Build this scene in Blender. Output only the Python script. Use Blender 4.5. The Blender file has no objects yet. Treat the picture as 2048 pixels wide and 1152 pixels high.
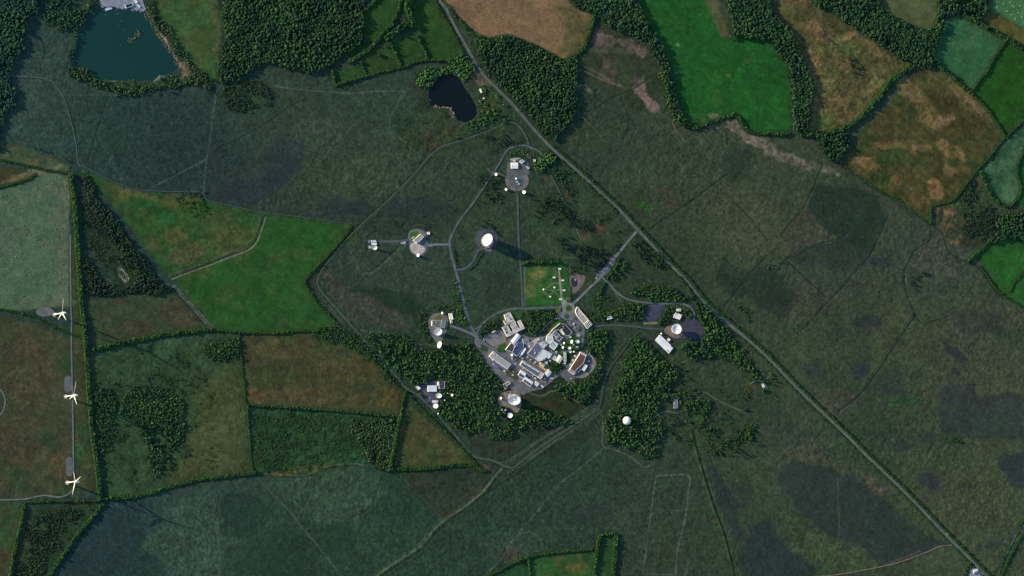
import bpy, math, random
import numpy as np
from mathutils import Vector, Matrix
from mathutils.geometry import tessellate_polygon

random.seed(7)
RNG = np.random.default_rng(7)
C = bpy.context.scene.collection
SC = bpy.context.scene

# ------------------------------------------------------------------ camera
# An oblique aerial view: 20 km away, leaning about 23 degrees from the vertical.
G = 1.25                                  # metres on the ground per photo pixel
DIST = 20000.0
TH, AL = math.radians(23.2), math.radians(11.4)
F = np.array([math.sin(TH) * math.cos(AL), math.sin(TH) * math.sin(AL), -math.cos(TH)])
R_ = np.cross(F, [0, 1, 0]); R_ /= np.linalg.norm(R_)
U_ = np.cross(R_, F)
CAM = -F * DIST
cam = bpy.data.objects.new('camera', bpy.data.cameras.new('camera'))
C.objects.link(cam)
cam.matrix_world = Matrix(((R_[0], U_[0], -F[0], CAM[0]), (R_[1], U_[1], -F[1], CAM[1]),
                           (R_[2], U_[2], -F[2], CAM[2]), (0, 0, 0, 1)))
cam.data.sensor_width = 36.0
cam.data.lens = 36.0 * DIST / (2048 * G)
cam.data.clip_start = 500.0
cam.data.clip_end = 90000.0
SC.camera = cam


def atv(P, z=0.0):
    """ground points (n,3) seen at photo pixels P (n,2), at height z"""
    P = np.asarray(P, float)
    d = F[None] + R_[None] * ((P[:, :1] - 1024) * G / DIST) - U_[None] * ((P[:, 1:2] - 576) * G / DIST)
    t = (z - CAM[2]) / d[:, 2]
    return CAM[None] + d * t[:, None]


def at(px, py, z=0.0):
    return Vector(atv([(px, py)], z)[0])


# ------------------------------------------------------------------ light
_b, _s = at(134.7, 965.3), at(325, 1039)
SHD = (_s - _b); SHLEN = SHD.length; SHD.normalize()
HUB_H = 62.5
SUN_EL = math.atan(HUB_H / SHLEN)
SUN_TO = Vector((-SHD.x * math.cos(SUN_EL), -SHD.y * math.cos(SUN_EL), math.sin(SUN_EL)))
sun = bpy.data.objects.new('sun', bpy.data.lights.new('sun', 'SUN'))
C.objects.link(sun)
sun.data.energy = 4.1
sun.data.angle = math.radians(0.5)
sun.data.color = (1.0, 0.82, 0.55)
sun.rotation_euler = SUN_TO.to_track_quat('Z', 'Y').to_euler()

world = bpy.data.worlds.new('World'); SC.world = world; world.use_nodes = True
nt = world.node_tree; nt.nodes.clear()
sky = nt.nodes.new('ShaderNodeTexSky'); sky.sky_type = 'NISHITA'; sky.sun_disc = False
sky.sun_elevation = SUN_EL
sky.sun_rotation = math.atan2(SUN_TO.x, SUN_TO.y)
sky.air_density = 1.0; sky.dust_density = 0.1; sky.ozone_density = 2.5
bg = nt.nodes.new('ShaderNodeBackground'); bg.inputs[1].default_value = 0.12
wo = nt.nodes.new('ShaderNodeOutputWorld')
nt.links.new(sky.outputs[0], bg.inputs[0]); nt.links.new(bg.outputs[0], wo.inputs[0])

SC.view_settings.view_transform = 'Standard'
SC.view_settings.look = 'None'
SC.view_settings.exposure = 1.0
SC.view_settings.gamma = 1.0
SC.view_settings.use_curve_mapping = False
SC.cycles.max_bounces = 4
SC.cycles.diffuse_bounces = 2
SC.cycles.glossy_bounces = 2
SC.cycles.filter_width = 1.5

# ------------------------------------------------------------------ colour and materials
EG = np.array([0.85, 0.89, 0.97])      # what a level white surface shows in this light


def lin(c):
    c = np.asarray(c, float) / 255.0
    return np.where(c <= 0.04045, c / 12.92, ((c + 0.055) / 1.055) ** 2.4)


def alb(c):
    """reflectance of a level, open surface that looks like sRGB c in this light"""
    return np.clip(lin(c) / EG, 0.004, 0.85)


MATS = {}


def mat(name, col=None, attr=None, rough=0.85, spec=0.2, nscale=0.3, namp=0.18, rib=None, metal=0.0, n2=None):
    if name in MATS:
        return MATS[name]
    m = bpy.data.materials.new(name); m.use_nodes = True
    t = m.node_tree; N = t.nodes; L = t.links
    p = N['Principled BSDF']
    p.inputs['Roughness'].default_value = rough
    p.inputs['Specular IOR Level'].default_value = spec
    p.inputs['Metallic'].default_value = metal
    tc = N.new('ShaderNodeTexCoord')
    nz = N.new('ShaderNodeTexNoise'); nz.inputs['Scale'].default_value = nscale
    nz.inputs['Detail'].default_value = 4.0
    L.new(tc.outputs['Object'], nz.inputs['Vector'])
    mr = N.new('ShaderNodeMapRange')
    mr.inputs['From Min'].default_value = 0.25; mr.inputs['From Max'].default_value = 0.75
    mr.inputs['To Min'].default_value = 1 - namp; mr.inputs['To Max'].default_value = 1 + namp
    L.new(nz.outputs['Fac'], mr.inputs['Value'])
    fac = mr.outputs[0]
    if n2:
        nb = N.new('ShaderNodeTexNoise'); nb.inputs['Scale'].default_value = n2[0]
        nb.inputs['Detail'].default_value = 3.0
        L.new(tc.outputs['Object'], nb.inputs['Vector'])
        m2 = N.new('ShaderNodeMapRange')
        m2.inputs['From Min'].default_value = 0.3; m2.inputs['From Max'].default_value = 0.7
        m2.inputs['To Min'].default_value = 1 - n2[1]; m2.inputs['To Max'].default_value = 1 + n2[1]
        L.new(nb.outputs['Fac'], m2.inputs['Value'])
        mu = N.new('ShaderNodeMath'); mu.operation = 'MULTIPLY'
        L.new(fac, mu.inputs[0]); L.new(m2.outputs[0], mu.inputs[1]); fac = mu.outputs[0]
    if rib:
        w = N.new('ShaderNodeTexWave'); w.inputs['Scale'].default_value = rib[0]
        w.bands_direction = rib[2]
        w.inputs['Distortion'].default_value = 0.4
        L.new(tc.outputs['Object'], w.inputs['Vector'])
        m3 = N.new('ShaderNodeMapRange')
        m3.inputs['To Min'].default_value = 1 - rib[1]; m3.inputs['To Max'].default_value = 1 + rib[1]
        L.new(w.outputs['Fac'], m3.inputs['Value'])
        mu = N.new('ShaderNodeMath'); mu.operation = 'MULTIPLY'
        L.new(fac, mu.inputs[0]); L.new(m3.outputs[0], mu.inputs[1]); fac = mu.outputs[0]
    vm = N.new('ShaderNodeVectorMath'); vm.operation = 'SCALE'
    if attr:
        a = N.new('ShaderNodeAttribute'); a.attribute_name = attr
        L.new(a.outputs['Color'], vm.inputs[0])
    else:
        rgb = N.new('ShaderNodeRGB'); rgb.outputs[0].default_value = (*[float(x) for x in col], 1)
        L.new(rgb.outputs[0], vm.inputs[0])
    L.new(fac, vm.inputs['Scale'])
    L.new(vm.outputs[0], p.inputs['Base Color'])
    MATS[name] = m
    return m


def cmat(c, kind='paint'):
    """material from the look of a level surface, sRGB c"""
    key = '%s_%d_%d_%d' % (kind, *[int(x) for x in c])
    a = alb(c)
    if kind == 'asphalt':
        return mat(key, a, nscale=0.5, namp=0.24, n2=(0.07, 0.26), rough=0.9, spec=0.15)
    if kind == 'roof':
        return mat(key, a, nscale=0.6, namp=0.16, n2=(0.14, 0.20), rough=0.7, spec=0.25)
    if kind == 'ribroof':
        return mat(key, a, nscale=0.5, namp=0.08, n2=(0.12, 0.10), rib=(0.55, 0.10, 'X'), rough=0.55, spec=0.3)
    if kind == 'wall':
        return mat(key, a, nscale=0.7, namp=0.10, rough=0.85)
    return mat(key, a, nscale=0.8, namp=0.07, rough=0.55, spec=0.35)


M_GROUND = mat('vegetated_ground', attr='cover', nscale=0.30, namp=0.24, n2=(0.09, 0.10), rough=0.95, spec=0.05)
M_LEAF = mat('foliage', attr='tint', nscale=0.9, namp=0.30, rough=0.9, spec=0.06)
_t = M_LEAF.node_tree                         # leaves let some light through
_tr = _t.nodes.new('ShaderNodeBsdfTranslucent'); _mx = _t.nodes.new('ShaderNodeMixShader'); _mx.inputs[0].default_value = 0.25
_src = _t.nodes['Principled BSDF'].inputs['Base Color'].links[0].from_socket
_t.links.new(_src, _tr.inputs['Color']); _t.links.new(_t.nodes['Principled BSDF'].outputs[0], _mx.inputs[1]); _t.links.new(_tr.outputs[0], _mx.inputs[2])
_t.links.new(_mx.outputs[0], _t.nodes['Material Output'].inputs['Surface'])
M_BARK = mat('bark', (0.07, 0.055, 0.04), nscale=2.0, namp=0.3)
M_WHITE = mat('white_paint', (0.80, 0.80, 0.78), nscale=0.5, namp=0.04, rough=0.45, spec=0.35)
M_BLADE = mat('pale_gelcoat', (0.72, 0.72, 0.68), nscale=0.3, namp=0.04, rough=0.35, spec=0.4)
M_STEEL = mat('galvanised_steel', (0.48, 0.48, 0.46), nscale=1.0, namp=0.12, rough=0.5, spec=0.4)
M_CONC = mat('concrete', (0.36, 0.34, 0.31), nscale=0.4, namp=0.15, n2=(0.08, 0.15))
M_DARK = mat('dark_rubber', (0.02, 0.02, 0.022), nscale=2.0)
M_GLASS = mat('dark_glass', (0.03, 0.035, 0.045), nscale=1.0, namp=0.05, rough=0.1, spec=0.6)
M_PANEL = mat('dark_panel', (0.035, 0.04, 0.06), nscale=0.8, namp=0.15, rib=(0.7, 0.2, 'X'), rough=0.3, spec=0.5)


# ------------------------------------------------------------------ object helpers
def mesh_np(name, V, Fc, m=None, col=None, attr='tint', smooth=False):
    """mesh from numpy: V (n,3), Fc (k,3) or (k,4)"""
    V = np.asarray(V, np.float32); Fc = np.asarray(Fc, np.int32)
    me = bpy.data.meshes.new(name)
    k, w = Fc.shape
    me.vertices.add(len(V)); me.vertices.foreach_set('co', V.ravel())
    me.loops.add(k * w); me.loops.foreach_set('vertex_index', Fc.ravel())
    me.polygons.add(k)
    me.polygons.foreach_set('loop_start', np.arange(0, k * w, w, dtype=np.int32))
    if smooth:
        me.polygons.foreach_set('use_smooth', np.ones(k, bool))
    if col is not None:
        a = me.color_attributes.new(attr, 'FLOAT_COLOR', 'POINT')
        cc = np.ones((len(V), 4), np.float32); cc[:, :3] = col
        a.data.foreach_set('color', cc.ravel())
    me.update(calc_edges=True)
    if m:
        me.materials.append(m)
    return me


class MB:
    """collects verts and faces; build() links ONE mesh object"""
    def __init__(self):
        self.v, self.f, self.smooth = [], [], False

    def add(self, vs, fs):
        o = len(self.v)
        self.v += [tuple(v) for v in vs]; self.f += [tuple(i + o for i in f) for f in fs]
        return self

    def box(self, c, s, rz=0.0):
        x, y, z = s[0] / 2, s[1] / 2, s[2] / 2
        ca, sa = math.cos(rz), math.sin(rz)
        vs = []
        for dz in (-z, z):
            for dx, dy in ((-x, -y), (x, -y), (x, y), (-x, y)):
                vs.append((c[0] + dx * ca - dy * sa, c[1] + dx * sa + dy * ca, c[2] + dz))
        return self.add(vs, [(3, 2, 1, 0), (4, 5, 6, 7), (0, 1, 5, 4), (1, 2, 6, 5), (2, 3, 7, 6), (3, 0, 4, 7)])

    def prism(self, pts, z0, z1):
        n = len(pts)
        vs = [(p[0], p[1], z0) for p in pts] + [(p[0], p[1], z1) for p in pts]
        fs = [(i, (i + 1) % n, n + (i + 1) % n, n + i) for i in range(n)]
        tri = tessellate_polygon([[Vector((p[0], p[1], 0)) for p in pts]])
        for a, b, c in tri:
            pa, pb, pc = [pts[i] for i in (a, b, c)]
            if (pb[0] - pa[0]) * (pc[1] - pa[1]) - (pb[1] - pa[1]) * (pc[0] - pa[0]) < 0:
                a, b, c = a, c, b
            fs += [(n + a, n + b, n + c), (c, b, a)]
        return self.add(vs, fs)

    def tube(self, p0, p1, r0, r1=None, n=8):
        p0, p1 = Vector(p0), Vector(p1); r1 = r0 if r1 is None else r1
        d = (p1 - p0).normalized()
        a = d.orthogonal().normalized(); b = d.cross(a)
        vs = []
        for p, r in ((p0, r0), (p1, r1)):
            for i in range(n):
                t = 2 * math.pi * i / n
                vs.append(p + a * (r * math.cos(t)) + b * (r * math.sin(t)))
        fs = [(i, (i + 1) % n, n + (i + 1) % n, n + i) for i in range(n)]
        fs += [tuple(range(n - 1, -1, -1)), tuple(range(n, 2 * n))]
        return self.add(vs, fs)

    def lathe(self, prof, n=32, M=None, close=False):
        """prof: list of (r, z)"""
        vs, fs = [], []
        for r, z in prof:
            for i in range(n):
                t = 2 * math.pi * i / n
                v = Vector((r * math.cos(t), r * math.sin(t), z))
                vs.append(M @ v if M else v)
        k = len(prof)
        for j in range(k - 1 if not close else k):
            for i in range(n):
                a, b = j * n + i, j * n + (i + 1) % n
                c, d = ((j + 1) % k) * n + (i + 1) % n, ((j + 1) % k) * n + i
                fs.append((a, b, c, d))
        return self.add(vs, fs)

    def build(self, name, m, parent=None, smooth=False):
        me = bpy.data.meshes.new(name)
        me.from_pydata(self.v, [], self.f)
        if smooth or self.smooth:
            for p in me.polygons:
                p.use_smooth = True
        me.update()
        me.materials.append(m)
        o = bpy.data.objects.new(name, me); C.objects.link(o)
        if parent:
            o.parent = parent
        return o


def tag(o, label=None, cat=None, group=None, kind=None):
    if label: o['label'] = label
    if cat: o['category'] = cat
    if group: o['group'] = group
    if kind: o['kind'] = kind
    return o


def empty(name, loc, rz=0.0, label=None, cat=None, group=None):
    o = bpy.data.objects.new(name, None); C.objects.link(o)
    o.empty_display_size = 2.0
    o.location = loc; o.rotation_euler = (0, 0, rz)
    return tag(o, label, cat, group)


def link(name, me, parent=None):
    o = bpy.data.objects.new(name, me); C.objects.link(o)
    if parent: o.parent = parent
    return o


def smooth_line(pts, step=3.0):
    """Catmull-Rom through pts, resampled about every `step` px"""
    P = np.asarray(pts, float)
    if len(P) == 2:
        n = max(2, int(np.linalg.norm(P[1] - P[0]) / step) + 1)
        return P[0] + (P[1] - P[0]) * np.linspace(0, 1, n)[:, None]
    Q = np.vstack([2 * P[0] - P[1], P, 2 * P[-1] - P[-2]])
    out = []
    for i in range(1, len(Q) - 2):
        a, b, c, d = Q[i - 1:i + 3]
        n = max(2, int(np.linalg.norm(c - b) / step) + 1)
        t = np.linspace(0, 1, n, endpoint=False)[:, None]
        out.append(0.5 * (2 * b + (c - a) * t + (2 * a - 5 * b + 4 * c - d) * t ** 2 + (3 * b - a - 3 * c + d) * t ** 3))
    out.append(P[-1:])
    return np.vstack(out)


def normals2(L):
    T = np.gradient(L, axis=0); T /= np.linalg.norm(T, axis=1)[:, None] + 1e-9
    return np.stack([-T[:, 1], T[:, 0]], 1)


def offset_line(pts, d):
    L = smooth_line(pts, 6.0)
    return L + normals2(L) * d


def ring(cx, cy, rx, ry=None, n=28, rot=0.0):
    ry = ry or rx
    t = np.linspace(0, 2 * math.pi, n, endpoint=False)
    x, y = rx * np.cos(t), ry * np.sin(t)
    c, s = math.cos(rot), math.sin(rot)
    return [(cx + a * c - b * s, cy + a * s + b * c) for a, b in zip(x, y)]
# ------------------------------------------------------------------ plan of the place (photo pixels)
ROADS = [  # name, points, width px, colour, label-free structure
 ('main_road', [(872,-20),(879,2),(892,17),(912,57),(934,95),(952,127),(969,152),(997,180),(1024,207),(1058,247),(1101,294),(1149,337),(1201,385),(1239,420),(1276,460),(1304,490),(1336,525),(1374,563),(1406,603),(1436,630),(1486,671),(1536,716),(1606,788),(1686,864),(1736,914),(1811,986),(1893,1071),(1948,1126),(1990,1170)], 5.5, (86,94,93)),
 ('site_road', [(1273,463),(1250,490),(1235,509),(1216,534),(1204,551),(1194,562),(1178,577),(1165,590),(1152,603),(1143,611)], 5.2, (100, 107, 112)),
 ('site_road', [(1132,614),(1100,615),(1060,617),(1040,617),(1020,618.5),(1000,624),(985,632),(970,643),(960,655),(955,664),(953,675)], 4.3, (82, 92, 100)),
 ('service_road', [(1035,388),(1036,430),(1037,470),(1040,520),(1043,560),(1045,600),(1047,617)], 3.8, (73, 82, 85)),
 ('service_road', [(860,489),(880,489),(899,489)], 4.0, (106, 112, 122)),
 ('site_road', [(904,468),(899,485),(903,510),(911,540),(918,565),(925,595),(932,622),(940,648),(948,664),(956,675)], 5.3, (82, 92, 106)),  # shade of the hedge alongside is mixed into this dark bluish colour
 ('service_road', [(904,470),(920,440),(945,408),(965,378),(985,348),(1000,325),(1008,310),(1016,299),(1030,293),(1048,291),(1066,297),(1080,305),(1087,314)], 3.3, (82, 94, 97)),
 ('service_road', [(914,540),(930,537),(945,525),(951,512),(957,501),(966,497)], 4.6, (75, 86, 100)),
 ('service_road', [(899,651),(915,656),(930,662),(945,669),(957,678),(975,691),(1000,708),(1022,725),(1040,738),(1050,750)], 4.3, (97, 103, 114)),
 ('site_road', [(1148,623),(1156,636),(1163,650),(1167,662),(1166,678),(1162,694)], 5.2, (93, 101, 110)),
 ('service_road', [(1165,658),(1190,653),(1230,650.5),(1270,653.5),(1300,657),(1328,659)], 3.3, (70, 80, 89)),
 ('service_road', [(1203,553),(1220,570),(1240,590),(1260,600),(1290,605),(1330,607),(1360,607),(1378,613),(1388,626),(1388,640)], 3.8, (88, 97, 100)),
 ('service_road', [(944,659),(955,656),(962,650)], 3.0, (82, 92, 100)),
 ('wind_farm_track', [(141,470),(141,540),(142,620),(143,640),(143,700),(145,800),(146,860),(147,940),(149,962),(147,976),(139,987),(120,994),(100,992),(85,991),(60,996),(40,999),(-40,1000)], 2.8, (98,106,104)),
 ('wind_farm_track', [(-6,776),(2,781),(8,792),(10,805),(7,820),(0,830),(-10,838)], 2.6, (100,108,106)),
 ('perimeter_track', [(1058,289),(1053,274),(1040,254),(1024,244),(1003,249),(985,258),(960,268),(912,284),(882,294),(857,314),(832,344),(797,380),(762,413),(722,450),(692,480),(664,513),(644,540),(634,562),(640,580),(662,606),(702,652),(745,700),(785,745),(812,777),(832,788),(858,812),(872,827),(905,865),(927,892),(950,914),(985,922),(1022,936),(1045,922),(1080,895),(1150,850),(1200,816)], 2.2, (72,88,80)),
 ('perimeter_track', [(1199,817),(1205,790),(1211,760),(1222,735),(1250,697),(1274,667),(1283,664),(1300,678),(1316,696)], 2.6, (54,70,64)),
 ('grass_track', [(1089,318),(1099,345),(1120,386),(1140,430),(1163,480)], 2.2, (74,92,76)),
 ('wood_track', [(1300,840),(1316,830),(1330,823),(1352,826)], 2.4, (80,96,80)),
 ('wood_track', [(1366,800),(1376,796),(1400,794),(1412,786),(1430,797),(1455,810),(1484,822)], 2.2, (78,92,80)),
 ('wood_track', [(1500,768),(1512,762),(1528,760),(1545,748)], 2.4, (92,102,96)),
 ('moor_track', [(1905,1090),(1880,1093),(1850,1106),(1800,1124),(1760,1134),(1690,1147),(1630,1154)], 2.2, (108,100,88)),
 ('moor_track', [(2060,1040),(2035,1065),(2020,1095),(2005,1125),(1993,1160)], 2.4, (92,100,104)),
 ('moor_track', [(20,152),(60,154),(88,157),(104,164),(117,180),(126,192),(134,216),(145,255),(152,290),(155,320),(161,334)], 1.7, (76,92,90)),
 ('moor_track', [(155,326),(185,342),(220,360),(262,377),(293,381),(340,383),(400,384),(412,398),(424,403),(470,413),(524,425),(600,434),(702,448)], 1.6, (66,78,80)),
]

PADS = [  # name, polygon, colour
 ('car_park', [(966,675),(984,664),(999,659.5),(1006.5,664),(1013.5,680),(1009.5,685),(988.5,694.5),(978,689)], (116,116,118)),
 ('asphalt_yard', [(950,676),(962,684),(985,695),(1012,683),(1020,672),(1036,666),(1062,676),(1090,672),(1097,667),(1104,664),(1136,672),(1146,666),(1158,662),(1169,660),(1168,692),(1150,702),(1127,704),(1129,728),(1138,736),(1150,748),(1140,760),(1118,752),(1105,762),(1085,778),(1060,783),(1045,790),(1036,784),(1024,780),(1004,765),(985,742),(970,722),(960,702),(948,686)], (97,99,103)),
 ('asphalt_yard', [(1128,730),(1140,726),(1150,709),(1160,703),(1172,704),(1182,712),(1187,722),(1186,732),(1181,742),(1172,750),(1162,754),(1148,757),(1140,766),(1128,760),(1130,746)], (84,88,102)),
 ('gravel_path', [(1171,703),(1185,712),(1193,724),(1191,733),(1180,748),(1168,757),(1155,756),(1152,752),(1165,751),(1176,744),(1184,732),(1186,722),(1181,712)], (126,120,112)),
 ('car_park', [(1132.5,642.5),(1139,638.5),(1147.5,636),(1156,641),(1160.5,650),(1158.5,659),(1150,664.5),(1145,661),(1138,652)], (98,102,108)),
 ('car_park', [(1228,507),(1237,513),(1224,534),(1218,544),(1208,553),(1196,556),(1190,551),(1199,542),(1212,530)], (88,92,100)),
 ('gravel_yard', [(1138,548),(1160,547),(1172,552),(1168,566),(1160,578),(1150,588),(1142,584),(1146,576),(1140,570)], (106,96,94)),
 ('dark_tarmac_pad', [(1142,557),(1150,556),(1156,565),(1153.5,574),(1146,575),(1142,566)], (38,46,66)),
 ('ring_pad', ring(1033.8,361,24,21), (104,102,98)),
 ('inner_ring_pad', ring(1033.8,361,15.8,15.6), (82,90,96)),
 ('concrete_yard', [(1018,316.5),(1041,314.8),(1043,318),(1060,326),(1052,333),(1060,344),(1056,352),(1012,350),(1014,334),(1016,322)], (84,88,92)),
 ('concrete_apron', [(1018.6,316.8),(1040.8,315.0),(1036,318.4),(1027,321),(1020,322)], (150,152,148)),
 ('ring_road', ring(834,472,18.5,14.5), (104,104,108)),
 ('grass_plot', ring(829.5,472,10.5,9.5), (62,96,42)),
 ('concrete_yard', [(818,480),(830,478),(848,472),(856,484),(856,494),(853,503),(846,511),(832,512),(822,506),(818,496)], (86,96,112)),
 ('round_concrete_pad', [(820,487),(830,484),(835,487),(840,489),(848,492),(851,497),(848,504),(841,509.5),(834,510),(826,506),(820,498)], (172,164,160)),
 ('access_pad', [(801,484),(807,480.5),(812,483),(811,488),(802,488.5)], (150,158,164)),
 ('concrete_strip', [(752,480.5),(801,480),(818,478),(819,482),(801,484.5),(754,486)], (78,84,88)),
 ('access_pad', [(856,489),(863,487),(868,490),(864,493.5),(857,492.5)], (130,136,144)),
 ('access_pad', [(735.6,480),(741,479.5),(741,485.5),(736,486)], (92,116,150)),
 ('access_pad', [(736,491.5),(743,491),(743.5,497),(737,497.5)], (150,158,166)),
 ('tower_apron', ring(973.6,478.5,22.5,21.5), (66,72,84)),
 ('tower_apron', [(962,497),(972,494),(985,499),(982,504),(976,505),(970,500)], (84,88,98)),
 ('antenna_apron', [(856,640),(862,630),(872,626),(884,625),(894,630),(897,645),(893,664),(886,676),(882,688),(872,686),(864,674),(857,660)], (104,102,102)),
 ('grass_plot', [(868,636),(872,631.5),(884,631),(886,639),(868,640)], (80,88,40)),
 ('antenna_apron', [(837,776),(845,768),(856,763),(876,762),(876,784),(882,792),(874,800),(878,806),(868,808),(862,812),(856,804),(850,796),(842,784)], (76,78,94)),
 ('antenna_apron', [(1008.4,784),(1018,781),(1032,777),(1041,790),(1044,804),(1040,820),(1034,827),(1020,816),(1010,812),(997.5,811),(995,801),(999,790)], (116,108,102)),
 ('dark_tarmac_pad', [(1017,817),(1024,816.5),(1023.5,825),(1016.5,825)], (34,42,74)),
 ('dark_car_park', [(1296.6,607.8),(1331,608.5),(1331,614),(1323,628),(1315,641.5),(1300,642),(1286,646),(1287,636),(1292,622)], (62,66,84)),
 ('gravel_strip', [(1285.5,646),(1300,643),(1316,643.5),(1315,649),(1302,648.5),(1287,649)], (108,108,96)),
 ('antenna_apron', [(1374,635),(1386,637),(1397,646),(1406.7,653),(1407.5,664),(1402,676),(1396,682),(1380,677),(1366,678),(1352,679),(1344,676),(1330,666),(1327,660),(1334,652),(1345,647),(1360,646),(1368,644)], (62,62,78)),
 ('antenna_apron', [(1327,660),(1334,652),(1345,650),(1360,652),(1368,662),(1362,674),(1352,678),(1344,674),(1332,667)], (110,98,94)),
 ('crane_pad', ring(90,623.5,18,9.5), (92,94,98)),
 ('crane_pad', [(128.5,758),(131,752.5),(143.5,751),(143.8,785),(128,786)], (86,92,98)),
 ('crane_pad', [(131.5,922),(133,915),(146,914),(146.5,952),(132.5,953)], (88,94,98)),
 ('lawn_path', [(1116.5,537),(1119.5,540),(1122,562),(1124,580),(1125.5,598),(1133,601.5),(1134.5,606),(1127,612),(1123.5,611),(1121,592),(1118,566)], (134,132,126)),
 ('gravel_yard', [(1521.5,766),(1526,764),(1537,774),(1536,779),(1527,777)], (132,132,134)),
 ('gravel_yard', [(1938,1140),(1950,1136),(1964,1142),(1970,1154),(1940,1156)], (124,130,142)),
 ('quarry_yard', [(196,-14),(282,-14),(288,10),(293,20),(284,22),(270,19),(262,15),(240,18),(228,13),(206,14),(200,6)], (122,128,146)),
]
RB = [(1137.9,616.9)]      # the roundabout

WATER = [
 ('quarry_lake', [(190,14),(206,16),(214,22),(232,14),(252,19),(262,20),(274,21),(290,24),(303,42),(316,64),(330,84),(342,104),(352,122),(358,132),(352,140),(338,146),(326,150),(318,148),(308,160),(296,160),(276,161),(270,154),(262,160),(240,158),(222,160),(200,160),(186,148),(178,136),(160,134),(146,131),(147,116),(152,92),(160,62),(172,40),(182,22)]),
 ('quarry_pond', [(893,148),(912,151),(920,160),(930,178),(943,196),(951,212),(953,228),(944,238),(930,244),(918,240),(908,224),(898,213),(880,214),(864,212),(861,196),(860,180),(870,164),(880,152)]),
]

# ------------------------------------------------------------------ rasters on a grid of photo pixels
STEP = 1.5
XS = np.arange(-90, 2140, STEP); YS = np.arange(-90, 1245, STEP)
NX, NY = len(XS), len(YS)
GX, GY = np.meshgrid(XS, YS)


def vnoise(scale, seed, octaves=4, gain=0.5, ang=0.0, stretch=1.0):
    """smooth value noise in [-1, 1], scale in px"""
    r = np.random.default_rng(seed)
    ca, sa = math.cos(ang), math.sin(ang)
    out = np.zeros_like(GX); amp, tot = 1.0, 0.0
    for o in range(octaves):
        u = (GX * ca + GY * sa) / (scale * stretch) + 500; v = (-GX * sa + GY * ca) / scale + 500
        iu, iv = np.floor(u).astype(int), np.floor(v).astype(int)
        fu, fv = u - iu, v - iv
        fu = fu * fu * (3 - 2 * fu); fv = fv * fv * (3 - 2 * fv)
        T = r.uniform(-1, 1, (512, 512))
        g = lambda a, b: T[a % 512, b % 512]
        out += amp * ((g(iu, iv) * (1 - fu) + g(iu + 1, iv) * fu) * (1 - fv) + (g(iu, iv + 1) * (1 - fu) + g(iu + 1, iv + 1) * fu) * fv)
        tot += amp; amp *= gain; scale = scale / 2.0
    return out / tot * 1.5


N_BIG = vnoise(160, 1); N_MID = vnoise(40, 2); N_SML = vnoise(11, 3, 3); N_FINE = vnoise(4.5, 4, 2)
WX, WY = vnoise(26, 5, 3), vnoise(26, 6, 3)


def bbox(pts, pad):
    P = np.asarray(pts, float)
    x0, y0 = P.min(0) - pad; x1, y1 = P.max(0) + pad
    i0 = max(0, int((x0 - XS[0]) / STEP)); i1 = min(NX, int((x1 - XS[0]) / STEP) + 2)
    j0 = max(0, int((y0 - YS[0]) / STEP)); j1 = min(NY, int((y1 - YS[0]) / STEP) + 2)
    return slice(j0, max(j0, j1)), slice(i0, max(i0, i1))


def inside(pts, X, Y):
    P = np.asarray(pts, float); m = np.zeros(X.shape, bool)
    x0, y0 = P[-1]
    for x1, y1 in P:
        if y0 != y1:
            c = (Y < y0) != (Y < y1)
            m ^= c & (X < (x1 - x0) * (Y - y0) / (y1 - y0) + x0)
        x0, y0 = x1, y1
    return m


def blur(a, r):
    k = int(round(r / STEP))
    if k < 1: return a
    for ax in (0, 1):
        for _ in range(2):
            p = np.pad(a, [(k + 1, k) if i == ax else (0, 0) for i in (0, 1)], mode='edge')
            c = np.cumsum(p, axis=ax)
            n = a.shape[ax]
            hi = np.take(c, range(2 * k + 1, 2 * k + 1 + n), axis=ax); lo = np.take(c, range(0, n), axis=ax)
            a = (hi - lo) / (2 * k + 1)
    return a


def pmask(pts, soft=1.0, warp=0.0):
    s = bbox(pts, soft * 3 + warp * 1.6 + 3)
    m = inside(pts, GX[s] + WX[s] * warp, GY[s] + WY[s] * warp).astype(float)
    return s, blur(m, soft)


def ldist(pts, pad):
    s = bbox(pts, pad)
    X, Y = GX[s], GY[s]; d = np.full(X.shape, 1e9)
    P = np.asarray(pts, float)
    for (ax, ay), (bx, by) in zip(P[:-1], P[1:]):
        ex, ey = bx - ax, by - ay
        t = np.clip(((X - ax) * ex + (Y - ay) * ey) / (ex * ex + ey * ey + 1e-9), 0, 1)
        d = np.minimum(d, np.hypot(X - ax - t * ex, Y - ay - t * ey))
    return s, d


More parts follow.
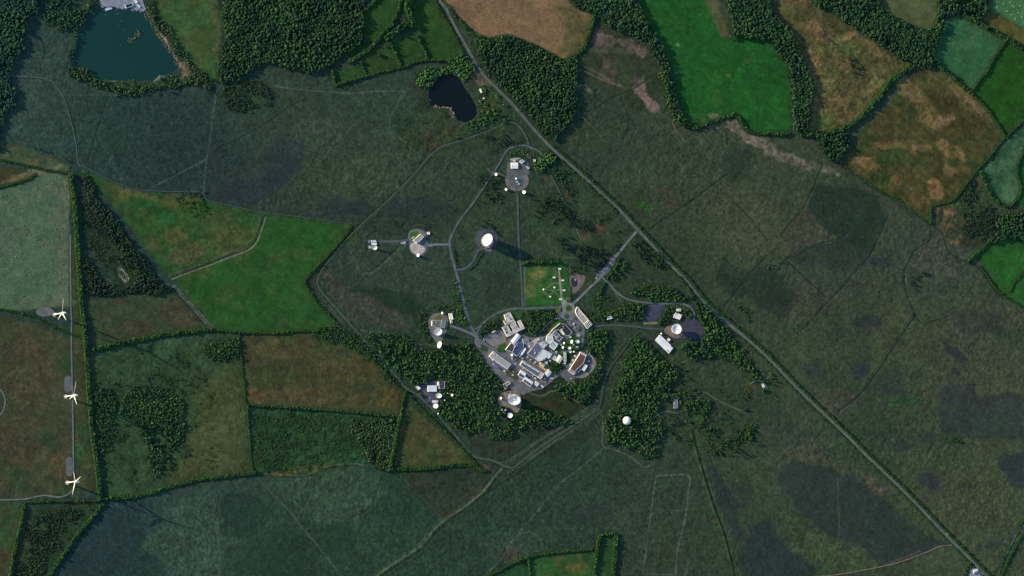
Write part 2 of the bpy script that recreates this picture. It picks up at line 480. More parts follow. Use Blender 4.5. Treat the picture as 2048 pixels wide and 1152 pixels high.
# base: what the heath looks like in the open, place by place
CTRL = [(60,230,44,62,56),(250,280,37,57,52),(90,110,44,62,58),(560,240,45,60,52),(700,320,48,63,49),(780,240,40,56,48),(900,350,48,63,48),(300,330,35,50,50),(380,330,36,50,50),
 (1300,330,53,64,50),(1500,450,57,65,50),(1400,420,52,61,47),(1250,270,46,58,46),(1350,280,48,58,46),(1600,700,54,64,47),(1800,650,59,68,50),(1960,730,60,66,52),
 (1700,850,44,60,46),(1620,860,52,60,50),(1900,1000,58,67,50),(1500,950,50,62,46),(1350,1000,42,58,46),(1150,950,38,55,47),(1150,1050,40,58,47),(1000,1100,38,57,48),(1250,1100,46,58,46),(1330,1080,48,60,46),
 (680,1000,45,65,51),(600,1100,36,56,46),(300,1060,37,56,54),(400,1080,48,66,58),(150,1130,34,52,52),(800,1020,36,57,47),(850,560,46,60,49),(760,540,45,58,50),(980,560,46,63,51),(960,600,44,60,48),
 (1150,370,42,59,46),(1000,430,44,60,46),(900,450,44,58,44),(800,440,41,54,47),(700,420,41,54,47),(1080,440,44,60,46),(880,540,46,61,50),(1180,190,40,54,42),(1700,560,52,60,50),(1640,620,46,56,46),(1850,560,52,62,52),
 (1430,760,42,56,42),(1480,800,42,56,42),(1300,540,44,58,44),(850,680,36,52,38),(950,870,40,54,42),(1100,830,32,44,30)]
num = np.zeros((NY, NX, 3)); den = np.zeros((NY, NX, 1))
for x, y, r, g, b in CTRL:
    w = 1.0 / (((GX - x) ** 2 + (GY - y) ** 2) + 60.0 ** 2) ** 1.6
    num += w[..., None] * np.array([r * 1.06, g * 1.075, b * 1.06], float); den += w[..., None]
COL = num / den                                  # sRGB while painting
COL *= (1 + 0.045 * N_BIG + 0.03 * N_MID)[..., None]
_ol = .6 * np.clip(N_MID * 0.5 + vnoise(90, 21) * 0.7, -0.6, 1)[..., None]
COL += _ol * np.array([3.0, 2.5, -0.5])
REL = np.ones((NY, NX))                          # how rough the cover is
Z = np.zeros((NY, NX))


def paint(pts, c, soft=1.2, warp=0.0, a=1.0, rel=None, mott=0.10, patch=None, streak=None):
    s, m = pmask(pts, soft, warp); m = (m * a)[..., None]
    cc = np.array(c, float)[None, None] * (1 + mott * (0.6 * N_SML[s] + 0.8 * N_MID[s]))[..., None]
    if patch:                                    # (colour, threshold, noise seed, scale)
        pc, th, seed, sc = patch
        nn = vnoise_cached(sc, seed)[s]
        w = np.clip((nn - th) / 0.45, 0, 1)[..., None]
        cc = cc * (1 - w) + np.array(pc, float) * (1 + 0.08 * N_SML[s])[..., None] * w
    if streak:                                   # (angle, spacing px, strength)
        an, sp, st = streak
        ph = (GX[s] * math.cos(an) + GY[s] * math.sin(an)) / sp * 2 * math.pi + WX[s] * 1.2
        cc = cc * (1 + st * np.sin(ph))[..., None]
    COL[s] = COL[s] * (1 - m) + cc * m
    if rel is not None:
        REL[s] = REL[s] * (1 - m[..., 0]) + rel * m[..., 0]


_vc = {}


def vnoise_cached(sc, seed):
    k = (sc, seed)
    if k not in _vc: _vc[k] = vnoise(sc, seed, 4, 0.6)
    return _vc[k]


def spot(x, y, rx, ry, c, a=0.8, soft=4, warp=3, rot=0.0, rel=None):
    P = ring(x, y, rx * 1.12, ry * 1.12, 20, rot)
    s, m = pmask(P, soft, warp)
    if min(rx, ry) > 3.5:                        # ragged edge
        m = np.clip((m - .5) * 1.8 + .5 + .75 * (N_SML[s] * .55 + N_FINE[s] * .3 + N_MID[s] * .4) * (1 - np.abs(2 * m - 1) * .5) * (m > .02), 0, 1)
    m = (m * a)[..., None]
    cc = np.array(c, float)[None, None] * (1 + .10 * N_SML[s] + .07 * N_FINE[s])[..., None]
    COL[s] = COL[s] * (1 - m) + cc * m


def trail(pts, w, c, a=0.8, smooth=True, soft=0.9, brk=0.0):
    L = smooth_line(pts, 4.0) if smooth else np.asarray(pts, float)
    s, d = ldist(L, w + 6)
    m = np.clip(1 - (d - w / 2) / soft, 0, 1) * a
    if brk: m = m * np.clip(0.5 + N_MID[s] * 2 * brk + (1 - brk), 0, 1)
    m = m[..., None]
    COL[s] = COL[s] * (1 - m) + np.array(c, float) * m


def ridge(pts, w, h, off=0.0):
    """a bank (h > 0) or ditch (h < 0) in the ground itself"""
    L = smooth_line(pts, 4.0)
    if off: L = L + normals2(L) * off
    s, d = ldist(L, w * 3 + 4)
    Z[s] += h * np.exp(-(d / w) ** 2) * (1 + 0.35 * N_SML[s])


DARK = (42, 50, 52)
# dark heath burns and stands of low heather
for P, c, a in [
  ([(560,272),(608,290),(607,338),(590,352),(575,363),(545,390),(515,410),(440,402),(420,385),(450,365),(520,350),(535,310)], (38,48,54), .6),
  ([(640,405),(680,395),(730,402),(755,418),(740,432),(650,428)], (38,50,50), .8),
  ([(775,402),(830,395),(890,398),(930,420),(900,450),(820,470),(740,470),(720,452)], (38,50,48), .7),
  (ring(1476,330,30,38), (40,54,44), .85),
  ([(1633,366),(1680,370),(1726,376),(1755,395),(1773,436),(1738,510),(1700,482),(1672,475),(1640,452),(1610,420)], (34,50,40), .92),
  ([(1571,518),(1636,490),(1698,468),(1740,512),(1715,545),(1660,540),(1600,532)], (42,52,48), .7),
  (ring(1760,521,25,11), (42,50,52), .9),
  ([(1446,518),(1491,553),(1540,528),(1600,592),(1560,640),(1510,590),(1470,600),(1430,560)], (36,50,40), .8),
  ([(1480,540),(1530,545),(1600,600),(1560,645),(1510,610)], (38,50,42), .7),
  (ring(1735,645,32,11), DARK, .8), (ring(1722,743,15,13,20,.6), DARK, .9), (ring(1745,668,8,6), DARK, .8),
  ([(1878,675),(1900,683),(1915,697),(1935,718),(1930,728),(1905,712),(1886,695)], DARK, .95),
  (ring(1910,740,10,8), DARK, .8),(ring(1946,703,7,6), DARK, .7),(ring(1962,750,6,5), DARK, .7),
  ([(1882,778),(1905,768),(1948,770),(1958,800),(2010,786),(2050,795),(2050,822),(1975,820),(1880,812)], (46,54,52), .9),
  ([(1775,735),(1800,740),(1815,790),(1770,790),(1740,775)], (44,54,50), .75),
  ([(1600,725),(1650,722),(1652,760),(1604,752)], (46,56,52), .6),
  ([(1876,815),(1960,818),(2050,820),(2050,880),(1960,880),(1880,862)], (42,54,52), .75),
  ([(1915,620),(2000,625),(2010,668),(1930,670),(1905,645)], (46,52,50), .6),
  ([(1980,660),(2050,650),(2050,700),(2000,690)], (40,54,42), .5),
  ([(1556,939),(1596,926),(1646,929),(1671,944),(1706,949),(1736,974),(1766,999),(1820,1050),(1896,1090),(1800,1120),(1761,1134),(1736,1106),(1711,1084),(1676,1076),(1636,1059),(1618,1034),(1586,1011),(1568,980)], (42,52,50), .9),
  ([(1700,970),(1766,1005),(1880,1085),(1790,1112),(1740,1090),(1720,1040)], (42,56,48), .5),
  ([(1500,1050),(1536,1040),(1548,1060),(1573,1094),(1641,1142),(1600,1160),(1485,1160),(1490,1100)], (38,50,50), .85),
  ([(1836,944),(1863,946),(1878,964),(1861,981),(1838,970)], (44,50,52), .95),
  (ring(1802,895,18,9), DARK, .7),(ring(1850,872,22,8,20,.3), DARK, .6),(ring(1886,972,8,6), DARK, .7),(ring(1943,972,6,5), DARK, .7),
  ([(1992,925),(2050,900),(2050,975),(2020,968)], (40,50,52), .85),
  (ring(1478,990,32,26), (42,50,50), .6),
  ([(1408,930),(1440,945),(1480,1040),(1490,1080),(1470,1080),(1440,1020)], (40,50,52), .75),
  (ring(1990,1092,16,8,20,-.3), DARK, .6),(ring(1960,1098,14,8), DARK, .5),
  ([(1136,1010),(1220,1000),(1230,1040),(1150,1045)], (42,52,52), .5),
  (ring(1330,390,14,10), (58,50,44), .5),
  ([(1225,378),(1290,385),(1305,420),(1262,432),(1228,405)], (48,56,40), .6),
  ([(535,340),(560,330),(575,362),(545,378)], (36,46,54), .5),
  ([(440,985),(510,985),(545,1030),(500,1075),(440,1070)], (32,52,44), .7),
  ([(450,1100),(540,1060),(620,1070),(600,1160),(440,1160)], (32,52,44), .45),
  ([(640,1060),(700,1040),(720,1090),(660,1110)], (32,54,42), .6),
  ([(205,1015),(290,1005),(290,1090),(200,1160),(120,1160),(150,1100)], (34,50,54), .65),
  ([(265,1070),(330,1060),(330,1160),(260,1160)], (34,54,48), .5),
  ([(775,575),(840,600),(860,640),(780,620),(745,590),(690,575)], (28,46,34), .7),
  ([(960,545),(1030,540),(1032,610),(975,615)], (38,52,44), .6),
  ([(1200,600),(1290,575),(1290,610),(1240,640),(1180,640)], (42,56,42), .5)]:
    paint(P, np.array(c) * 1.03, soft=2.0, warp=7, a=a, mott=0.05, rel=0.55)
# paler tussocky ground
for P, c, a in [
  ([(640,610),(720,640),(760,660),(700,640),(650,600),(638,570)], (62,66,58), .5),
  ([(655,560),(740,590),(830,650),(800,660),(720,640),(650,590)], (60,62,56), .6),
  ([(1440,330),(1530,420),(1560,500),(1480,520),(1420,420)], (62,68,52), .35),
  ([(1610,410),(1640,450),(1672,475),(1570,512),(1545,470)], (66,66,56), .55),
  ([(1880,460),(1935,520),(1915,550),(1820,540),(1830,505)], (64,66,60), .5),
  ([(1600,560),(1680,590),(1640,620),(1580,660),(1560,650)], (64,64,54), .4),
  ([(1640,780),(1690,775),(1730,800),(1700,830),(1660,840)], (70,66,58), .45),
  ([(1560,905),(1620,880),(1680,930),(1720,960),(1640,925),(1580,925)], (72,68,56), .45),
  ([(1720,940),(1790,985),(1760,990),(1736,968)], (78,68,60), .5),
  ([(1880,950),(1980,960),(2020,1040),(1960,1070),(1880,1010)], (62,68,50), .4),
  ([(1556,1020),(1620,1060),(1720,1110),(1760,1140),(1650,1145),(1590,1095)], (56,70,48), .7),
  ([(600,330),(740,300),(800,360),(700,400),(600,380)], (54,66,48), .4),
  ([(555,960),(700,935),(760,950),(765,990),(720,1035),(620,1050),(580,1000)], (52,72,56), .6),
  ([(330,1010),(440,985),(440,1150),(340,1150),(285,1090)], (52,72,60), .6),
  ([(45,150),(150,80),(180,110),(120,200),(20,270)], (52,70,62), .35),
  ([(560,225),(620,210),(640,238),(690,245),(760,232),(790,270),(850,310),(830,345),(790,385),(740,390),(660,395),(612,370),(612,330),(608,290),(570,265)], (50, 66, 51), .55),
  ([(960,1090),(1020,1060),(1100,1100),(1010,1140)], (54,68,58), .4)]:
    paint(P, np.array(c) * 1.04, soft=2.2, warp=9, a=min(.9, a * 1.1), mott=0.08, rel=1.25)

# ------------------------------------------------------------------ fields
DRY = (104, 92, 62)
FIELDS = [  # polygon, colour, roughness, extra
 ('pasture', [(1272,-20),(1400,-20),(1415,0),(1425,30),(1445,75),(1462,75),(1535,80),(1555,105),(1576,140),(1580,170),(1579,264),(1500,263),(1482,240),(1470,225),(1395,250),(1380,245),(1365,220),(1355,180),(1345,140),(1330,105),(1300,55)], (30,80,35), .3, dict(mott=.10, streak=(1.35, 5.0, .045), patch=((38,82,38), .3, 61, 40))),
 ('pasture', [(1400,-20),(1430,-20),(1440,20),(1460,74),(1445,75),(1424,32)], (76,80,54), .3, {}),
 ('stubble_field', [(884,-20),(1140,-20),(1137,2),(1150,17),(1186,27),(1176,62),(1165,93),(1150,106),(1124,117),(1106,107),(1062,85),(1024,68),(974,75),(937,57),(922,37),(894,12)], (116,94,72), .3, dict(mott=.07, streak=(1.9, 6.0, .045))),
 ('rough_grassland', [(1140,15),(1165,22),(1184,28),(1176,62),(1165,93),(1150,106),(1124,117),(1108,106),(1122,88),(1132,62),(1126,30),(1104,10)], (84,82,54), .5, dict(patch=((104,92,62), .1, 31, 18))),
 ('scrub_grassland', [(1530,-20),(1606,-20),(1625,10),(1652,22),(1690,47),(1730,77),(1778,107),(1818,130),(1790,160),(1755,195),(1715,235),(1690,250),(1640,266),(1612,266),(1622,180),(1612,125),(1592,80),(1560,40)], (78,78,48), 1.0, dict(patch=((98,84,58), .1, 32, 26), mott=.18)),
 ('pasture', [(1745,-20),(1877,-20),(1877,30),(1862,58),(1850,60),(1810,45),(1770,20)], (74,84,56), .3, {}),
 ('pasture', [(1890,42),(1915,30),(1935,40),(1960,55),(2012,80),(1985,120),(1946,182),(1930,178),(1900,148),(1862,116),(1878,78)], (46,88,56), .3, dict(patch=((60,94,68), .2, 33, 30), streak=(.5, 5.0, .03))),
 ('pasture', [(1985,-20),(2150,-20),(2150,80),(2048,55),(1980,20)], (62,104,66), .3, {}),
 ('rough_grassland', [(1962,32),(1982,22),(2048,57),(2150,90),(2150,120),(2048,88),(1990,62)], (78,76,42), .5, dict(patch=((60,84,42), .1, 34, 14))),
 ('pasture', [(2016,82),(2048,98),(2150,130),(2150,180),(2048,236),(2013,262),(1990,240),(1950,184),(1985,125)], (34,72,28), .3, dict(mott=.12, streak=(.6, 5.0, .03))),
 ('dry_meadow', [(1838,135),(1882,146),(1948,186),(2005,272),(1975,318),(1930,368),(1915,395),(1898,404),(1864,412),(1860,442),(1838,432),(1790,400),(1740,368),(1690,332),(1702,300),(1722,265),(1772,215),(1815,160)], (66,66,39), .7, dict(mott=.16, patch=((50,62,35), .05, 35, 40), streak=(2.3, 14.0, .05))),
 ('pasture', [(2150,200),(2048,250),(2010,283),(1965,340),(1975,372),(1990,398),(2016,412),(2034,400),(2040,375),(2034,350),(2048,300)], (64,94,68), .35, dict(patch=((44,78,54), .0, 36, 24))),
 ('pasture', [(2150,280),(2048,308),(2038,350),(2044,376),(2036,402),(2048,420),(2150,430)], (30,84,38), .3, {}),
 ('pasture', [(1947,502),(1972,490),(1986,480),(2020,478),(2150,470),(2150,640),(2048,612),(2008,590),(1978,548),(1962,520)], (38,84,38), .3, dict(mott=.12)),
 ('pasture', [(158,338),(190,350),(222,366),(262,380),(300,384),(360,388),(412,400),(440,408),(525,427),(511,474),(496,492),(420,523),(338,554),(302,510),(248,440),(205,385)], (42,74,38), .5, dict(mott=.13, patch=((66,74,42), .02, 37, 34))),
 ('pasture', [(528,427),(600,436),(702,450),(690,485),(664,512),(640,540),(616,558),(616,575),(650,620),(668,656),(620,662),(560,666),(470,664),(425,656),(345,558),(420,526),(497,495),(513,475)], (38,76,36), .3, dict(mott=.09, patch=((50,78,40), .15, 38, 34), streak=(.5, 6.0, .03))),
 ('mown_field', [(-100,395),(0,372),(40,362),(75,348),(85,345),(110,347),(138,350),(140,380),(138,610),(100,613),(85,616),(40,622),(0,622),(-100,610)], (72,95,75), .3, dict(mott=.06, patch=((80,94,77), .25, 39, 26), streak=(0.05, 4.6, .035))),
 ('pasture', [(303,-20),(428,-20),(438,15),(446,45),(442,90),(434,160),(425,166),(400,140),(370,110),(340,70),(318,30)], (52,80,46), .3, dict(patch=((64,80,46), .1, 40, 40))),
 ('rough_grassland', [(-100,612),(0,632),(60,646),(110,667),(140,676),(184,694),(192,800),(196,985),(150,978),(135,988),(90,992),(0,997),(-100,998)], (60,64,46), .5, dict(mott=.1, patch=((46,66,44), .15, 41, 46))),
 ('rough_grassland', [(143,470),(160,480),(168,600),(176,690),(143,676)], (54,66,40), .4, {}),
 ('pasture', [(-100,1003),(48,1005),(40,1050),(24,1120),(14,1160),(-100,1160)], (50,70,46), .3, dict(patch=((64,62,46), .2, 42, 30))),
 ('brown_field', [(484,672),(560,668),(640,666),(690,686),(724,706),(758,738),(806,790),(800,812),(796,828),(720,822),(640,815),(560,810),(494,806),(488,740)], (63,64,43), .6, dict(mott=.10, patch=((52,64,40), .05, 43, 36), streak=(1.5, 5.0, .035))),
 ('rough_grassland', [(806,826),(824,812),(850,836),(880,862),(930,906),(953,932),(900,930),(870,934),(820,936),(790,925),(790,900),(797,860)], (66,70,42), .6, dict(mott=.12, patch=((54,68,40), .1, 44, 24))),
 ('rough_pasture', [(500,820),(560,818),(640,824),(720,830),(795,836),(788,900),(775,935),(730,928),(680,932),(620,948),(560,950),(506,944)], (34,66,40), 1.1, {}),
 ('rough_pasture', [(188,702),(240,690),(320,680),(400,666),(476,668),(484,700),(488,760),(496,830),(503,944),(450,952),(400,957),(330,980),(250,994),(212,998),(200,930),(190,800)], (46,68,46), .8, dict(mott=.12)),
 ('rough_pasture', [(380,760),(488,730),(500,945),(400,957),(330,975),(360,900),(390,830)], (64,74,46), .7, dict(mott=.1, soft=14)),
 ('pasture', [(172,602),(240,592),(345,582),(380,618),(420,658),(360,666),(300,676),(240,686),(186,696)], (52,66,46), .5, dict(patch=((62,62,46), .1, 45, 30))),
 ('scrub_field', [(50,1012),(100,1010),(198,1006),(170,1050),(120,1115),(85,1160),(20,1160),(40,1060)], (46,58,44), .9, dict(patch=((34,58,38), .0, 46, 20))),
 ('paddock', [(722,25),(762,-4),(799,-6),(795,20),(777,52),(749,82),(729,72),(724,45)], (40,70,34), .3, {}),
 ('paddock', [(687,105),(727,82),(744,87),(727,107),(697,120)], (38,66,33), .3, {}),
 ('paddock', [(722,120),(750,100),(767,87),(782,97),(799,132),(770,141),(744,145)], (44,66,37), .3, {}),
 ('paddock', [(789,75),(832,72),(849,112),(830,124),(807,132),(797,115),(787,97)], (42,68,35), .3, {}),
 ('paddock', [(819,-20),(862,-20),(872,10),(887,32),(922,100),(902,115),(880,119),(859,117),(848,100),(837,72),(822,27)], (40,68,33), .3, dict(streak=(.9, 5.0, .04))),
 ('paddock', [(672,140),(714,132),(728,150),(710,158),(682,166)], (38,66,34), .3, {}),
 ('mown_lawn', [(1048,533),(1080,531),(1112,531),(1116,526),(1132,524),(1136,570),(1138,603),(1130,608),(1110,611),(1052,613),(1049,580)], (40,88,42), .25, dict(mott=.08)),
 ('paddock', [(1062,1122),(1080,1112),(1140,1108),(1188,1104),(1186,1170),(1060,1170)], (44,78,42), .3, dict(patch=((72,80,44), .05, 47, 20))),
 ('paddock', [(1200,1078),(1226,1074),(1222,1170),(1194,1170)], (42,72,42), .3, {}),
 ('paddock', [(1000,1145),(1060,1122),(1058,1170),(960,1170)], (34,70,44), .4, {}),
 ('rough_grassland', [(-60,290),(0,282),(40,292),(85,308),(140,333),(135,347),(90,338),(45,328),(-60,315)], (58,76,54), .4, dict(patch=((80,82,58), .1, 48, 22))),
 ('rough_grassland', [(-60,322),(0,332),(60,345),(75,350),(60,356),(30,366),(-60,378)], (62,62,44), .4, {}),
 ('rough_grassland', [(160,400),(200,400),(250,470),(300,540),(240,570),(200,510),(165,480)], (35,52,40), 1.0, dict(patch=((44,50,43), .35, 49, 20))),
 ('rough_grassland', [(1190,50),(1235,62),(1275,80),(1300,105),(1320,150),(1320,200),(1325,225),(1270,225),(1230,180),(1165,150),(1168,105)], (46,58,42), .7, dict(patch=((74,64,60), .3, 50, 24))),
 ('rough_grassland', [(1865,415),(1900,406),(1935,372),(1955,350),(1985,400),(2005,440),(1990,475),(1945,500),(1900,485),(1866,455)], (48,60,44), 1.0, dict(patch=((86,72,52), .15, 51, 22))),
 ('clearing', [(1275,690),(1330,720),(1345,745),(1300,800),(1260,780),(1265,730)], (36,58,36), .9, {}),
 ('dry_meadow', [(1040,800),(1062,790),(1100,783),(1140,798),(1170,812),(1120,830),(1050,825)], (40,52,32), .7, dict(patch=((56,46,38), .2, 52, 18))),
 ('rough_grassland', [(925,885),(955,876),(1020,880),(1040,890),(1020,905),(955,912)], (46,54,44), .7, {}),
 ('rough_grassland', [(806,945),(870,940),(930,938),(985,940),(975,975),(930,1012),(895,1040),(850,1010),(815,970)], (42,54,42), .8, dict(patch=((56,54,44), .2, 53, 26))),
]
for n_, P, c, rel, ex in FIELDS:
    paint(P, c, **{'soft': 1.0, 'warp': 1.2, 'rel': rel, **ex})

# dry, worn or brown patches inside fields
for x, y, rx, ry, c, a, rot in [
  (1700,70,14,6,(120,102,70),.8,-.5),(1620,60,30,10,(100,82,54),.6,.6),(1630,130,10,24,(110,90,62),.7,-.1),(1730,185,24,8,(96,86,60),.6,-.7),(1690,95,26,10,(74,88,50),.8,.3),
  (1650,245,18,12,(64,82,44),.7,0),(1680,200,14,12,(96,80,56),.6,0),(1765,100,30,14,(92,80,54),.6,.6),
  (1840,200,16,60,(104,90,60),.75,-.72),(1858,240,22,10,(106,92,60),.7,.6),(1885,245,26,9,(110,94,68),.75,-.45),(1925,185,34,9,(104,88,62),.7,.65),(1960,215,34,10,(104,88,66),.6,.8),
  (1720,322,22,8,(108,90,60),.8,.3),(1745,332,22,8,(104,84,56),.75,.6),(1800,292,60,9,(106,92,60),.7,.06),(1900,298,30,12,(112,92,62),.75,.5),(1905,298,6,4,(46,76,36),1,0),
  (1872,376,14,22,(116,90,62),.85,-.25),(1895,345,14,10,(110,88,58),.7,.7),(1925,335,16,8,(96,76,52),.6,.8),(1790,360,12,6,(106,82,54),.6,.6),(1840,405,22,14,(94,74,48),.55,.4),
  (1780,318,32,16,(48,66,34),.8,-.3),(1760,355,22,14,(42,60,32),.8,0),(1886,200,34,18,(58,54,34),.8,.6),(1930,265,40,20,(66,60,36),.6,0),
  (350,475,24,16,(74,76,46),.8,.2),(375,508,34,20,(76,74,50),.75,-.35),(460,480,46,36,(66,76,44),.7,.2),(280,390,40,6,(82,84,56),.6,.25),(445,440,30,20,(62,76,46),.7,.2),(310,420,40,14,(32,76,40),.7,.5),
  (690,470,20,26,(54,74,40),.6,.6),(640,530,10,14,(62,66,40),.7,.6),(590,600,22,5,(52,74,44),.5,.3),
  (60,350,60,7,(104,100,76),.7,-.25),(132,400,5,60,(93,94,76),0.56,0),(125,520,9,90,(86,93,76),0.44,0),(90,605,60,8,(79,91,72),0.48,0),(115,380,26,10,(88,94,76),0.48,0),(30,405,30,8,(82,93,74),0.48,0),(25,500,26,14,(77,91,76),0.40,.2),
  (430,30,6,40,(84,78,54),.5,-.15),(432,80,6,40,(76,80,52),.5,.05),(345,30,20,10,(62,88,52),.5,0),
  (60,740,40,60,(70,64,48),.6,0),(40,880,40,50,(68,62,48),.6,0),(125,930,20,30,(84,66,46),.5,0),(115,990,60,6,(62,72,46),.5,0),(160,935,14,40,(60,74,44),.5,0),(155,905,10,12,(36,76,40),.6,0),
  (280,655,30,14,(66,58,44),.7,0),(350,625,30,22,(68,62,48),.6,.4),(390,640,18,18,(62,62,46),.5,0),
  (560,700,60,14,(74,70,44),.5,0),(700,740,60,24,(72,68,38),.4,0),(620,790,90,12,(78,70,45),.5,.05),(510,790,18,14,(94,74,48),.6,0),(770,795,24,18,(84,72,42),.5,0),(540,765,40,14,(56,66,36),.5,0),
  (600,940,60,5,(86,80,44),.7,-.2),(560,945,16,3,(132,92,48),.7,0),(635,937,14,2.5,(132,94,48),.7,-.4),
  (1148,165,42,4,(112,98,92),.5,.5),(1210,78,24,10,(98,84,82),.6,0),(1262,88,26,10,(100,86,84),.6,.4),(1285,100,12,12,(112,96,92),.6,.5),(1230,100,50,6,(72,76,66),.6,0),(1285,190,22,7,(128,104,102),.8,.75),(1300,208,20,8,(124,102,98),.75,.75),(1284,172,8,14,(116,96,94),.7,.3),(1210,155,52,3,(98,92,84),.6,.52),
  (1480,260,70,9,(112,100,90),.7,.45),(1560,310,70,8,(104,96,86),.75,.42),(1640,335,40,6,(96,94,84),.6,.3),(1420,250,18,6,(96,84,70),.6,.4),
  (1356,91,3.2,2.6,(160,130,102),.9,0),(1458,150,3.0,2.4,(124,112,66),.9,0),(1433,180,1.8,1.4,(122,92,62),.9,0),(1495,120,9,3,(72,62,32),.7,.5),
  (1086,570,34,34,(66,96,48),.5,0),(1070,555,18,16,(88,100,56),.6,0),(1085,540,30,9,(92,102,56),.6,0),(1062,580,10,14,(104,96,62),.55,0),(1078,548,12,6,(110,96,60),.5,0),(1110,590,16,14,(30,82,38),.6,0),(1100,550,10,14,(34,86,44),.5,.3),
  (1165,470,10,9,(86,58,48),.8,0),(1138,385,9,10,(74,60,50),.8,0),(1199,458,12,11,(84,56,48),.85,0),(1092,358,6,5,(80,62,52),.7,0),(1102,368,3,2.5,(112,94,76),.8,0),(1340,407,9,7,(70,54,46),.7,.4),
  (1745,660,5,5,(78,60,52),.6,0),(1830,310,5,4,(110,66,46),.5,0),(970,934,9,8,(100,76,74),.85,0),(1288,412,18,9,(38,72,36),.8,.4),(655,548,16,5,(78,62,50),.6,.9),(632,572,5,24,(78,58,46),.5,-.55),
  (895,235,40,26,(54,60,42),.5,0),(845,170,16,20,(56,50,36),.5,0),(862,285,24,18,(66,54,40),.6,.5),(900,265,20,8,(80,62,44),.5,0),(815,290,20,30,(52,62,42),.5,.3),(960,150,30,10,(90,80,60),.5,.7),
  (985,190,16,6,(88,86,62),.6,.8),(975,215,14,9,(86,64,42),.8,.3),(960,165,10,5,(128,114,96),.7,.5),(1000,255,16,4,(78,88,52),.6,-.3),
  (1020,1110,20,14,(88,66,48),.35,0),(1150,1135,24,12,(92,84,48),.6,0),(1455,845,10,6,(40,72,34),.6,0),(1500,770,10,22,(76,66,44),.4,0),
  (1240,715,14,8,(66,54,42),.6,0),(945,990,16,14,(58,50,44),.5,0),(1425,1040,14,10,(54,56,40),.5,0),(1060,700,1,1,(60,60,60),.1,0),
  (1180,850,26,14,(46,56,46),.4,0),(1920,1020,30,20,(64,66,50),.4,0),(1700,880,30,16,(44,66,42),.5,0),(1812,802,34,8,(38,68,40),.6,0),(1905,880,18,10,(32,60,34),.6,0),
  (2010,555,14,8,(28,84,34),.4,0),(1945,520,14,5,(84,86,48),.7,.3),(1900,425,12,10,(112,86,58),.7,0),(1892,450,10,16,(98,76,52),.6,.3),(1905,410,9,7,(48,80,42),.7,-.6),(1570,1010,10,30,(50,68,46),.4,.6)]:
    spot(x, y, rx, ry, c, a=a, rot=rot, soft=max(1.5, min(rx, ry) * .35), warp=min(5, min(rx, ry) * .5))

# stony banks, rock and bare earth round the quarries
for P, c, a in [([(288,20),(297,24),(306,42),(320,64),(335,84),(348,106),(358,126),(368,124),(376,132),(381,146),(376,156),(366,162),(355,166),(352,160),(368,150),(362,136),(352,138),(340,118),(326,92),(310,66),(298,44),(290,28)], (128,116,92), .85),
  ([(304,158),(314,150),(326,150),(332,152),(322,162),(308,164)], (92,96,92), .8), ([(205,158),(235,156),(232,162),(210,164)], (110,106,90), .7),
  ([(252,172),(300,168),(345,168),(345,172),(300,175),(255,176)], (104,104,80), .6),
  ([(866,211),(880,214),(896,213),(906,222),(910,236),(904,238),(896,224),(880,219),(868,215)], (104,94,84), .7),
  ([(938,190),(946,200),(955,214),(958,232),(953,234),(949,212),(940,198)], (76,98,56), .7),
  ([(232,536),(242,532),(252,548),(259,556),(256,564),(250,567),(240,556)], (120,122,116), .8)]:
    paint(P, c, soft=1.2, warp=3, a=a, mott=.2, rel=1.4)
paint([(238,548),(243,540),(252,552),(253,560),(247,562)], (52,62,52), soft=1, a=.9)

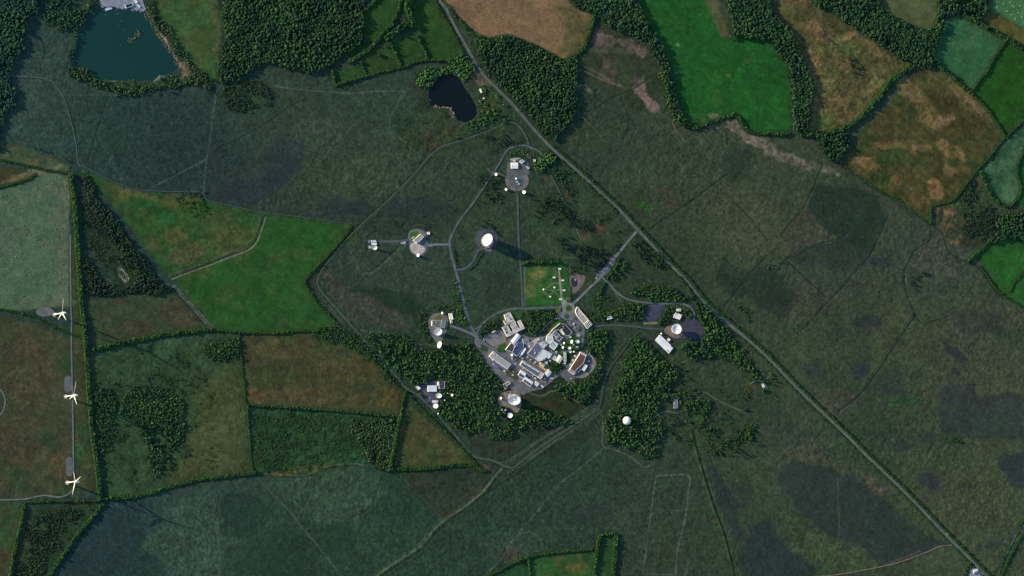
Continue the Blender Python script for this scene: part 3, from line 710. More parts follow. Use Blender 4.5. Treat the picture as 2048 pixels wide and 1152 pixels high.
# undergrowth below woods and scrub
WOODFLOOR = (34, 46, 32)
WOODS = [  # name, label, polygon, spacing px, radius m (lo, hi), height m (lo, hi), cover 0..1, palette
 ('woodland', 'dense mixed wood between the quarry field and the paddocks', [(440,-20),(730,-20),(724,20),(728,48),(726,80),(690,106),(662,132),(640,140),(600,142),(575,134),(548,128),(520,131),(490,150),(455,163),(434,166),(434,130),(442,100),(449,50)], 3.0, (1.6,3.3), (4.5,9), .97, 'wood'),
 ('scrub', 'dark gorse scrub at the edge of the moor below the wood', [(440,172),(470,164),(520,160),(545,170),(540,185),(546,205),(520,215),(500,230),(470,222),(445,205)], 3.2, (1.2,2.2), (1.8,3.4), .6, 'dark'),
 ('woodland', 'dark wood filling the top left corner', [(-40,-40),(100,-40),(82,8),(62,30),(44,62),(30,92),(12,128),(-40,150)], 3.2, (2.0,3.6), (5,9), .93, 'blue'),
 ('woodland', 'strip of wood down the left edge of the moor', [(-40,170),(-2,150),(14,118),(34,84),(50,64),(52,76),(36,105),(26,135),(20,160),(26,180),(14,215),(2,262),(-2,300),(-40,300)], 3.2, (2.0,3.4), (5,8.5), .9, 'blue'),
 ('woodland', 'bank of trees on the western shore of the quarry lake', [(95,10),(160,-20),(196,-20),(192,14),(186,28),(190,46),(176,64),(166,86),(158,60),(150,64),(120,62),(100,60),(85,50)], 3.6, (1.6,3.0), (3.5,7), .7, 'blue'),
 ('scrub', 'low willows along the left shore of the quarry lake', [(156,64),(166,84),(158,100),(150,120),(145,136),(138,150),(134,140),(142,110),(150,80)], 3.2, (1.4,2.4), (2.5,5), .85, 'blue'),
 ('scrub', 'bushy bank below the quarry lake', [(136,132),(160,134),(180,140),(188,152),(200,160),(240,162),(262,160),(300,166),(330,160),(350,150),(362,156),(366,164),(384,152),(384,138),(410,150),(424,164),(420,172),(380,174),(340,178),(300,184),(272,192),(245,190),(210,182),(180,172),(150,158),(136,146)], 3.1, (1.3,2.6), (2.5,5.5), .8, 'mid'),
 ('scrub', 'hedge bank between the quarry lake and the green field', [(290,0),(304,4),(318,34),(336,66),(350,92),(372,116),(392,134),(386,140),(372,124),(356,108),(340,84),(322,60),(306,36),(296,18)], 3.0, (1.4,2.6), (3,5.5), .8, 'mid'),
 ('woodland', 'broad wood beside the main road at the top', [(946,76),(976,78),(1002,70),(1026,70),(1062,87),(1105,109),(1128,124),(1148,112),(1153,130),(1152,190),(1151,218),(1140,240),(1118,266),(1106,282),(1088,268),(1062,240),(1030,205),(1002,176),(976,150),(962,124),(950,98)], 3.0, (1.6,3.0), (5,8.5), .97, 'wood'),
 ('woodland', 'curved belt of tall trees left of the bright green field', [(1138,-20),(1262,-20),(1276,16),(1300,58),(1318,84),(1330,108),(1340,148),(1352,186),(1362,224),(1380,250),(1372,258),(1352,246),(1336,222),(1326,192),(1322,150),(1304,104),(1276,74),(1234,58),(1202,46),(1190,30),(1170,20),(1150,12)], 3.4, (2.0,3.6), (6,9.5), .95, 'wood'),
 ('woodland', 'square block of wood above the bright green field', [(1450,-20),(1536,-20),(1540,10),(1544,40),(1540,78),(1500,78),(1463,71),(1462,40)], 3.4, (2.2,3.8), (6,9.5), .96, 'wood'),
 ('woodland', 'long belt of trees right of the bright green field', [(1534,20),(1556,34),(1572,58),(1596,82),(1604,108),(1614,132),(1618,150),(1626,180),(1618,222),(1614,262),(1596,268),(1582,262),(1582,170),(1574,134),(1556,104),(1540,78),(1540,50)], 3.4, (2.0,3.6), (6,9.5), .97, 'wood'),
 ('woodland', 'wide belt of trees above the tawny scrub field', [(1612,-20),(1742,-20),(1768,20),(1800,42),(1832,56),(1856,62),(1872,52),(1890,42),(1880,66),(1872,84),(1862,112),(1878,126),(1856,136),(1838,128),(1822,128),(1782,104),(1746,84),(1716,58),(1684,44),(1660,22),(1628,10)], 3.3, (2.0,3.6), (6,10), .96, 'wood'),
 ('woodland', 'group of tall trees in the top right corner', [(1882,-20),(1978,-20),(1976,22),(1966,34),(1950,30),(1930,26),(1912,30),(1894,38),(1880,30)], 4.0, (2.6,4.4), (6,10), .85, 'wood'),
 ('woodland', 'clump of trees at the left corner of the dry meadow', [(1636,262),(1660,262),(1690,262),(1700,278),(1694,296),(1682,316),(1670,328),(1654,318),(1640,300),(1630,280)], 3.4, (2.0,3.6), (5,9), .95, 'wood'),
 ('woodland', 'clump of trees at the right edge above the small green field', [(1984,442),(2004,430),(2030,424),(2060,420),(2100,480),(2048,484),(2020,480),(2010,470),(1996,480),(1986,492),(1976,486),(2000,456)], 3.6, (2.0,3.8), (5,9), .85, 'wood'),
 ('scrub', 'dark thorn scrub in the hollow beside the dry meadow', [(1930,380),(1955,360),(1975,395),(2000,440),(1986,470),(1960,480),(1920,470),(1925,430),(1910,420)], 3.4, (1.3,2.4), (2,3.8), .55, 'dark'),
 ('woodland', 'wood across the south west of the station', [(728,680),(760,668),(792,664),(826,676),(836,700),(862,700),(880,702),(902,690),(936,684),(950,700),(972,728),(986,748),(1000,764),(1006,780),(996,792),(992,812),(1010,822),(1014,842),(1000,852),(975,862),(940,870),(914,852),(886,832),(862,808),(842,786),(812,764),(790,742),(764,724),(744,706)], 3.2, (1.2,3.1), (2,6.4), .74, 'site'),
 ('scrub', 'leafy scrub between the grey road and the green field', [(620,660),(672,652),(700,664),(728,690),(764,726),(800,764),(790,768),(750,734),(716,706),(690,686),(650,672),(620,668)], 3.1, (1.1,2.0), (2,4), .85, 'site'),
 ('woodland', 'trees round the lowest large dish', [(1046,800),(1060,812),(1100,828),(1150,838),(1130,852),(1092,856),(1060,850),(1042,868),(1020,880),(985,878),(980,864),(1016,848),(1034,832),(1042,816)], 3.1, (1.3,3.0), (2,6.4), .8, 'site'),
 ('woodland', 'trees on the eastern edge of the main buildings', [(1178,664),(1206,656),(1218,664),(1222,684),(1208,704),(1202,730),(1196,760),(1184,788),(1168,806),(1142,796),(1108,782),(1112,770),(1140,768),(1166,760),(1184,748),(1196,732),(1192,716),(1180,700)], 3.1, (1.6,3.3), (3.5,7.8), .92, 'site'),
 ('woodland', 'broad wood east of the grass track', [(1276,668),(1296,688),(1312,704),(1330,720),(1346,738),(1354,752),(1342,768),(1326,792),(1308,830),(1318,850),(1316,880),(1306,908),(1292,918),(1272,896),(1240,884),(1214,884),(1206,868),(1218,830),(1222,790),(1236,752),(1250,716),(1262,692)], 3.1, (1.4,3.3), (3,7.8), .82, 'site'),
 ('woodland', 'trees wrapping the eastern dish compound', [(1330,610),(1352,610),(1372,618),(1384,634),(1372,634),(1366,626),(1344,622),(1338,636),(1330,648),(1318,652),(1322,634)], 3.0, (1.3,2.4), (2.5,5), .85, 'site'),
 ('woodland', 'trees between the eastern dish and the main road', [(1384,604),(1406,606),(1430,630),(1462,664),(1476,690),(1450,700),(1420,720),(1390,724),(1370,710),(1350,700),(1372,682),(1398,686),(1410,672),(1412,656),(1398,644),(1390,632)], 3.2, (1.5,3.4), (3,7.8), .84, 'site'),
 ('woodland', 'trees between the two lanes east of the roundabout', [(1242,608),(1268,604),(1294,610),(1290,630),(1284,646),(1262,640),(1240,634),(1222,640),(1196,640),(1184,634),(1190,624),(1220,622)], 3.2, (1.4,2.6), (3,6), .85, 'site'),
 ('woodland', 'trees along the lane above the dark car park', [(1264,572),(1290,566),(1330,576),(1370,588),(1394,602),(1360,604),(1320,602),(1280,598),(1262,592)], 3.2, (1.4,2.6), (3,6), .8, 'site'),
 ('woodland', 'trees behind the four sided lawn and the roundabout', [(1050,622),(1070,621),(1104,620),(1118,624),(1108,636),(1094,646),(1086,660),(1076,672),(1062,668),(1052,650),(1050,634)], 3.2, (1.5,2.7), (3.5,6.5), .85, 'site'),
 ('woodland', 'small triangle of trees left of the grey car park', [(958,664),(968,646),(984,637),(992,648),(994,658),(980,664),(966,674),(960,672)], 3.0, (1.3,2.3), (2.5,5), .9, 'site'),
 ('scrub', 'scrubby copse inside the rough green pasture', [(236,800),(262,782),(280,770),(300,784),(330,776),(360,790),(368,820),(364,850),(356,880),(340,910),(322,934),(306,962),(302,930),(296,896),(280,880),(290,850),(260,846),(240,830)], 3.3, (1.5,3.0), (2.5,6), .66, 'wood'),
 ('scrub', 'dense bushes inside the long hedge of the rough pasture', [(184,780),(210,776),(228,800),(232,830),(224,862),(216,900),(206,920),(200,880),(196,830)], 3.3, (1.5,2.8), (2.5,5.5), .72, 'wood'),
 ('scrub', 'clump of bushes in the upper right corner of the rough pasture', [(404,690),(430,680),(466,676),(478,690),(476,714),(450,722),(420,718),(408,706)], 3.3, (1.5,2.8), (3,5.5), .85, 'wood'),
 ('scrub', 'thicket at the right hand end of the rough green field', [(700,850),(740,836),(790,838),(790,880),(786,930),(776,944),(756,936),(736,918),(728,890),(710,880)], 3.2, (1.4,2.8), (3,6), .9, 'mid'),
 ('scrub', 'bracken and gorse covering the rough green field', [(502,824),(640,828),(720,834),(790,838),(720,890),(680,930),(560,946),(508,942)], 3.6, (.9,1.85), (1.0,2.3), .52, 'mid'),
 ('scrub', 'wooded strip along the diagonal hedge of the dark triangle', [(160,345),(172,352),(196,392),(222,430),(256,480),(290,524),(320,560),(344,582),(300,588),(240,590),(200,592),(172,588),(168,520),(186,530),(200,566),(240,572),(256,572),(262,556),(240,510),(212,470),(190,430),(170,390)], 3.1, (1.4,2.8), (3,6.5), .94, 'dark'),
 ('scrub', 'thorny scrub filling the enclosure at the bottom left', [(80,1030),(130,1020),(180,1016),(150,1050),(125,1085),(100,1115),(70,1160),(35,1160),(50,1100),(60,1060)], 3.3, (1.2,2.2), (1.8,4), .7, 'dark'),
 ('woodland', 'trees round the dark quarry pond', [(832,150),(856,140),(880,134),(910,122),(926,112),(938,120),(950,140),(940,158),(930,162),(918,152),(900,144),(880,148),(866,160),(858,178),(840,174)], 3.2, (1.5,2.8), (3,6), .85, 'bright'),
 ('scrub', 'bushes on the grassy bank between the dark pond and the main road', [(956,168),(970,166),(990,184),(1010,206),(1030,226),(1012,236),(980,250),(950,264),(920,276),(905,270),(930,250),(956,238),(962,220),(960,200)], 3.6, (1.2,2.4), (2,4.5), .55, 'bright'),
 ('scrub', 'rusty bracken below the dark quarry pond', [(800,215),(830,200),(858,190),(862,212),(890,218),(905,236),(920,250),(900,270),(870,290),(830,295),(790,280),(780,250)], 4.0, (.9,1.8), (.9,2.0), .4, 'mid'),
 ('woodland', 'trees beside the junction by the top compound', [(1064,324),(1078,312),(1090,300),(1104,304),(1116,318),(1108,332),(1096,330),(1090,345),(1078,352),(1066,344)], 3.4, (1.8,3.2), (4,7.5), .85, 'bright'),
 ('woodland', 'trees round the hut at the lower right of the wood', [(1340,792),(1352,780),(1372,776),(1390,790),(1400,810),(1390,820),(1372,822),(1360,816),(1346,820),(1338,808)], 3.2, (1.4,2.6), (3,6), .7, 'site'),
 ('woodland', 'thicket along the stream right of the slab roofed hut', [(1396,700),(1430,690),(1480,700),(1490,720),(1470,712),(1440,706),(1420,720),(1400,716)], 3.2, (1.3,2.4), (2.5,5), .7, 'site'),
 ('woodland', 'trees round the house beside the main road', [(1494,746),(1520,738),(1542,748),(1552,768),(1548,790),(1534,800),(1524,784),(1512,776),(1500,766)], 3.5, (1.6,2.8), (3,6), .55, 'site'),
 ('scrub', 'low thorn filling the middle of the dark triangle', [(164,390),(196,396),(262,484),(304,545),(232,572),(200,520),(170,520)], 3.6, (1.0,2.2), (1.2,3.2), .42, 'dark'),
 ('scrub', 'loose bushes spreading round the copse of the rough pasture', [(188,740),(260,720),(330,708),(410,735),(424,800),(384,900),(310,968),(214,975),(204,900)], 4.0, (1.0,2.2), (1.4,3.4), .30, 'wood'),
 ('scrub', 'thicket between the eastern wood and the main road', [(1392,690),(1450,694),(1482,700),(1508,742),(1484,738),(1440,716),(1398,722)], 3.3, (1.2,2.8), (2,5.5), .66, 'site'),
 ('scrub', 'loose bushes between the eastern wood and the damp meadow', [(1340,770),(1370,740),(1400,760),(1420,800),(1400,900),(1350,880),(1320,860),(1312,830)], 3.8, (1.0,2.4), (1.6,4.5), .36, 'site'),
 ('scrub', 'bushes right of the mown lawn and the gravel yard', [(1136,530),(1160,536),(1190,552),(1174,572),(1150,590),(1138,604)], 3.4, (1.0,2.2), (1.6,3.6), .5, 'site'),
 ('scrub', 'scrub between the roundabout and the dark car park', [(1166,604),(1200,585),(1240,600),(1285,612),(1280,640),(1230,645),(1185,640),(1174,625)], 3.8, (1.0,2.2), (1.4,3.6), .34, 'site'),
 ('scrub', 'dark scrub below the bend of the perimeter track', [(905,268),(960,262),(1000,262),(1040,268),(1050,285),(1010,290),(960,300),(920,310),(880,300)], 3.6, (1.2,2.4), (2,4.2), .40, 'dark'),
 ('scrub', 'scattered scrub along the lane left of the ring pad', [(955,345),(990,330),(1010,340),(1008,400),(975,410),(945,440),(930,430),(960,385)], 3.8, (1.2,2.4), (2,4), .38, 'dark'),
 ('scrub', 'bushes behind the gabled equipment building', [(1016,302),(1050,299),(1068,310),(1050,316),(1020,315),(1012,322)], 3.4, (1.1,2.2), (1.6,3.4), .5, 'bright'),
 ('scrub', 'scattered thorns between the grass track and the main road', [(1096,330),(1130,345),(1200,410),(1262,462),(1240,478),(1180,430),(1120,372)], 4.0, (1.2,2.4), (2,4.2), .34, 'site'),
 ('scrub', 'dark clumps among the loose stand of conifers', [(1060,400),(1110,385),(1190,450),(1240,490),(1225,512),(1150,500),(1080,470)], 4.2, (1.2,2.6), (2,4.5), .30, 'dark'),
 ('scrub', 'scattered bushes round the left compound', [(738,440),(830,438),(880,428),(906,440),(892,472),(862,480),(850,460),(820,455),(800,470),(740,476)], 4.2, (1.0,2.0), (1.4,3), .25, 'dark'),
 ('scrub', 'broken clumps of thorn curving round the damp meadow', [(1436,694),(1470,700),(1500,722),(1504,760),(1500,800),(1484,830),(1474,820),(1486,790),(1484,740),(1464,714),(1436,706)], 3.4, (1.2,2.6), (2,5), .5, 'site'),
 ('scrub', 'loose clumps of trees running down to the lower moor', [(1388,804),(1410,800),(1420,850),(1440,880),(1470,876),(1490,850),(1512,840),(1510,870),(1490,890),(1466,906),(1440,912),(1404,904),(1398,860)], 3.4, (1.3,2.8), (2,5.5), .52, 'site'),
 ('scrub', 'thin line of thorns on the old field bank below the lilac roofed shed', [(1326,726),(1360,702),(1406,682),(1412,694),(1370,716),(1334,736)], 3.4, (1.2,2.4), (2,4.5), .5, 'site'),
 ('scrub', 'scattered bushes on the slope left of the lower left compound', [(752,700),(800,720),(850,716),(880,740),(840,760),(800,750)], 3.6, (1.0,2.2), (1.5,4), .4, 'bright'),
 ('scrub', 'leafy scrub between the left lane and the tilted dish', [(898,600),(914,560),(924,600),(936,640),(926,656),(910,648),(910,628)], 3.3, (1.2,2.4), (2,4.5), .7, 'bright'),
 ('scrub', 'scrub round the oval apron of the tilted dish', [(838,640),(850,620),(872,612),(892,606),(900,620),(880,620),(858,634),(852,660),(860,680),(852,684),(842,664)], 3.3, (1.1,2.2), (1.8,4), .55, 'site'),
]

HEDGES = [  # label, polyline, width px, height m (lo, hi)
 ('long hedge on the right side of the bale field', [(141,348),(146,390),(150,430),(153,480),(157,540),(160,590)], 9, (4,6.5)),
 ('tall hedge between the wind turbines and the rough pasture', [(160,592),(166,640),(171,690),(174,740),(178,800),(183,860),(190,910),(196,960),(199,1000)], 8.5, (4,6.2)),
 ('low hedge above the bale field', [(-20,316),(30,326),(60,333),(92,340),(142,348)], 3.5, (1.5,2.6)),
 ('short curved hedge at the upper left of the bale field', [(-20,378),(10,372),(34,366),(60,357),(72,349)], 5.5, (2,3.4)),
 ('hedge below the bale field past the first turbine', [(-20,616),(10,621),(40,626),(70,634),(96,648),(122,660),(145,669),(170,677)], 4.5, (1.6,3)),
 ('hedge above the rough pasture', [(186,699),(240,686),(280,679),(320,671),(370,664),(424,658)], 6.5, (3,5)),
 ('straight hedge below the emerald field', [(424,659),(470,664),(520,667),(560,666),(610,662),(650,662)], 4.5, (2.5,4)),
 ('thin upright hedge left of the brown field', [(478,668),(480,700),(485,742),(490,790),(495,830),(499,880),(504,944)], 3.2, (2,4)),
 ('hedge below the brown field', [(494,810),(540,813),(600,816),(660,821),(720,826),(796,834)], 4.5, (2.5,4.2)),
 ('short hedge at the right end of the brown field', [(800,834),(804,810),(811,782)], 5.5, (3,5)),
 ('hedge left of the small ochre field', [(799,834),(792,868),(787,900),(779,935)], 6, (3.5,6)),
 ('hedge below the small ochre field', [(772,940),(820,938),(862,936),(900,931),(935,931),(956,938),(972,942)], 6, (2.5,4.2)),
 ('curving hedge along the bottom of the rough pasture', [(202,997),(250,995),(300,986),(345,972),(400,959),(450,953),(512,945)], 6, (2.8,4.8)),
 ('hedge above the bottom left enclosure', [(50,1005),(90,1003),(140,1003),(200,1002)], 5.5, (2.5,4)),
 ('hedge left of the bottom left enclosure', [(48,1010),(42,1045),(32,1085),(24,1125),(18,1165)], 6.5, (3,5)),
 ('diagonal hedge right of the bottom left enclosure', [(206,1008),(188,1030),(160,1062),(135,1098),(112,1130),(90,1162)], 6.5, (3,5)),
 ('hedge between the emerald field and the station road', [(704,452),(688,474),(668,498),(644,522),(622,546),(610,562),(616,578),(636,606),(656,628),(672,648)], 5, (2,3.5)),
 ('hedge along the right side of the brown field', [(676,660),(700,682),(728,704),(760,736),(786,764),(808,784)], 4.5, (2,3.5)),
 ('hedge right of the small ochre field', [(814,788),(832,806),(852,826),(884,858),(906,878),(930,902),(954,932)], 4.5, (2,3.6)),
 ('hedge below the paddocks', [(672,170),(690,164),(728,153),(765,144),(800,136),(826,126),(856,120),(905,120),(926,108)], 5.5, (2.5,4.5)),
 ('short hedge left of the smallest paddock', [(664,140),(667,155),(671,172)], 5.5, (3,5)),
 ('winding hedge through the middle of the paddocks', [(696,124),(716,113),(732,103),(750,86),(764,68),(780,52),(792,32),(800,10),(804,-20)], 6, (2.5,5)),
 ('double tree hedge above the paddocks', [(770,78),(786,66),(800,56),(812,46),(826,50),(818,32),(812,14),(818,-20)], 11, (5,10)),
 ('short hedge between the two smallest paddocks', [(718,122),(724,134),(732,148)], 5, (2.5,4)),
 ('hedge between the two middle paddocks', [(780,88),(785,98),(792,112),(800,134)], 4.5, (3,5.5)),
 ('hedge left of the largest paddock', [(834,72),(842,90),(850,104),(854,118)], 5, (3.5,6)),
 ('hedge between the largest paddock and the main road', [(868,-20),(874,8),(890,36),(908,68),(926,104)], 3.5, (1.8,3)),
 ('short hedge at the top of the upper paddock', [(722,24),(738,12),(752,0),(762,-14)], 6, (3,5)),
 ('hedge along the left of the ploughed field', [(890,8),(904,28),(920,42),(936,60),(954,72),(976,79)], 6, (2.5,4.5)),
 ('hedge round the right end of the ploughed field', [(1104,112),(1124,122),(1148,112),(1166,98),(1176,72),(1184,46),(1190,24)], 6.5, (3,5.5)),
 ('hedge below the bright green field', [(1372,252),(1388,256),(1400,252),(1424,243),(1448,236),(1468,229),(1480,240),(1494,262),(1530,267),(1580,268)], 6.5, (3,5.5)),
 ('thick hedge between the tawny scrub and the dry meadow', [(1600,268),(1640,270),(1668,262),(1692,254),(1718,238),(1740,214),(1756,198),(1776,168),(1796,150),(1826,132)], 9, (4,6.5)),
 ('hedge right of the olive field at the top', [(1876,-20),(1878,28),(1864,60)], 4.5, (3,5)),
 ('hedge along the right of the teal green field', [(1940,186),(1956,164),(1976,138),(1990,112),(2014,80)], 4, (2.5,4)),
 ('tree hedge above the teal green field', [(1926,30),(1950,42),(1980,60),(2012,78),(2048,98),(2120,130)], 8, (4,6.5)),
 ('hedge along the lower left of the teal green field', [(1860,118),(1880,134),(1904,152),(1922,170),(1940,184)], 6, (3.5,5.5)),
 ('hedge above the dry meadow on its right', [(1944,188),(1964,206),(1980,226),(1996,250),(2010,272)], 5, (2.5,4.5)),
 ('hedge along the lower right of the dry meadow', [(2008,276),(1982,310),(1960,334),(1934,366),(1914,394),(1898,404),(1866,411)], 4, (2.2,3.6)),
 ('short hedge at the bottom tip of the dry meadow', [(1863,412),(1861,430),(1861,448)], 4.5, (2.5,4)),
 ('thin hedge along the lower left of the dry meadow', [(1686,330),(1712,350),(1742,370),(1776,390),(1806,406),(1840,432),(1862,447)], 2.4, (1.2,2)),
 ('hedge beside the dark green field on the right edge', [(2120,190),(2048,241),(2012,276)], 4.5, (2.5,4)),
 ('hedge below the pale green field on the right', [(1960,342),(1970,366),(1982,390),(1994,402),(2014,414)], 6, (3,4.5)),
 ('winding hedge near the right edge', [(2060,270),(2046,304),(2036,332),(2036,352),(2042,374),(2036,396),(2018,414)], 4.5, (2.5,4)),
 ('hedge above the small bottom right pasture', [(1936,525),(1952,508),(1968,494),(1984,476)], 7, (3,5)),
 ('hedge across the small right hand pasture', [(2060,526),(2044,546),(2030,564),(2018,584)], 3, (1.8,3)),
 ('hedge below the small right hand pasture', [(1958,532),(1974,552),(1990,574),(2012,594),(2060,622)], 3.5, (1.8,3)),
 ('long hedge above the bottom paddocks', [(950,1165),(1000,1140),(1036,1122),(1062,1113),(1100,1107),(1150,1102),(1188,1098)], 5, (2.5,4)),
 ('short hedge left of the bottom paddock', [(1056,1118),(1059,1140),(1060,1165)], 5.5, (3,4.5)),
 ('hedge between the bottom paddocks', [(1198,1072),(1194,1100),(1190,1130),(1186,1165)], 6, (3.5,5)),
 ('short hedge at the top of the narrow bottom paddock', [(1200,1071),(1216,1069),(1232,1067)], 5, (3,4.5)),
 ('tall hedge right of the narrow bottom paddock', [(1232,1068),(1230,1100),(1227,1130),(1224,1165)], 8, (3.5,5)),
 ('double hedge at the bottom right corner', [(2060,1020),(2040,1052),(2024,1085),(2004,1122),(1988,1165)], 3, (1.6,2.8)),
 ('hedge beside the track in the bottom right corner', [(2070,1040),(2048,1066),(2030,1096),(2012,1130),(2000,1165)], 4, (2,3.2)),
 ('leafy hedge left of the station road', [(906,500),(912,530),(920,566),(927,600),(932,628),(938,650)], 5, (2,4)),
 ('hedge right of the tower dish lane', [(938,540),(950,530),(958,516),(966,504)], 2.5, (1.2,2.2)),
 ('bushy hedge by the entrance car park', [(1196,592),(1212,560),(1222,545),(1234,528),(1240,514)], 5, (2.5,4.5)),
 ('hedge along the top of the mown lawn', [(1044,528),(1064,522),(1090,526),(1114,522)], 7, (3,5)),
 ('hedge below the roundabout lane', [(1052,621),(1075,619.5),(1105,619)], 3, (1.5,2.8)),
 ('yellowish hedge round the rounded car park', [(1152,635),(1159,642),(1163,652),(1160,661),(1151,666)], 2.6, (1,1.8)),
 ('hedge between the dark car park and the eastern compound', [(1334,612),(1330,624),(1322,636),(1317,646)], 5, (2.2,4)),
]
MR = ROADS[0][1]
HEDGES += [
 ('roadside hedge on the moor side of the main road, above the entrance', offset_line(MR[10:15], -6.0), 4.5, (1.6,3.4)),
 ('roadside hedge on the station side of the main road, above the entrance', offset_line(MR[10:14], 6.5), 5, (1.6,3.6)),
 ('roadside hedge on the moor side of the main road, by the eastern compound', offset_line(MR[14:22], -6.2), 5.5, (2.2,4.0)),
 ('roadside hedge on the station side of the main road, below the entrance', offset_line(MR[15:19], 6.5), 5, (1.8,3.8)),
 ('roadside hedge on the moor side of the main road, lower part', offset_line(MR[21:29], -5.6), 5, (2.0,3.6)),
 ('roadside hedge on the station side of the main road, lower part', offset_line(MR[20:29], 5.4), 3, (1.0,2.2)),
]

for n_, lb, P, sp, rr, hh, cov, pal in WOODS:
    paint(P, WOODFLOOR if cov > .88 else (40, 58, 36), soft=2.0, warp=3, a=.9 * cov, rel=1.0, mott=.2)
for lb, P, w, hh in HEDGES:
    trail(P, w + 1.5, (40, 62, 34), a=.85, soft=1.6)

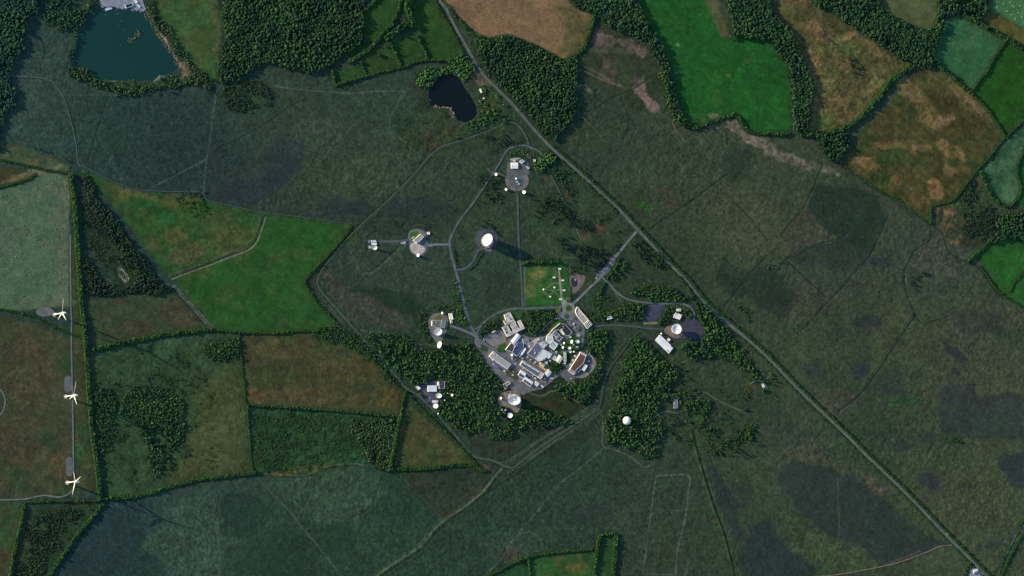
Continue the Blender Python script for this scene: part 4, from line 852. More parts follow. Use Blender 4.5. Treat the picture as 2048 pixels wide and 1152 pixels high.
# ------------------------------------------------------------------ trails, ditches and banks in the ground
for pts, w, c, a in [
  ([(126,190),(180,190),(240,190),(300,185),(360,181),(425,172),(455,173)], 1.6, (66,86,80), .6), ([(150,160),(180,176),(215,186),(240,190)], 1.4, (62,82,78), .4),
  ([(545,171),(580,177),(620,181),(660,184),(705,187),(745,183),(780,182),(812,184)], 1.8, (78,92,84), .7), ([(434,175),(428,215),(422,260),(416,305),(414,318),(409,360),(409,382)], 1.8, (70,88,78), .75),
  ([(414,318),(390,330),(340,356),(297,379)], 1.5, (70,86,82), .75), ([(812,184),(800,200),(786,225),(778,250),(790,268),(812,285)], 1.8, (74,88,66), .6),
  ([(720,150),(780,150),(800,170)], 1.2, (64,80,60), .4), ([(528,130),(575,134),(600,142)], 1.4, (60,74,62), .5),
  ([(338,555),(380,538),(420,524),(460,508),(496,494),(512,475),(520,450),(527,428)], 2.0, (92,90,78), .8), ([(345,572),(365,594),(390,622),(415,650),(426,660)], 2.2, (82,90,84), .8),
  ([(506,950),(540,947),(575,950),(610,950),(640,938),(670,930),(710,928),(736,932)], 1.6, (92,92,70), .7),
  ([(516,958),(548,990),(580,1024),(606,1058),(624,1078),(644,1102),(662,1126),(690,1160)], 2.0, (78,86,84), .7),
  ([(740,1160),(790,1126),(840,1094),(870,1058),(896,1036),(932,1012),(966,984),(990,952),(1006,934)], 1.6, (84,92,74), .75),
  ([(800,950),(830,980),(870,1022),(888,1042)], 1.3, (66,76,64), .6),
  ([(1022,1084),(1040,1068),(1058,1064),(1074,1072),(1083,1086),(1089,1108)], 1.4, (72,82,74), .5), ([(960,1160),(1000,1120),(1022,1084),(1060,1040),(1100,992),(1120,968),(1160,936),(1208,896)], 1.6, (68,84,72), .65),
  ([(1206,830),(1205,860),(1206,892),(1226,898),(1258,912),(1288,934),(1310,924)], 1.6, (84,90,78), .7),
  ([(1312,952),(1308,980),(1304,1010),(1297,1060),(1292,1104),(1286,1145)], 1.6, (84,90,88), .75), ([(1312,952),(1344,950),(1378,953),(1376,990),(1370,1040),(1358,1086),(1353,1120),(1351,1160)], 1.6, (86,92,88), .7),
  ([(1296,1018),(1330,1020),(1372,1022)], 1.0, (70,82,70), .5),([(1300,1082),(1356,1086)], 1.0, (68,80,70), .4),([(1285,1147),(1352,1150)], 1.0, (76,80,74), .5),([(1260,1056),(1180,1058),(1080,1056)], 1.0, (62,78,64), .4),
  ([(1376,1120),(1370,1160)], 1.4, (84,84,76), .5), ([(1384,1108),(1376,1130),(1368,1160)], 1.2, (80,82,76), .5),
  ([(1378,590),(1400,600)], 1.2, (70,86,70), .4), ([(905,500),(890,508),(872,520),(855,532)], 1.3, (68,84,66), .5), ([(720,550),(728,548),(745,545),(765,530),(785,512),(800,498),(815,488)], 1.7, (80,94,80), .65),
  ([(698,500),(706,512),(714,530),(719,550)], 1.4, (78,90,74), .6), ([(795,508),(805,520),(825,526),(840,540),(862,548),(890,544)], 1.4, (70,86,70), .55), ([(745,440),(780,438),(800,436)], 1.2, (70,86,74), .5),
  ([(816,468),(822,456),(835,449),(850,452)], 1.6, (74,90,64), .6), ([(714,660),(760,664),(800,672),(820,682),(838,690),(850,688)], 1.6, (78,88,78), .65), ([(832,662),(846,666),(846,676),(840,690)], 1.6, (74,88,72), .6),
  ([(850,688),(874,694),(895,704)], 1.5, (80,92,78), .55), ([(890,704),(920,692),(942,682)], 1.3, (72,88,70), .5), ([(880,760),(910,740),(935,726),(950,716)], 1.8, (60,84,54), .6),
  ([(948,782),(960,795),(975,798),(990,798)], 1.8, (80,94,78), .6),([(920,802),(945,800),(960,795)], 1.4, (70,86,70), .5),
  ([(776,720),(800,730),(808,742),(812,758)], 1.4, (76,90,72), .5), ([(1046,786),(1060,786),(1078,792),(1090,790),(1104,782),(1120,786),(1142,796),(1168,812)], 1.8, (88,94,74), .7),
  ([(1048,795),(1050,783)], 1.6, (70,80,64), .6),
  ([(1130,930),(1180,880),(1206,858)], 1.2, (62,82,70), .4), ([(1045,905),(1100,868),(1160,835),(1196,812)], 1.4, (88,100,88), .6), ([(1050,925),(1100,890),(1150,858)], 1.0, (70,86,78), .4),
  ([(885,290),(862,312),(838,336),(800,370),(764,406),(724,446)], 1.2, (78,88,56), .5), ([(1018,300),(1010,316),(1000,332)], 1.2, (80,90,70), .3),
  ([(975,338),(985,345)], 1.2, (90,92,74), .5), ([(996,346),(1008,352)], 1.5, (106,104,88), .7), ([(1058,470),(1066,500),(1060,520)], 1.0, (74,86,64), .5),
  ([(1066,436),(1080,460),(1100,490),(1108,510),(1130,515),(1150,515)], 1.1, (72,86,66), .5), ([(1096,470),(1100,500)], 1.0, (74,86,66), .3),
  ([(1089,579),(1106,567),(1112,566),(1124,568)], 1.2, (102,112,80), .8), ([(1090,580),(1100,581),(1112,580),(1124,580)], 1.4, (88,108,100), .8), ([(1086,583),(1096,590),(1108,583),(1112,586),(1121,598)], 1.0, (98,112,72), .7),
  ([(1132,598),(1142,596)], 1.6, (124,134,86), .8), ([(1140,526),(1140,560),(1139,600),(1140,606)], 1.2, (84,92,66), .5), ([(1049,536),(1049,560),(1050,612)], 1.6, (100,98,82), .7),
  ([(1224,578),(1238,596),(1246,602)], 1.3, (84,98,76), .6), ([(1240,600),(1252,620),(1260,640)], 1.0, (70,84,66), .5), ([(1266,668),(1240,696),(1226,718)], 1.2, (74,88,66), .5),
  ([(1360,728),(1384,714),(1398,706)], 1.6, (92,104,56), .8), ([(1398,708),(1402,724),(1404,745),(1408,772)], 1.2, (76,86,64), .5),
  ([(1272,848),(1296,843),(1302,840)], 1.4, (90,102,84), .5), ([(1316,842),(1360,846),(1400,838),(1440,832)], 1.2, (66,90,64), .4),
  ([(1610,20),(1640,50),(1655,75),(1672,90),(1676,105)], 1.2, (72,66,52), .7), ([(1190,0),(1120,10),(1130,40),(1134,60),(1110,90)], 1.6, (92,90,66), .5), ([(1106,18),(1122,40),(1124,62),(1104,100)], 1.4, (74,78,52), .5),
  ([(1160,140),(1180,148),(1210,162),(1240,172)], 1.6, (100,92,86), .6), ([(1166,235),(1185,255),(1212,285)], 1.2, (74,84,76), .5), ([(1344,240),(1350,258),(1362,274),(1370,284)], 2.0, (96,84,72), .6),
  ([(1860,300),(1820,340),(1790,372)], 1.2, (58,48,32), .5), ([(1856,210),(1800,268),(1770,300)], 1.0, (60,52,34), .4),
  ([(1800,535),(1850,538),(1880,538)], 1.0, (70,80,60), .4), ([(1560,500),(1600,480),(1640,470)], .9, (72,78,60), .3),
  ([(1674,950),(1676,990),(1678,1040),(1678,1080)], 1.6, (60,76,50), .75), ([(1420,1000),(1500,1100)], .9, (60,72,58), .3),
  ([(1770,1130),(1840,1102)], .9, (96,90,78), .5), ([(1866,892),(1856,916),(1846,930)], 1.2, (84,88,62), .6),
  ([(280,952),(330,920),(380,880),(420,850),(450,820)], 1.4, (74,84,52), .4),
  ([(400,958),(340,976),(296,988)], 1.6, (86,96,92), .5), ([(440,1150),(437,1080),(440,1010),(442,985)], 1.2, (64,80,74), .6)]:
    trail(pts, w, c, min(.95, a * (1.4 if pts[0][0] > 900 else .95)))

DITCH = (30, 44, 40)
for n_, P_, w_, c_ in ROADS:
    if n_ == 'perimeter_track':
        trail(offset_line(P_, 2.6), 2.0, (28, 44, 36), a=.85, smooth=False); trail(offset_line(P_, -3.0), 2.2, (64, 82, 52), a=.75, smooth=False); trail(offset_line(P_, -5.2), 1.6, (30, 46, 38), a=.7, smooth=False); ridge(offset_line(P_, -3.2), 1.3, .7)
    elif n_ == 'site_road':
        trail(offset_line(P_, w_ / 2 + 1.4), 1.6, (52, 72, 42), a=.6, smooth=False); trail(offset_line(P_, -w_ / 2 - 1.4), 1.6, (52, 72, 42), a=.6, smooth=False)
for pts, w, h in [
  ([(82,60),(80,72),(88,88),(89,110),(82,130),(84,156)], 1.4, -.5), ([(148,84),(140,115),(130,150),(125,172)], 1.2, -.4), ([(216,196),(205,230),(194,262),(186,290),(176,322)], 1.1, -.5),
  ([(440,296),(480,276),(520,254),(560,228),(592,206),(640,190)], 1.2, -.5), ([(560,300),(640,190)], .8, -.2),
  ([(345,556),(380,541),(420,527),(460,511),(497,497),(515,476),(524,450),(530,430)], 1.5, -.8), ([(342,574),(362,596),(388,625),(412,652),(422,662)], 1.4, -.7),
  ([(437,1075),(444,1050),(434,1020),(438,1000)], 1.0, -.4), ([(512,950),(570,955),(620,953),(660,936),(720,930)], 1.2, -.5),
  ([(762,960),(752,990),(742,1012),(720,1028),(705,1034)], 1.2, -.45), ([(690,1040),(660,1034),(640,1048),(615,1066)], 1.0, -.35), ([(570,1130),(580,1110),(600,1095)], .9, -.3),
  ([(745,1165),(795,1130),(845,1098),(875,1062),(900,1040),(936,1016),(970,988),(994,956)], 1.5, -.7), ([(970,990),(1000,970),(1040,945),(1090,905),(1150,862),(1196,828)], 1.3, -.6), ([(880,1060),(930,1030),(975,1000)], 1.0, -.3),
  ([(1386,860),(1400,915),(1416,968),(1432,1018),(1448,1060),(1462,1110),(1474,1165)], 1.6, -.7), ([(1404,880),(1420,915),(1440,960),(1462,1012),(1478,1060)], 1.0, -.35),
  ([(1646,328),(1632,362),(1618,392),(1604,420),(1580,448),(1561,474)], 1.6, -.7), ([(1571,519),(1600,508),(1636,489),(1660,482),(1680,476),(1698,465)], 1.2, -.6), ([(1571,520),(1600,546),(1631,575),(1658,597)], 1.5, -.65),
  ([(1776,433),(1758,474),(1741,510),(1712,543),(1683,576),(1656,604),(1630,634),(1602,662)], 1.3, -.6), ([(1602,662),(1570,680),(1536,699)], 1.0, -.3),
  ([(1861,450),(1862,478),(1840,494),(1826,506),(1818,526),(1809,542),(1810,570),(1818,598),(1831,630)], 1.6, -.6), ([(1831,631),(1806,668),(1776,712),(1750,752),(1726,784),(1700,806),(1676,824)], 1.7, -.75),
  ([(1831,631),(1846,648),(1868,642),(1898,632)], 1.3, -.6), ([(1686,335),(1712,352),(1736,370),(1786,399),(1836,433),(1861,449),(1886,468),(1893,494),(1906,510),(1936,526),(1961,538),(1986,576),(2010,600)], 1.6, -.6),
  ([(1299,460),(1330,438),(1381,404),(1420,374),(1456,347)], 1.5, -.8), ([(1380,340),(1401,352),(1424,368),(1449,386),(1489,423),(1511,449),(1526,466),(1536,482)], 1.2, -.45), ([(1536,510),(1505,542),(1478,576),(1449,613)], 1.4, -.6),
  ([(1384,553),(1415,535),(1446,518),(1470,538),(1492,554)], 1.0, -.4), ([(1634,366),(1700,371),(1730,376)], 1.0, -.3), ([(1670,364),(1688,352)], .8, -.3), ([(1930,660),(1922,694)], 1.0, -.4), ([(1913,722),(1909,738)], .9, -.3),
  ([(1784,590),(1786,620),(1788,646)], .8, -.3), ([(1690,785),(1700,784),(1740,776)], .9, -.3), ([(1164,226),(1184,220),(1206,208),(1228,193),(1256,184),(1314,147)], 1.5, -.6), ([(1242,190),(1246,205),(1258,230),(1257,252),(1246,280)], 1.4, -.5),
  ([(1620,6),(1642,46),(1654,72),(1672,88)], 1.0, -.4), ([(905,600),(912,650)], .9, -.2), ([(800,490),(780,510),(762,528),(746,540)], 1.4, -.6), ([(880,400),(905,380),(925,366)], .8, -.3), ([(882,440),(898,415),(912,392)], .8, -.3),
  ([(990,448),(1010,430),(1030,420)], .8, -.3), ([(920,360),(928,385)], .8, -.2), ([(1046,620),(1044,560),(1040,500)], .9, -.3), ([(1530,800),(1600,860),(1660,915)], 1.0, -.25)]:
    w *= 1.15
    ridge(pts, w, h)
    trail(pts, w * .9, DITCH, a=min(.85, -h * 1.35), soft=1.0)
for pts, w, h, c in [
  ([(340,552),(380,536),(420,522),(460,506),(494,491),(509,474),(518,450),(524,428)], 1.4, .6, (60,74,48)), ([(885,293),(858,318),(832,347),(797,383),(762,416),(722,453),(692,483),(664,516)], 1.6, .7, (56,72,46)),
  ([(1383,870),(1397,920),(1413,972),(1428,1020),(1444,1062),(1458,1112),(1468,1165)], 2.0, .9, (58,74,44)), ([(735,1160),(786,1124),(836,1092),(866,1056),(892,1034),(928,1010),(962,982)], 1.5, .6, (60,72,50)),
  ([(1060,905),(1110,872),(1160,842),(1196,818)], 1.6, .6, (56,76,56)), ([(1660,322),(1700,345),(1736,366),(1790,396),(1836,430)], 1.0, .4, (60,60,40)), ([(1840,608),(1828,622),(1770,706),(1720,778)], .9, .35, (62,72,50)),
  ([(1560,478),(1600,426),(1628,366)], .9, .3, (62,72,50)), ([(1640,580),(1680,566),(1720,520)], .7, .2, (64,72,54)),
  ([(1560,652),(1600,610),(1620,592)], 1.0, .4, (74,78,56)), ([(1400,480),(1430,462),(1460,440)], .8, .3, (70,76,52)), ([(1380,478),(1420,470),(1450,455),(1466,438)], .7, .3, (68,76,54))]:
    ridge(pts, w, h)
    trail(pts, w * 1.2, c, a=.6, soft=1.0)

trail([(343,558.5),(381,543.8),(421,530),(461,514),(498.5,499),(513,485),(519,470),(526,451),(531,434)], 1.5, (112,108,94), a=.8)
trail([(348,570),(369,592),(394,620),(419,648),(430,658)], 1.6, (96,100,96), a=.75)
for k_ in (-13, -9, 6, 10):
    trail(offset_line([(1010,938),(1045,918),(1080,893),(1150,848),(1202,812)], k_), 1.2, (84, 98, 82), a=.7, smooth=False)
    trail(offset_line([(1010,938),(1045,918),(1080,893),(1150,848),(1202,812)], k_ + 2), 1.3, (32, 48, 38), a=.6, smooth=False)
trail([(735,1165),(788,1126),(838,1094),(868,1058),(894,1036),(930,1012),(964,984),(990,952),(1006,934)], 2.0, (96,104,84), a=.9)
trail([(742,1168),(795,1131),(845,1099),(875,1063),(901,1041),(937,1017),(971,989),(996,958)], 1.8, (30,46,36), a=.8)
# tussocks, grazed flat where the fields are mown
RELIEF = (0.15 * vnoise(4.2, 18, 1) + 0.26 * vnoise(6.5, 11, 2, .6) + 0.16 * vnoise(11, 14, 3, .6, ang=-.7, stretch=1.6) + 0.06 * vnoise(34, 12, 3, .5))
rough_zone = np.clip(0.9 + 0.6 * vnoise(110, 13, 2), 0.45, 1.6)
# sheep-track ripples on the open heath
rip = vnoise(9, 15, 2, .5, ang=-.75, stretch=3.2)
RELIEF = RELIEF * rough_zone + 0.16 * np.clip(rip, 0, 1) * np.clip(vnoise(120, 16, 2) + .2, 0, 1)
RELIEF *= np.clip(REL, 0, 1.5)
RELIEF += 0.4 * N_BIG
COL *= (1 + (0.03 + 0.06 * REL) * N_FINE + (0.03 + 0.05 * REL) * N_SML)[..., None]
_g = vnoise(2.8, 24, 1)
COL *= (1 + (.03 + .07 * REL) * _g)[..., None]
# low gorse and rush clumps: dark, and standing a little proud
_s = np.clip((vnoise(5.5, 25, 2, .5) - .62) / .25, 0, 1) * np.clip(vnoise(60, 26, 2) + .45, 0, 1) * np.clip(REL * 1.2 - .35, 0, 1)
COL = COL * (1 - .45 * _s[..., None]) + np.array((24, 42, 30.)) * .45 * _s[..., None]
RELIEF = RELIEF + .55 * _s
# heather (purplish brown) and moor grass (straw) between the tussocks
_h = np.clip((vnoise(7, 22, 3, .6) - .25) / .5, 0, 1) * np.clip(REL, 0, 1) * 0.22
COL = COL * (1 - _h[..., None]) + np.array((64, 78, 58.)) * _h[..., None]
_h = np.clip((vnoise(9, 23, 3, .6) - .3) / .5, 0, 1) * np.clip(REL, 0, 1) * 0.30
COL = COL * (1 - _h[..., None]) + np.array((36, 44, 44.)) * _h[..., None]

# level the ground under roads, yards and buildings; sink it under water
FLAT = np.zeros((NY, NX)); BLOCK = np.zeros((NY, NX), bool)
for n_, P, w, c in ROADS:
    L = smooth_line(P, 3.0); s, d = ldist(L, w + 8)
    FLAT[s] = np.maximum(FLAT[s], np.clip(1 - (d - w / 2 - 1.5) / 3.0, 0, 1))
    BLOCK[s] |= d < w / 2 + 1.0
    if w > 2.0:
        e = np.clip(1 - np.abs(d - w / 2) / 1.3, 0, 1)[..., None] * .35
        COL[s] = COL[s] * (1 - e) + np.array((70, 82, 56.)) * e
for n_, P, c in PADS:
    s, m = pmask(P, 1.5); FLAT[s] = np.maximum(FLAT[s], np.clip(m * 2.2, 0, 1))
    if 'grass' not in n_: BLOCK[s] |= m > .35
FLAT[bbox(ring(1137.9,616.9,14), 2)] = 1.0
BLOCK[bbox(ring(1137.9,616.9,11), 1)] = True
for P in ([(1096,724),(1106,722),(1126,728),(1130,736),(1110,748),(1100,740)], [(1110,712),(1126,706),(1130,724),(1120,722)]):
    s, m = pmask(P, 1.0); BLOCK[s] &= ~(m > .5)
BLOCK[bbox(ring(247, 552, 18), 0)] = True
WAT = np.zeros((NY, NX))
for n_, P in WATER:
    s, m = pmask(P, 1.5); WAT[s] = np.maximum(WAT[s], m); BLOCK[s] |= m > .4
Z = (Z + RELIEF) * (1 - FLAT)
Z = np.where(WAT > .02, Z * (1 - WAT) - 3.0 * np.clip(WAT * 1.6 - .1, 0, 1), Z)


def ground_z(px, py):
    i = int(np.clip((px - XS[0]) / STEP, 0, NX - 1)); j = int(np.clip((py - YS[0]) / STEP, 0, NY - 1))
    return float(Z[j, i])


def blocked(px, py):
    i = int(np.clip((px - XS[0]) / STEP + .5, 0, NX - 1)); j = int(np.clip((py - YS[0]) / STEP + .5, 0, NY - 1))
    return bool(BLOCK[j, i])
# ------------------------------------------------------------------ ground, fields, roads, yards, water
COVER = alb(np.clip(COL, 2, 250)).astype(np.float32)
P3 = atv(np.stack([GX.ravel(), GY.ravel()], 1), 0.0).astype(np.float32)
P3[:, 2] = Z.ravel()
fj, fi = np.meshgrid(np.arange(NY - 1), np.arange(NX - 1), indexing='ij')
q0 = (fj * NX + fi).ravel()
QUADS = np.stack([q0, q0 + NX, q0 + NX + 1, q0 + 1], 1)
RID = np.full((NY - 1, NX - 1), -1, int)
cx, cy = GX[:-1, :-1] + STEP / 2, GY[:-1, :-1] + STEP / 2
for k, (n_, P, c, rel, ex) in enumerate(FIELDS):
    s = bbox(P, 2); s = (slice(s[0].start, min(s[0].stop, NY - 1)), slice(s[1].start, min(s[1].stop, NX - 1)))
    RID[s] = np.where(inside(P, cx[s], cy[s]), k, RID[s])
RID = RID.ravel()
CF = COVER.reshape(-1, 3)


def ground_piece(name, faces, extra=None):
    use, inv = np.unique(faces.ravel(), return_inverse=True)
    V, c = P3[use], CF[use]; Fq = inv.reshape(-1, 4)
    if extra is not None:
        n = len(V); V = np.vstack([V, extra[0]]); c = np.vstack([c, extra[1]])
        Fq = np.vstack([Fq, extra[2](use, n)])
    me = mesh_np(name, V, Fq, M_GROUND, c, 'cover', smooth=True)
    o = link(name, me); o['kind'] = 'structure'
    return o


def skirt(use, n):
    look = {int(v): i for i, v in enumerate(use)}
    edge = [j * NX for j in range(NY)]; top = list(range(NX)); bot = [(NY - 1) * NX + i for i in range(NX)]
    right = [j * NX + NX - 1 for j in range(NY)]
    A, B, D, E = n, n + 1, n + 2, n + 3      # far corners: top left, top right, bottom right, bottom left
    def fan(ids, far0, far1):
        out = []
        h = len(ids) // 2
        for k in range(len(ids) - 1):
            a, b = look[ids[k]], look[ids[k + 1]]
            f = far0 if k < h else far1
            out.append((a, b, f, f))
        out.append((look[ids[h]], look[ids[h]], far1, far0))
        return out
    return fan(top, A, B) + fan(bot, E, D) + fan(edge, A, E) + fan(right, B, D)


# the sheet reaches the horizon: a ring of big triangles joined to the detailed grid
def far_ring():
    V, Fc = [], []
    ids = list(range(NX)) + [j * NX + NX - 1 for j in range(1, NY)] + [(NY - 1) * NX + i for i in range(NX - 2, -1, -1)] + [j * NX for j in range(NY - 2, 0, -1)]
    inner = P3[ids].copy(); m = len(ids)
    ctr = inner.mean(0); outer = ctr + (inner - ctr) * 14; outer[:, 2] = 0
    V = np.vstack([inner, outer]); k = np.arange(m); k2 = (k + 1) % m
    Fq = np.stack([k, k2, m + k2, m + k], 1)
    a, b, c = V[Fq[0, 0]], V[Fq[0, 1]], V[Fq[0, 2]]
    if np.cross(b - a, c - a)[2] < 0: Fq = Fq[:, ::-1]
    col = np.vstack([CF[ids], np.tile(alb((46, 60, 48)), (m, 1))])
    return V, Fq, col


base = QUADS[RID < 0]
use, inv = np.unique(base.ravel(), return_inverse=True)
fv, ff, fc = far_ring()
V = np.vstack([P3[use], fv]); cc = np.vstack([CF[use], fc]); Fq = np.vstack([inv.reshape(-1, 4), ff + len(use)])
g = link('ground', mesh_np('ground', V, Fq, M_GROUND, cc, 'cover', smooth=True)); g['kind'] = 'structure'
for k, (n_, P, c, rel, ex) in enumerate(FIELDS):
    f = QUADS[RID == k]
    if len(f): ground_piece(n_, f)


def ribbon(name, pts, w, m, z, crown=0.0):
    L = smooth_line(pts, 2.5); n = normals2(L)
    r = np.random.default_rng(int(w * 100) + len(pts))
    ww = w / 2 * (1 + 0.05 * r.standard_normal(len(L)))[:, None]
    A, B = atv(L - n * ww, z), atv(L + n * ww, z)
    Mid = atv(L, z + crown)
    k = len(L); V = np.vstack([A, Mid, B]); i = np.arange(k - 1)
    Fq = np.vstack([np.stack([i, i + 1, k + i + 1, k + i], 1), np.stack([k + i, k + i + 1, 2 * k + i + 1, 2 * k + i], 1)])
    a, b, c = V[Fq[0, 0]], V[Fq[0, 1]], V[Fq[0, 2]]
    if np.cross(b - a, c - a)[2] < 0: Fq = Fq[:, ::-1]
    o = link(name, mesh_np(name, V, Fq, m)); o['kind'] = 'structure'
    return o


def sheet(name, pts, m, z, smooth=True):
    pts = smooth_closed(pts) if smooth else pts
    P = atv(pts, z)
    tri = np.array(tessellate_polygon([[Vector((p[0], p[1], 0)) for p in P]]))
    a, b, c = P[tri[:, 0]], P[tri[:, 1]], P[tri[:, 2]]
    fl = ((b - a)[:, 0] * (c - a)[:, 1] - (b - a)[:, 1] * (c - a)[:, 0]) < 0
    tri[fl] = tri[fl][:, ::-1]
    o = link(name, mesh_np(name, P, tri, m)); o['kind'] = 'structure'
    return o


def smooth_closed(pts, r=0.22):
    """round the corners a little"""
    out = []
    n = len(pts)
    for i in range(n):
        a, b, c = np.array(pts[i - 1], float), np.array(pts[i], float), np.array(pts[(i + 1) % n], float)
        out += [tuple(b + (a - b) * r), tuple(b * .75 + (a + c) * .125 * 1.0), tuple(b + (c - b) * r)]
    return out


zz = 0.06
for n_, P, c in PADS:
    grass = 'grass' in n_
    sheet(n_, P, cmat(c, 'asphalt'), zz, smooth=len(P) < 20); zz += 0.012
for n_, P, w, c in ROADS:
    ribbon(n_, P, w, cmat(c, 'asphalt'), zz, 0.01); zz += 0.012
# the roundabout: ring of tarmac, kerbed green island, splitter islands
sheet('roundabout', ring(1137.6, 616.9, 13.0, 11.5), cmat((112, 116, 122), 'asphalt'), zz, False); zz += .012
sheet('roundabout', [(1126,622),(1134,626),(1146,624),(1154,632),(1146,640),(1136,641),(1120,640),(1110,634),(1118,626)], cmat((104, 106, 118), 'asphalt'), zz); zz += .012
for nm, P, c in [('roundabout_island', ring(1137.9,616.9,6.4,6.2), (50,88,40)), ('verge', ring(1117,621.5,5.0,5.2), (78,86,46)), ('verge', ring(1133.2,632.5,5.4,4.6), (48,88,44)),
                 ('verge', ring(1147,631.5,3.6,3.8), (86,90,66)), ('verge', [(1095,665),(1108,650),(1119,638),(1126,636),(1130,642),(1122,645),(1108,657),(1098,668)], (54,90,38)),
                 ('verge', [(1096,690),(1106,704),(1128,700),(1160,700),(1162,690),(1160,676),(1150,670),(1138,676),(1124,684),(1114,694)], (44,76,36)),
                 ('verge', [(1000,690),(1010,686),(1012,696),(1008,704),(996,703),(993,698)], (44,80,38)), ('verge', [(962,688),(976,694),(972,702),(960,700)], (54,72,40)),
                 ('verge', [(1014,742),(1024,737),(1036,742),(1032,760),(1024,757),(1012,750)], (66,76,48)), ('verge', [(1022,628),(1032,624),(1044,624),(1046,632),(1038,637),(1028,636)], (42,78,38)),
                 ('verge', [(1096,724),(1106,722),(1126,728),(1130,736),(1110,748),(1100,740)], (42,66,36)), ('verge', [(1112,712),(1126,704),(1132,726),(1122,728)], (46,76,36))]:
    Pp = atv(P, 0)[:, :2]
    mb = MB(); mb.prism([tuple(p) for p in Pp], -0.2, zz + .1); zz += .008
    o = mb.build(nm, cmat(c, 'asphalt')); o['kind'] = 'structure'
# forecourt bits
sheet('terracotta_path', [(1027,635),(1036,632),(1040,624),(1043,623),(1046,630),(1041,635),(1034,637)], cmat((150,106,100), 'asphalt'), zz); zz += .012
sheet('service_court', [(1022,683),(1060,676),(1062,690),(1040,712),(1030,712)], cmat((96,100,112), 'asphalt'), zz); zz += .012
sheet('footpath', [(1082,664),(1096,650),(1106,642),(1114,636),(1112,634),(1104,640),(1090,651),(1080,662)], cmat((98,96,92), 'asphalt'), zz); zz += .012

mw = bpy.data.materials.new('lake_water'); mw.use_nodes = True
t = mw.node_tree; p = t.nodes['Principled BSDF']
p.inputs['Roughness'].default_value = 0.12; p.inputs['Specular IOR Level'].default_value = 0.35
tc = t.nodes.new('ShaderNodeTexCoord'); nz = t.nodes.new('ShaderNodeTexNoise'); nz.inputs['Scale'].default_value = 0.006
t.links.new(tc.outputs['Object'], nz.inputs['Vector'])
mx = t.nodes.new('ShaderNodeMixRGB'); wa = alb((14, 50, 48)); wb = alb((24, 58, 54))
mx.inputs[1].default_value = (*wa, 1); mx.inputs[2].default_value = (*wb, 1)
t.links.new(nz.outputs['Fac'], mx.inputs[0]); t.links.new(mx.outputs[0], p.inputs['Base Color'])
bmp = t.nodes.new('ShaderNodeBump'); bmp.inputs['Strength'].default_value = 0.05; n2 = t.nodes.new('ShaderNodeTexNoise'); n2.inputs['Scale'].default_value = 0.5
t.links.new(tc.outputs['Object'], n2.inputs['Vector']); t.links.new(n2.outputs['Fac'], bmp.inputs['Height']); t.links.new(bmp.outputs[0], p.inputs['Normal'])
mw2 = mw.copy(); mw2.name = 'dark_pond_water'
for nn in mw2.node_tree.nodes:
    if nn.type == 'MIX_RGB':
        nn.inputs[1].default_value = (*alb((7, 18, 20)), 1); nn.inputs[2].default_value = (*alb((9, 22, 24)), 1)
for (n_, P), m_ in zip(WATER, (mw, mw2)):
    c0 = np.mean(P, 0); P = [(c0[0] + (x - c0[0]) * 1.03, c0[1] + (y - c0[1]) * 1.03) for x, y in P]
    sheet(n_, P, m_, -0.6)
# ------------------------------------------------------------------ buildings
def ccw(P):
    a = sum(P[i - 1][0] * P[i][1] - P[i][0] * P[i - 1][1] for i in range(len(P)))
    return P if a > 0 else P[::-1]


def inset(P, d):
    n = len(P); out = []
    for i in range(n):
        a, b, c = np.array(P[i - 1]), np.array(P[i]), np.array(P[(i + 1) % n])
        u = (b - a) / (np.linalg.norm(b - a) + 1e-9); v = (c - b) / (np.linalg.norm(c - b) + 1e-9)
        nu, nv = np.array([-u[1], u[0]]), np.array([-v[1], v[0]])
        k = 1 + float(nu @ nv)
        out.append(tuple(b + (nu + nv) * d / max(k, .35)))
    return out


def local(px, h, o, rz):
    W = atv(px, h)[:, :2] - np.array([o.x, o.y])
    c, s = math.cos(-rz), math.sin(-rz)
    return ccw([(float(x * c - y * s), float(x * s + y * c)) for x, y in W])


def block_out(px, grow=1.5):
    s = bbox(px, 4); m = inside(px, GX[s], GY[s]).astype(float)
    BLOCK[s] |= blur(m, grow) > .08


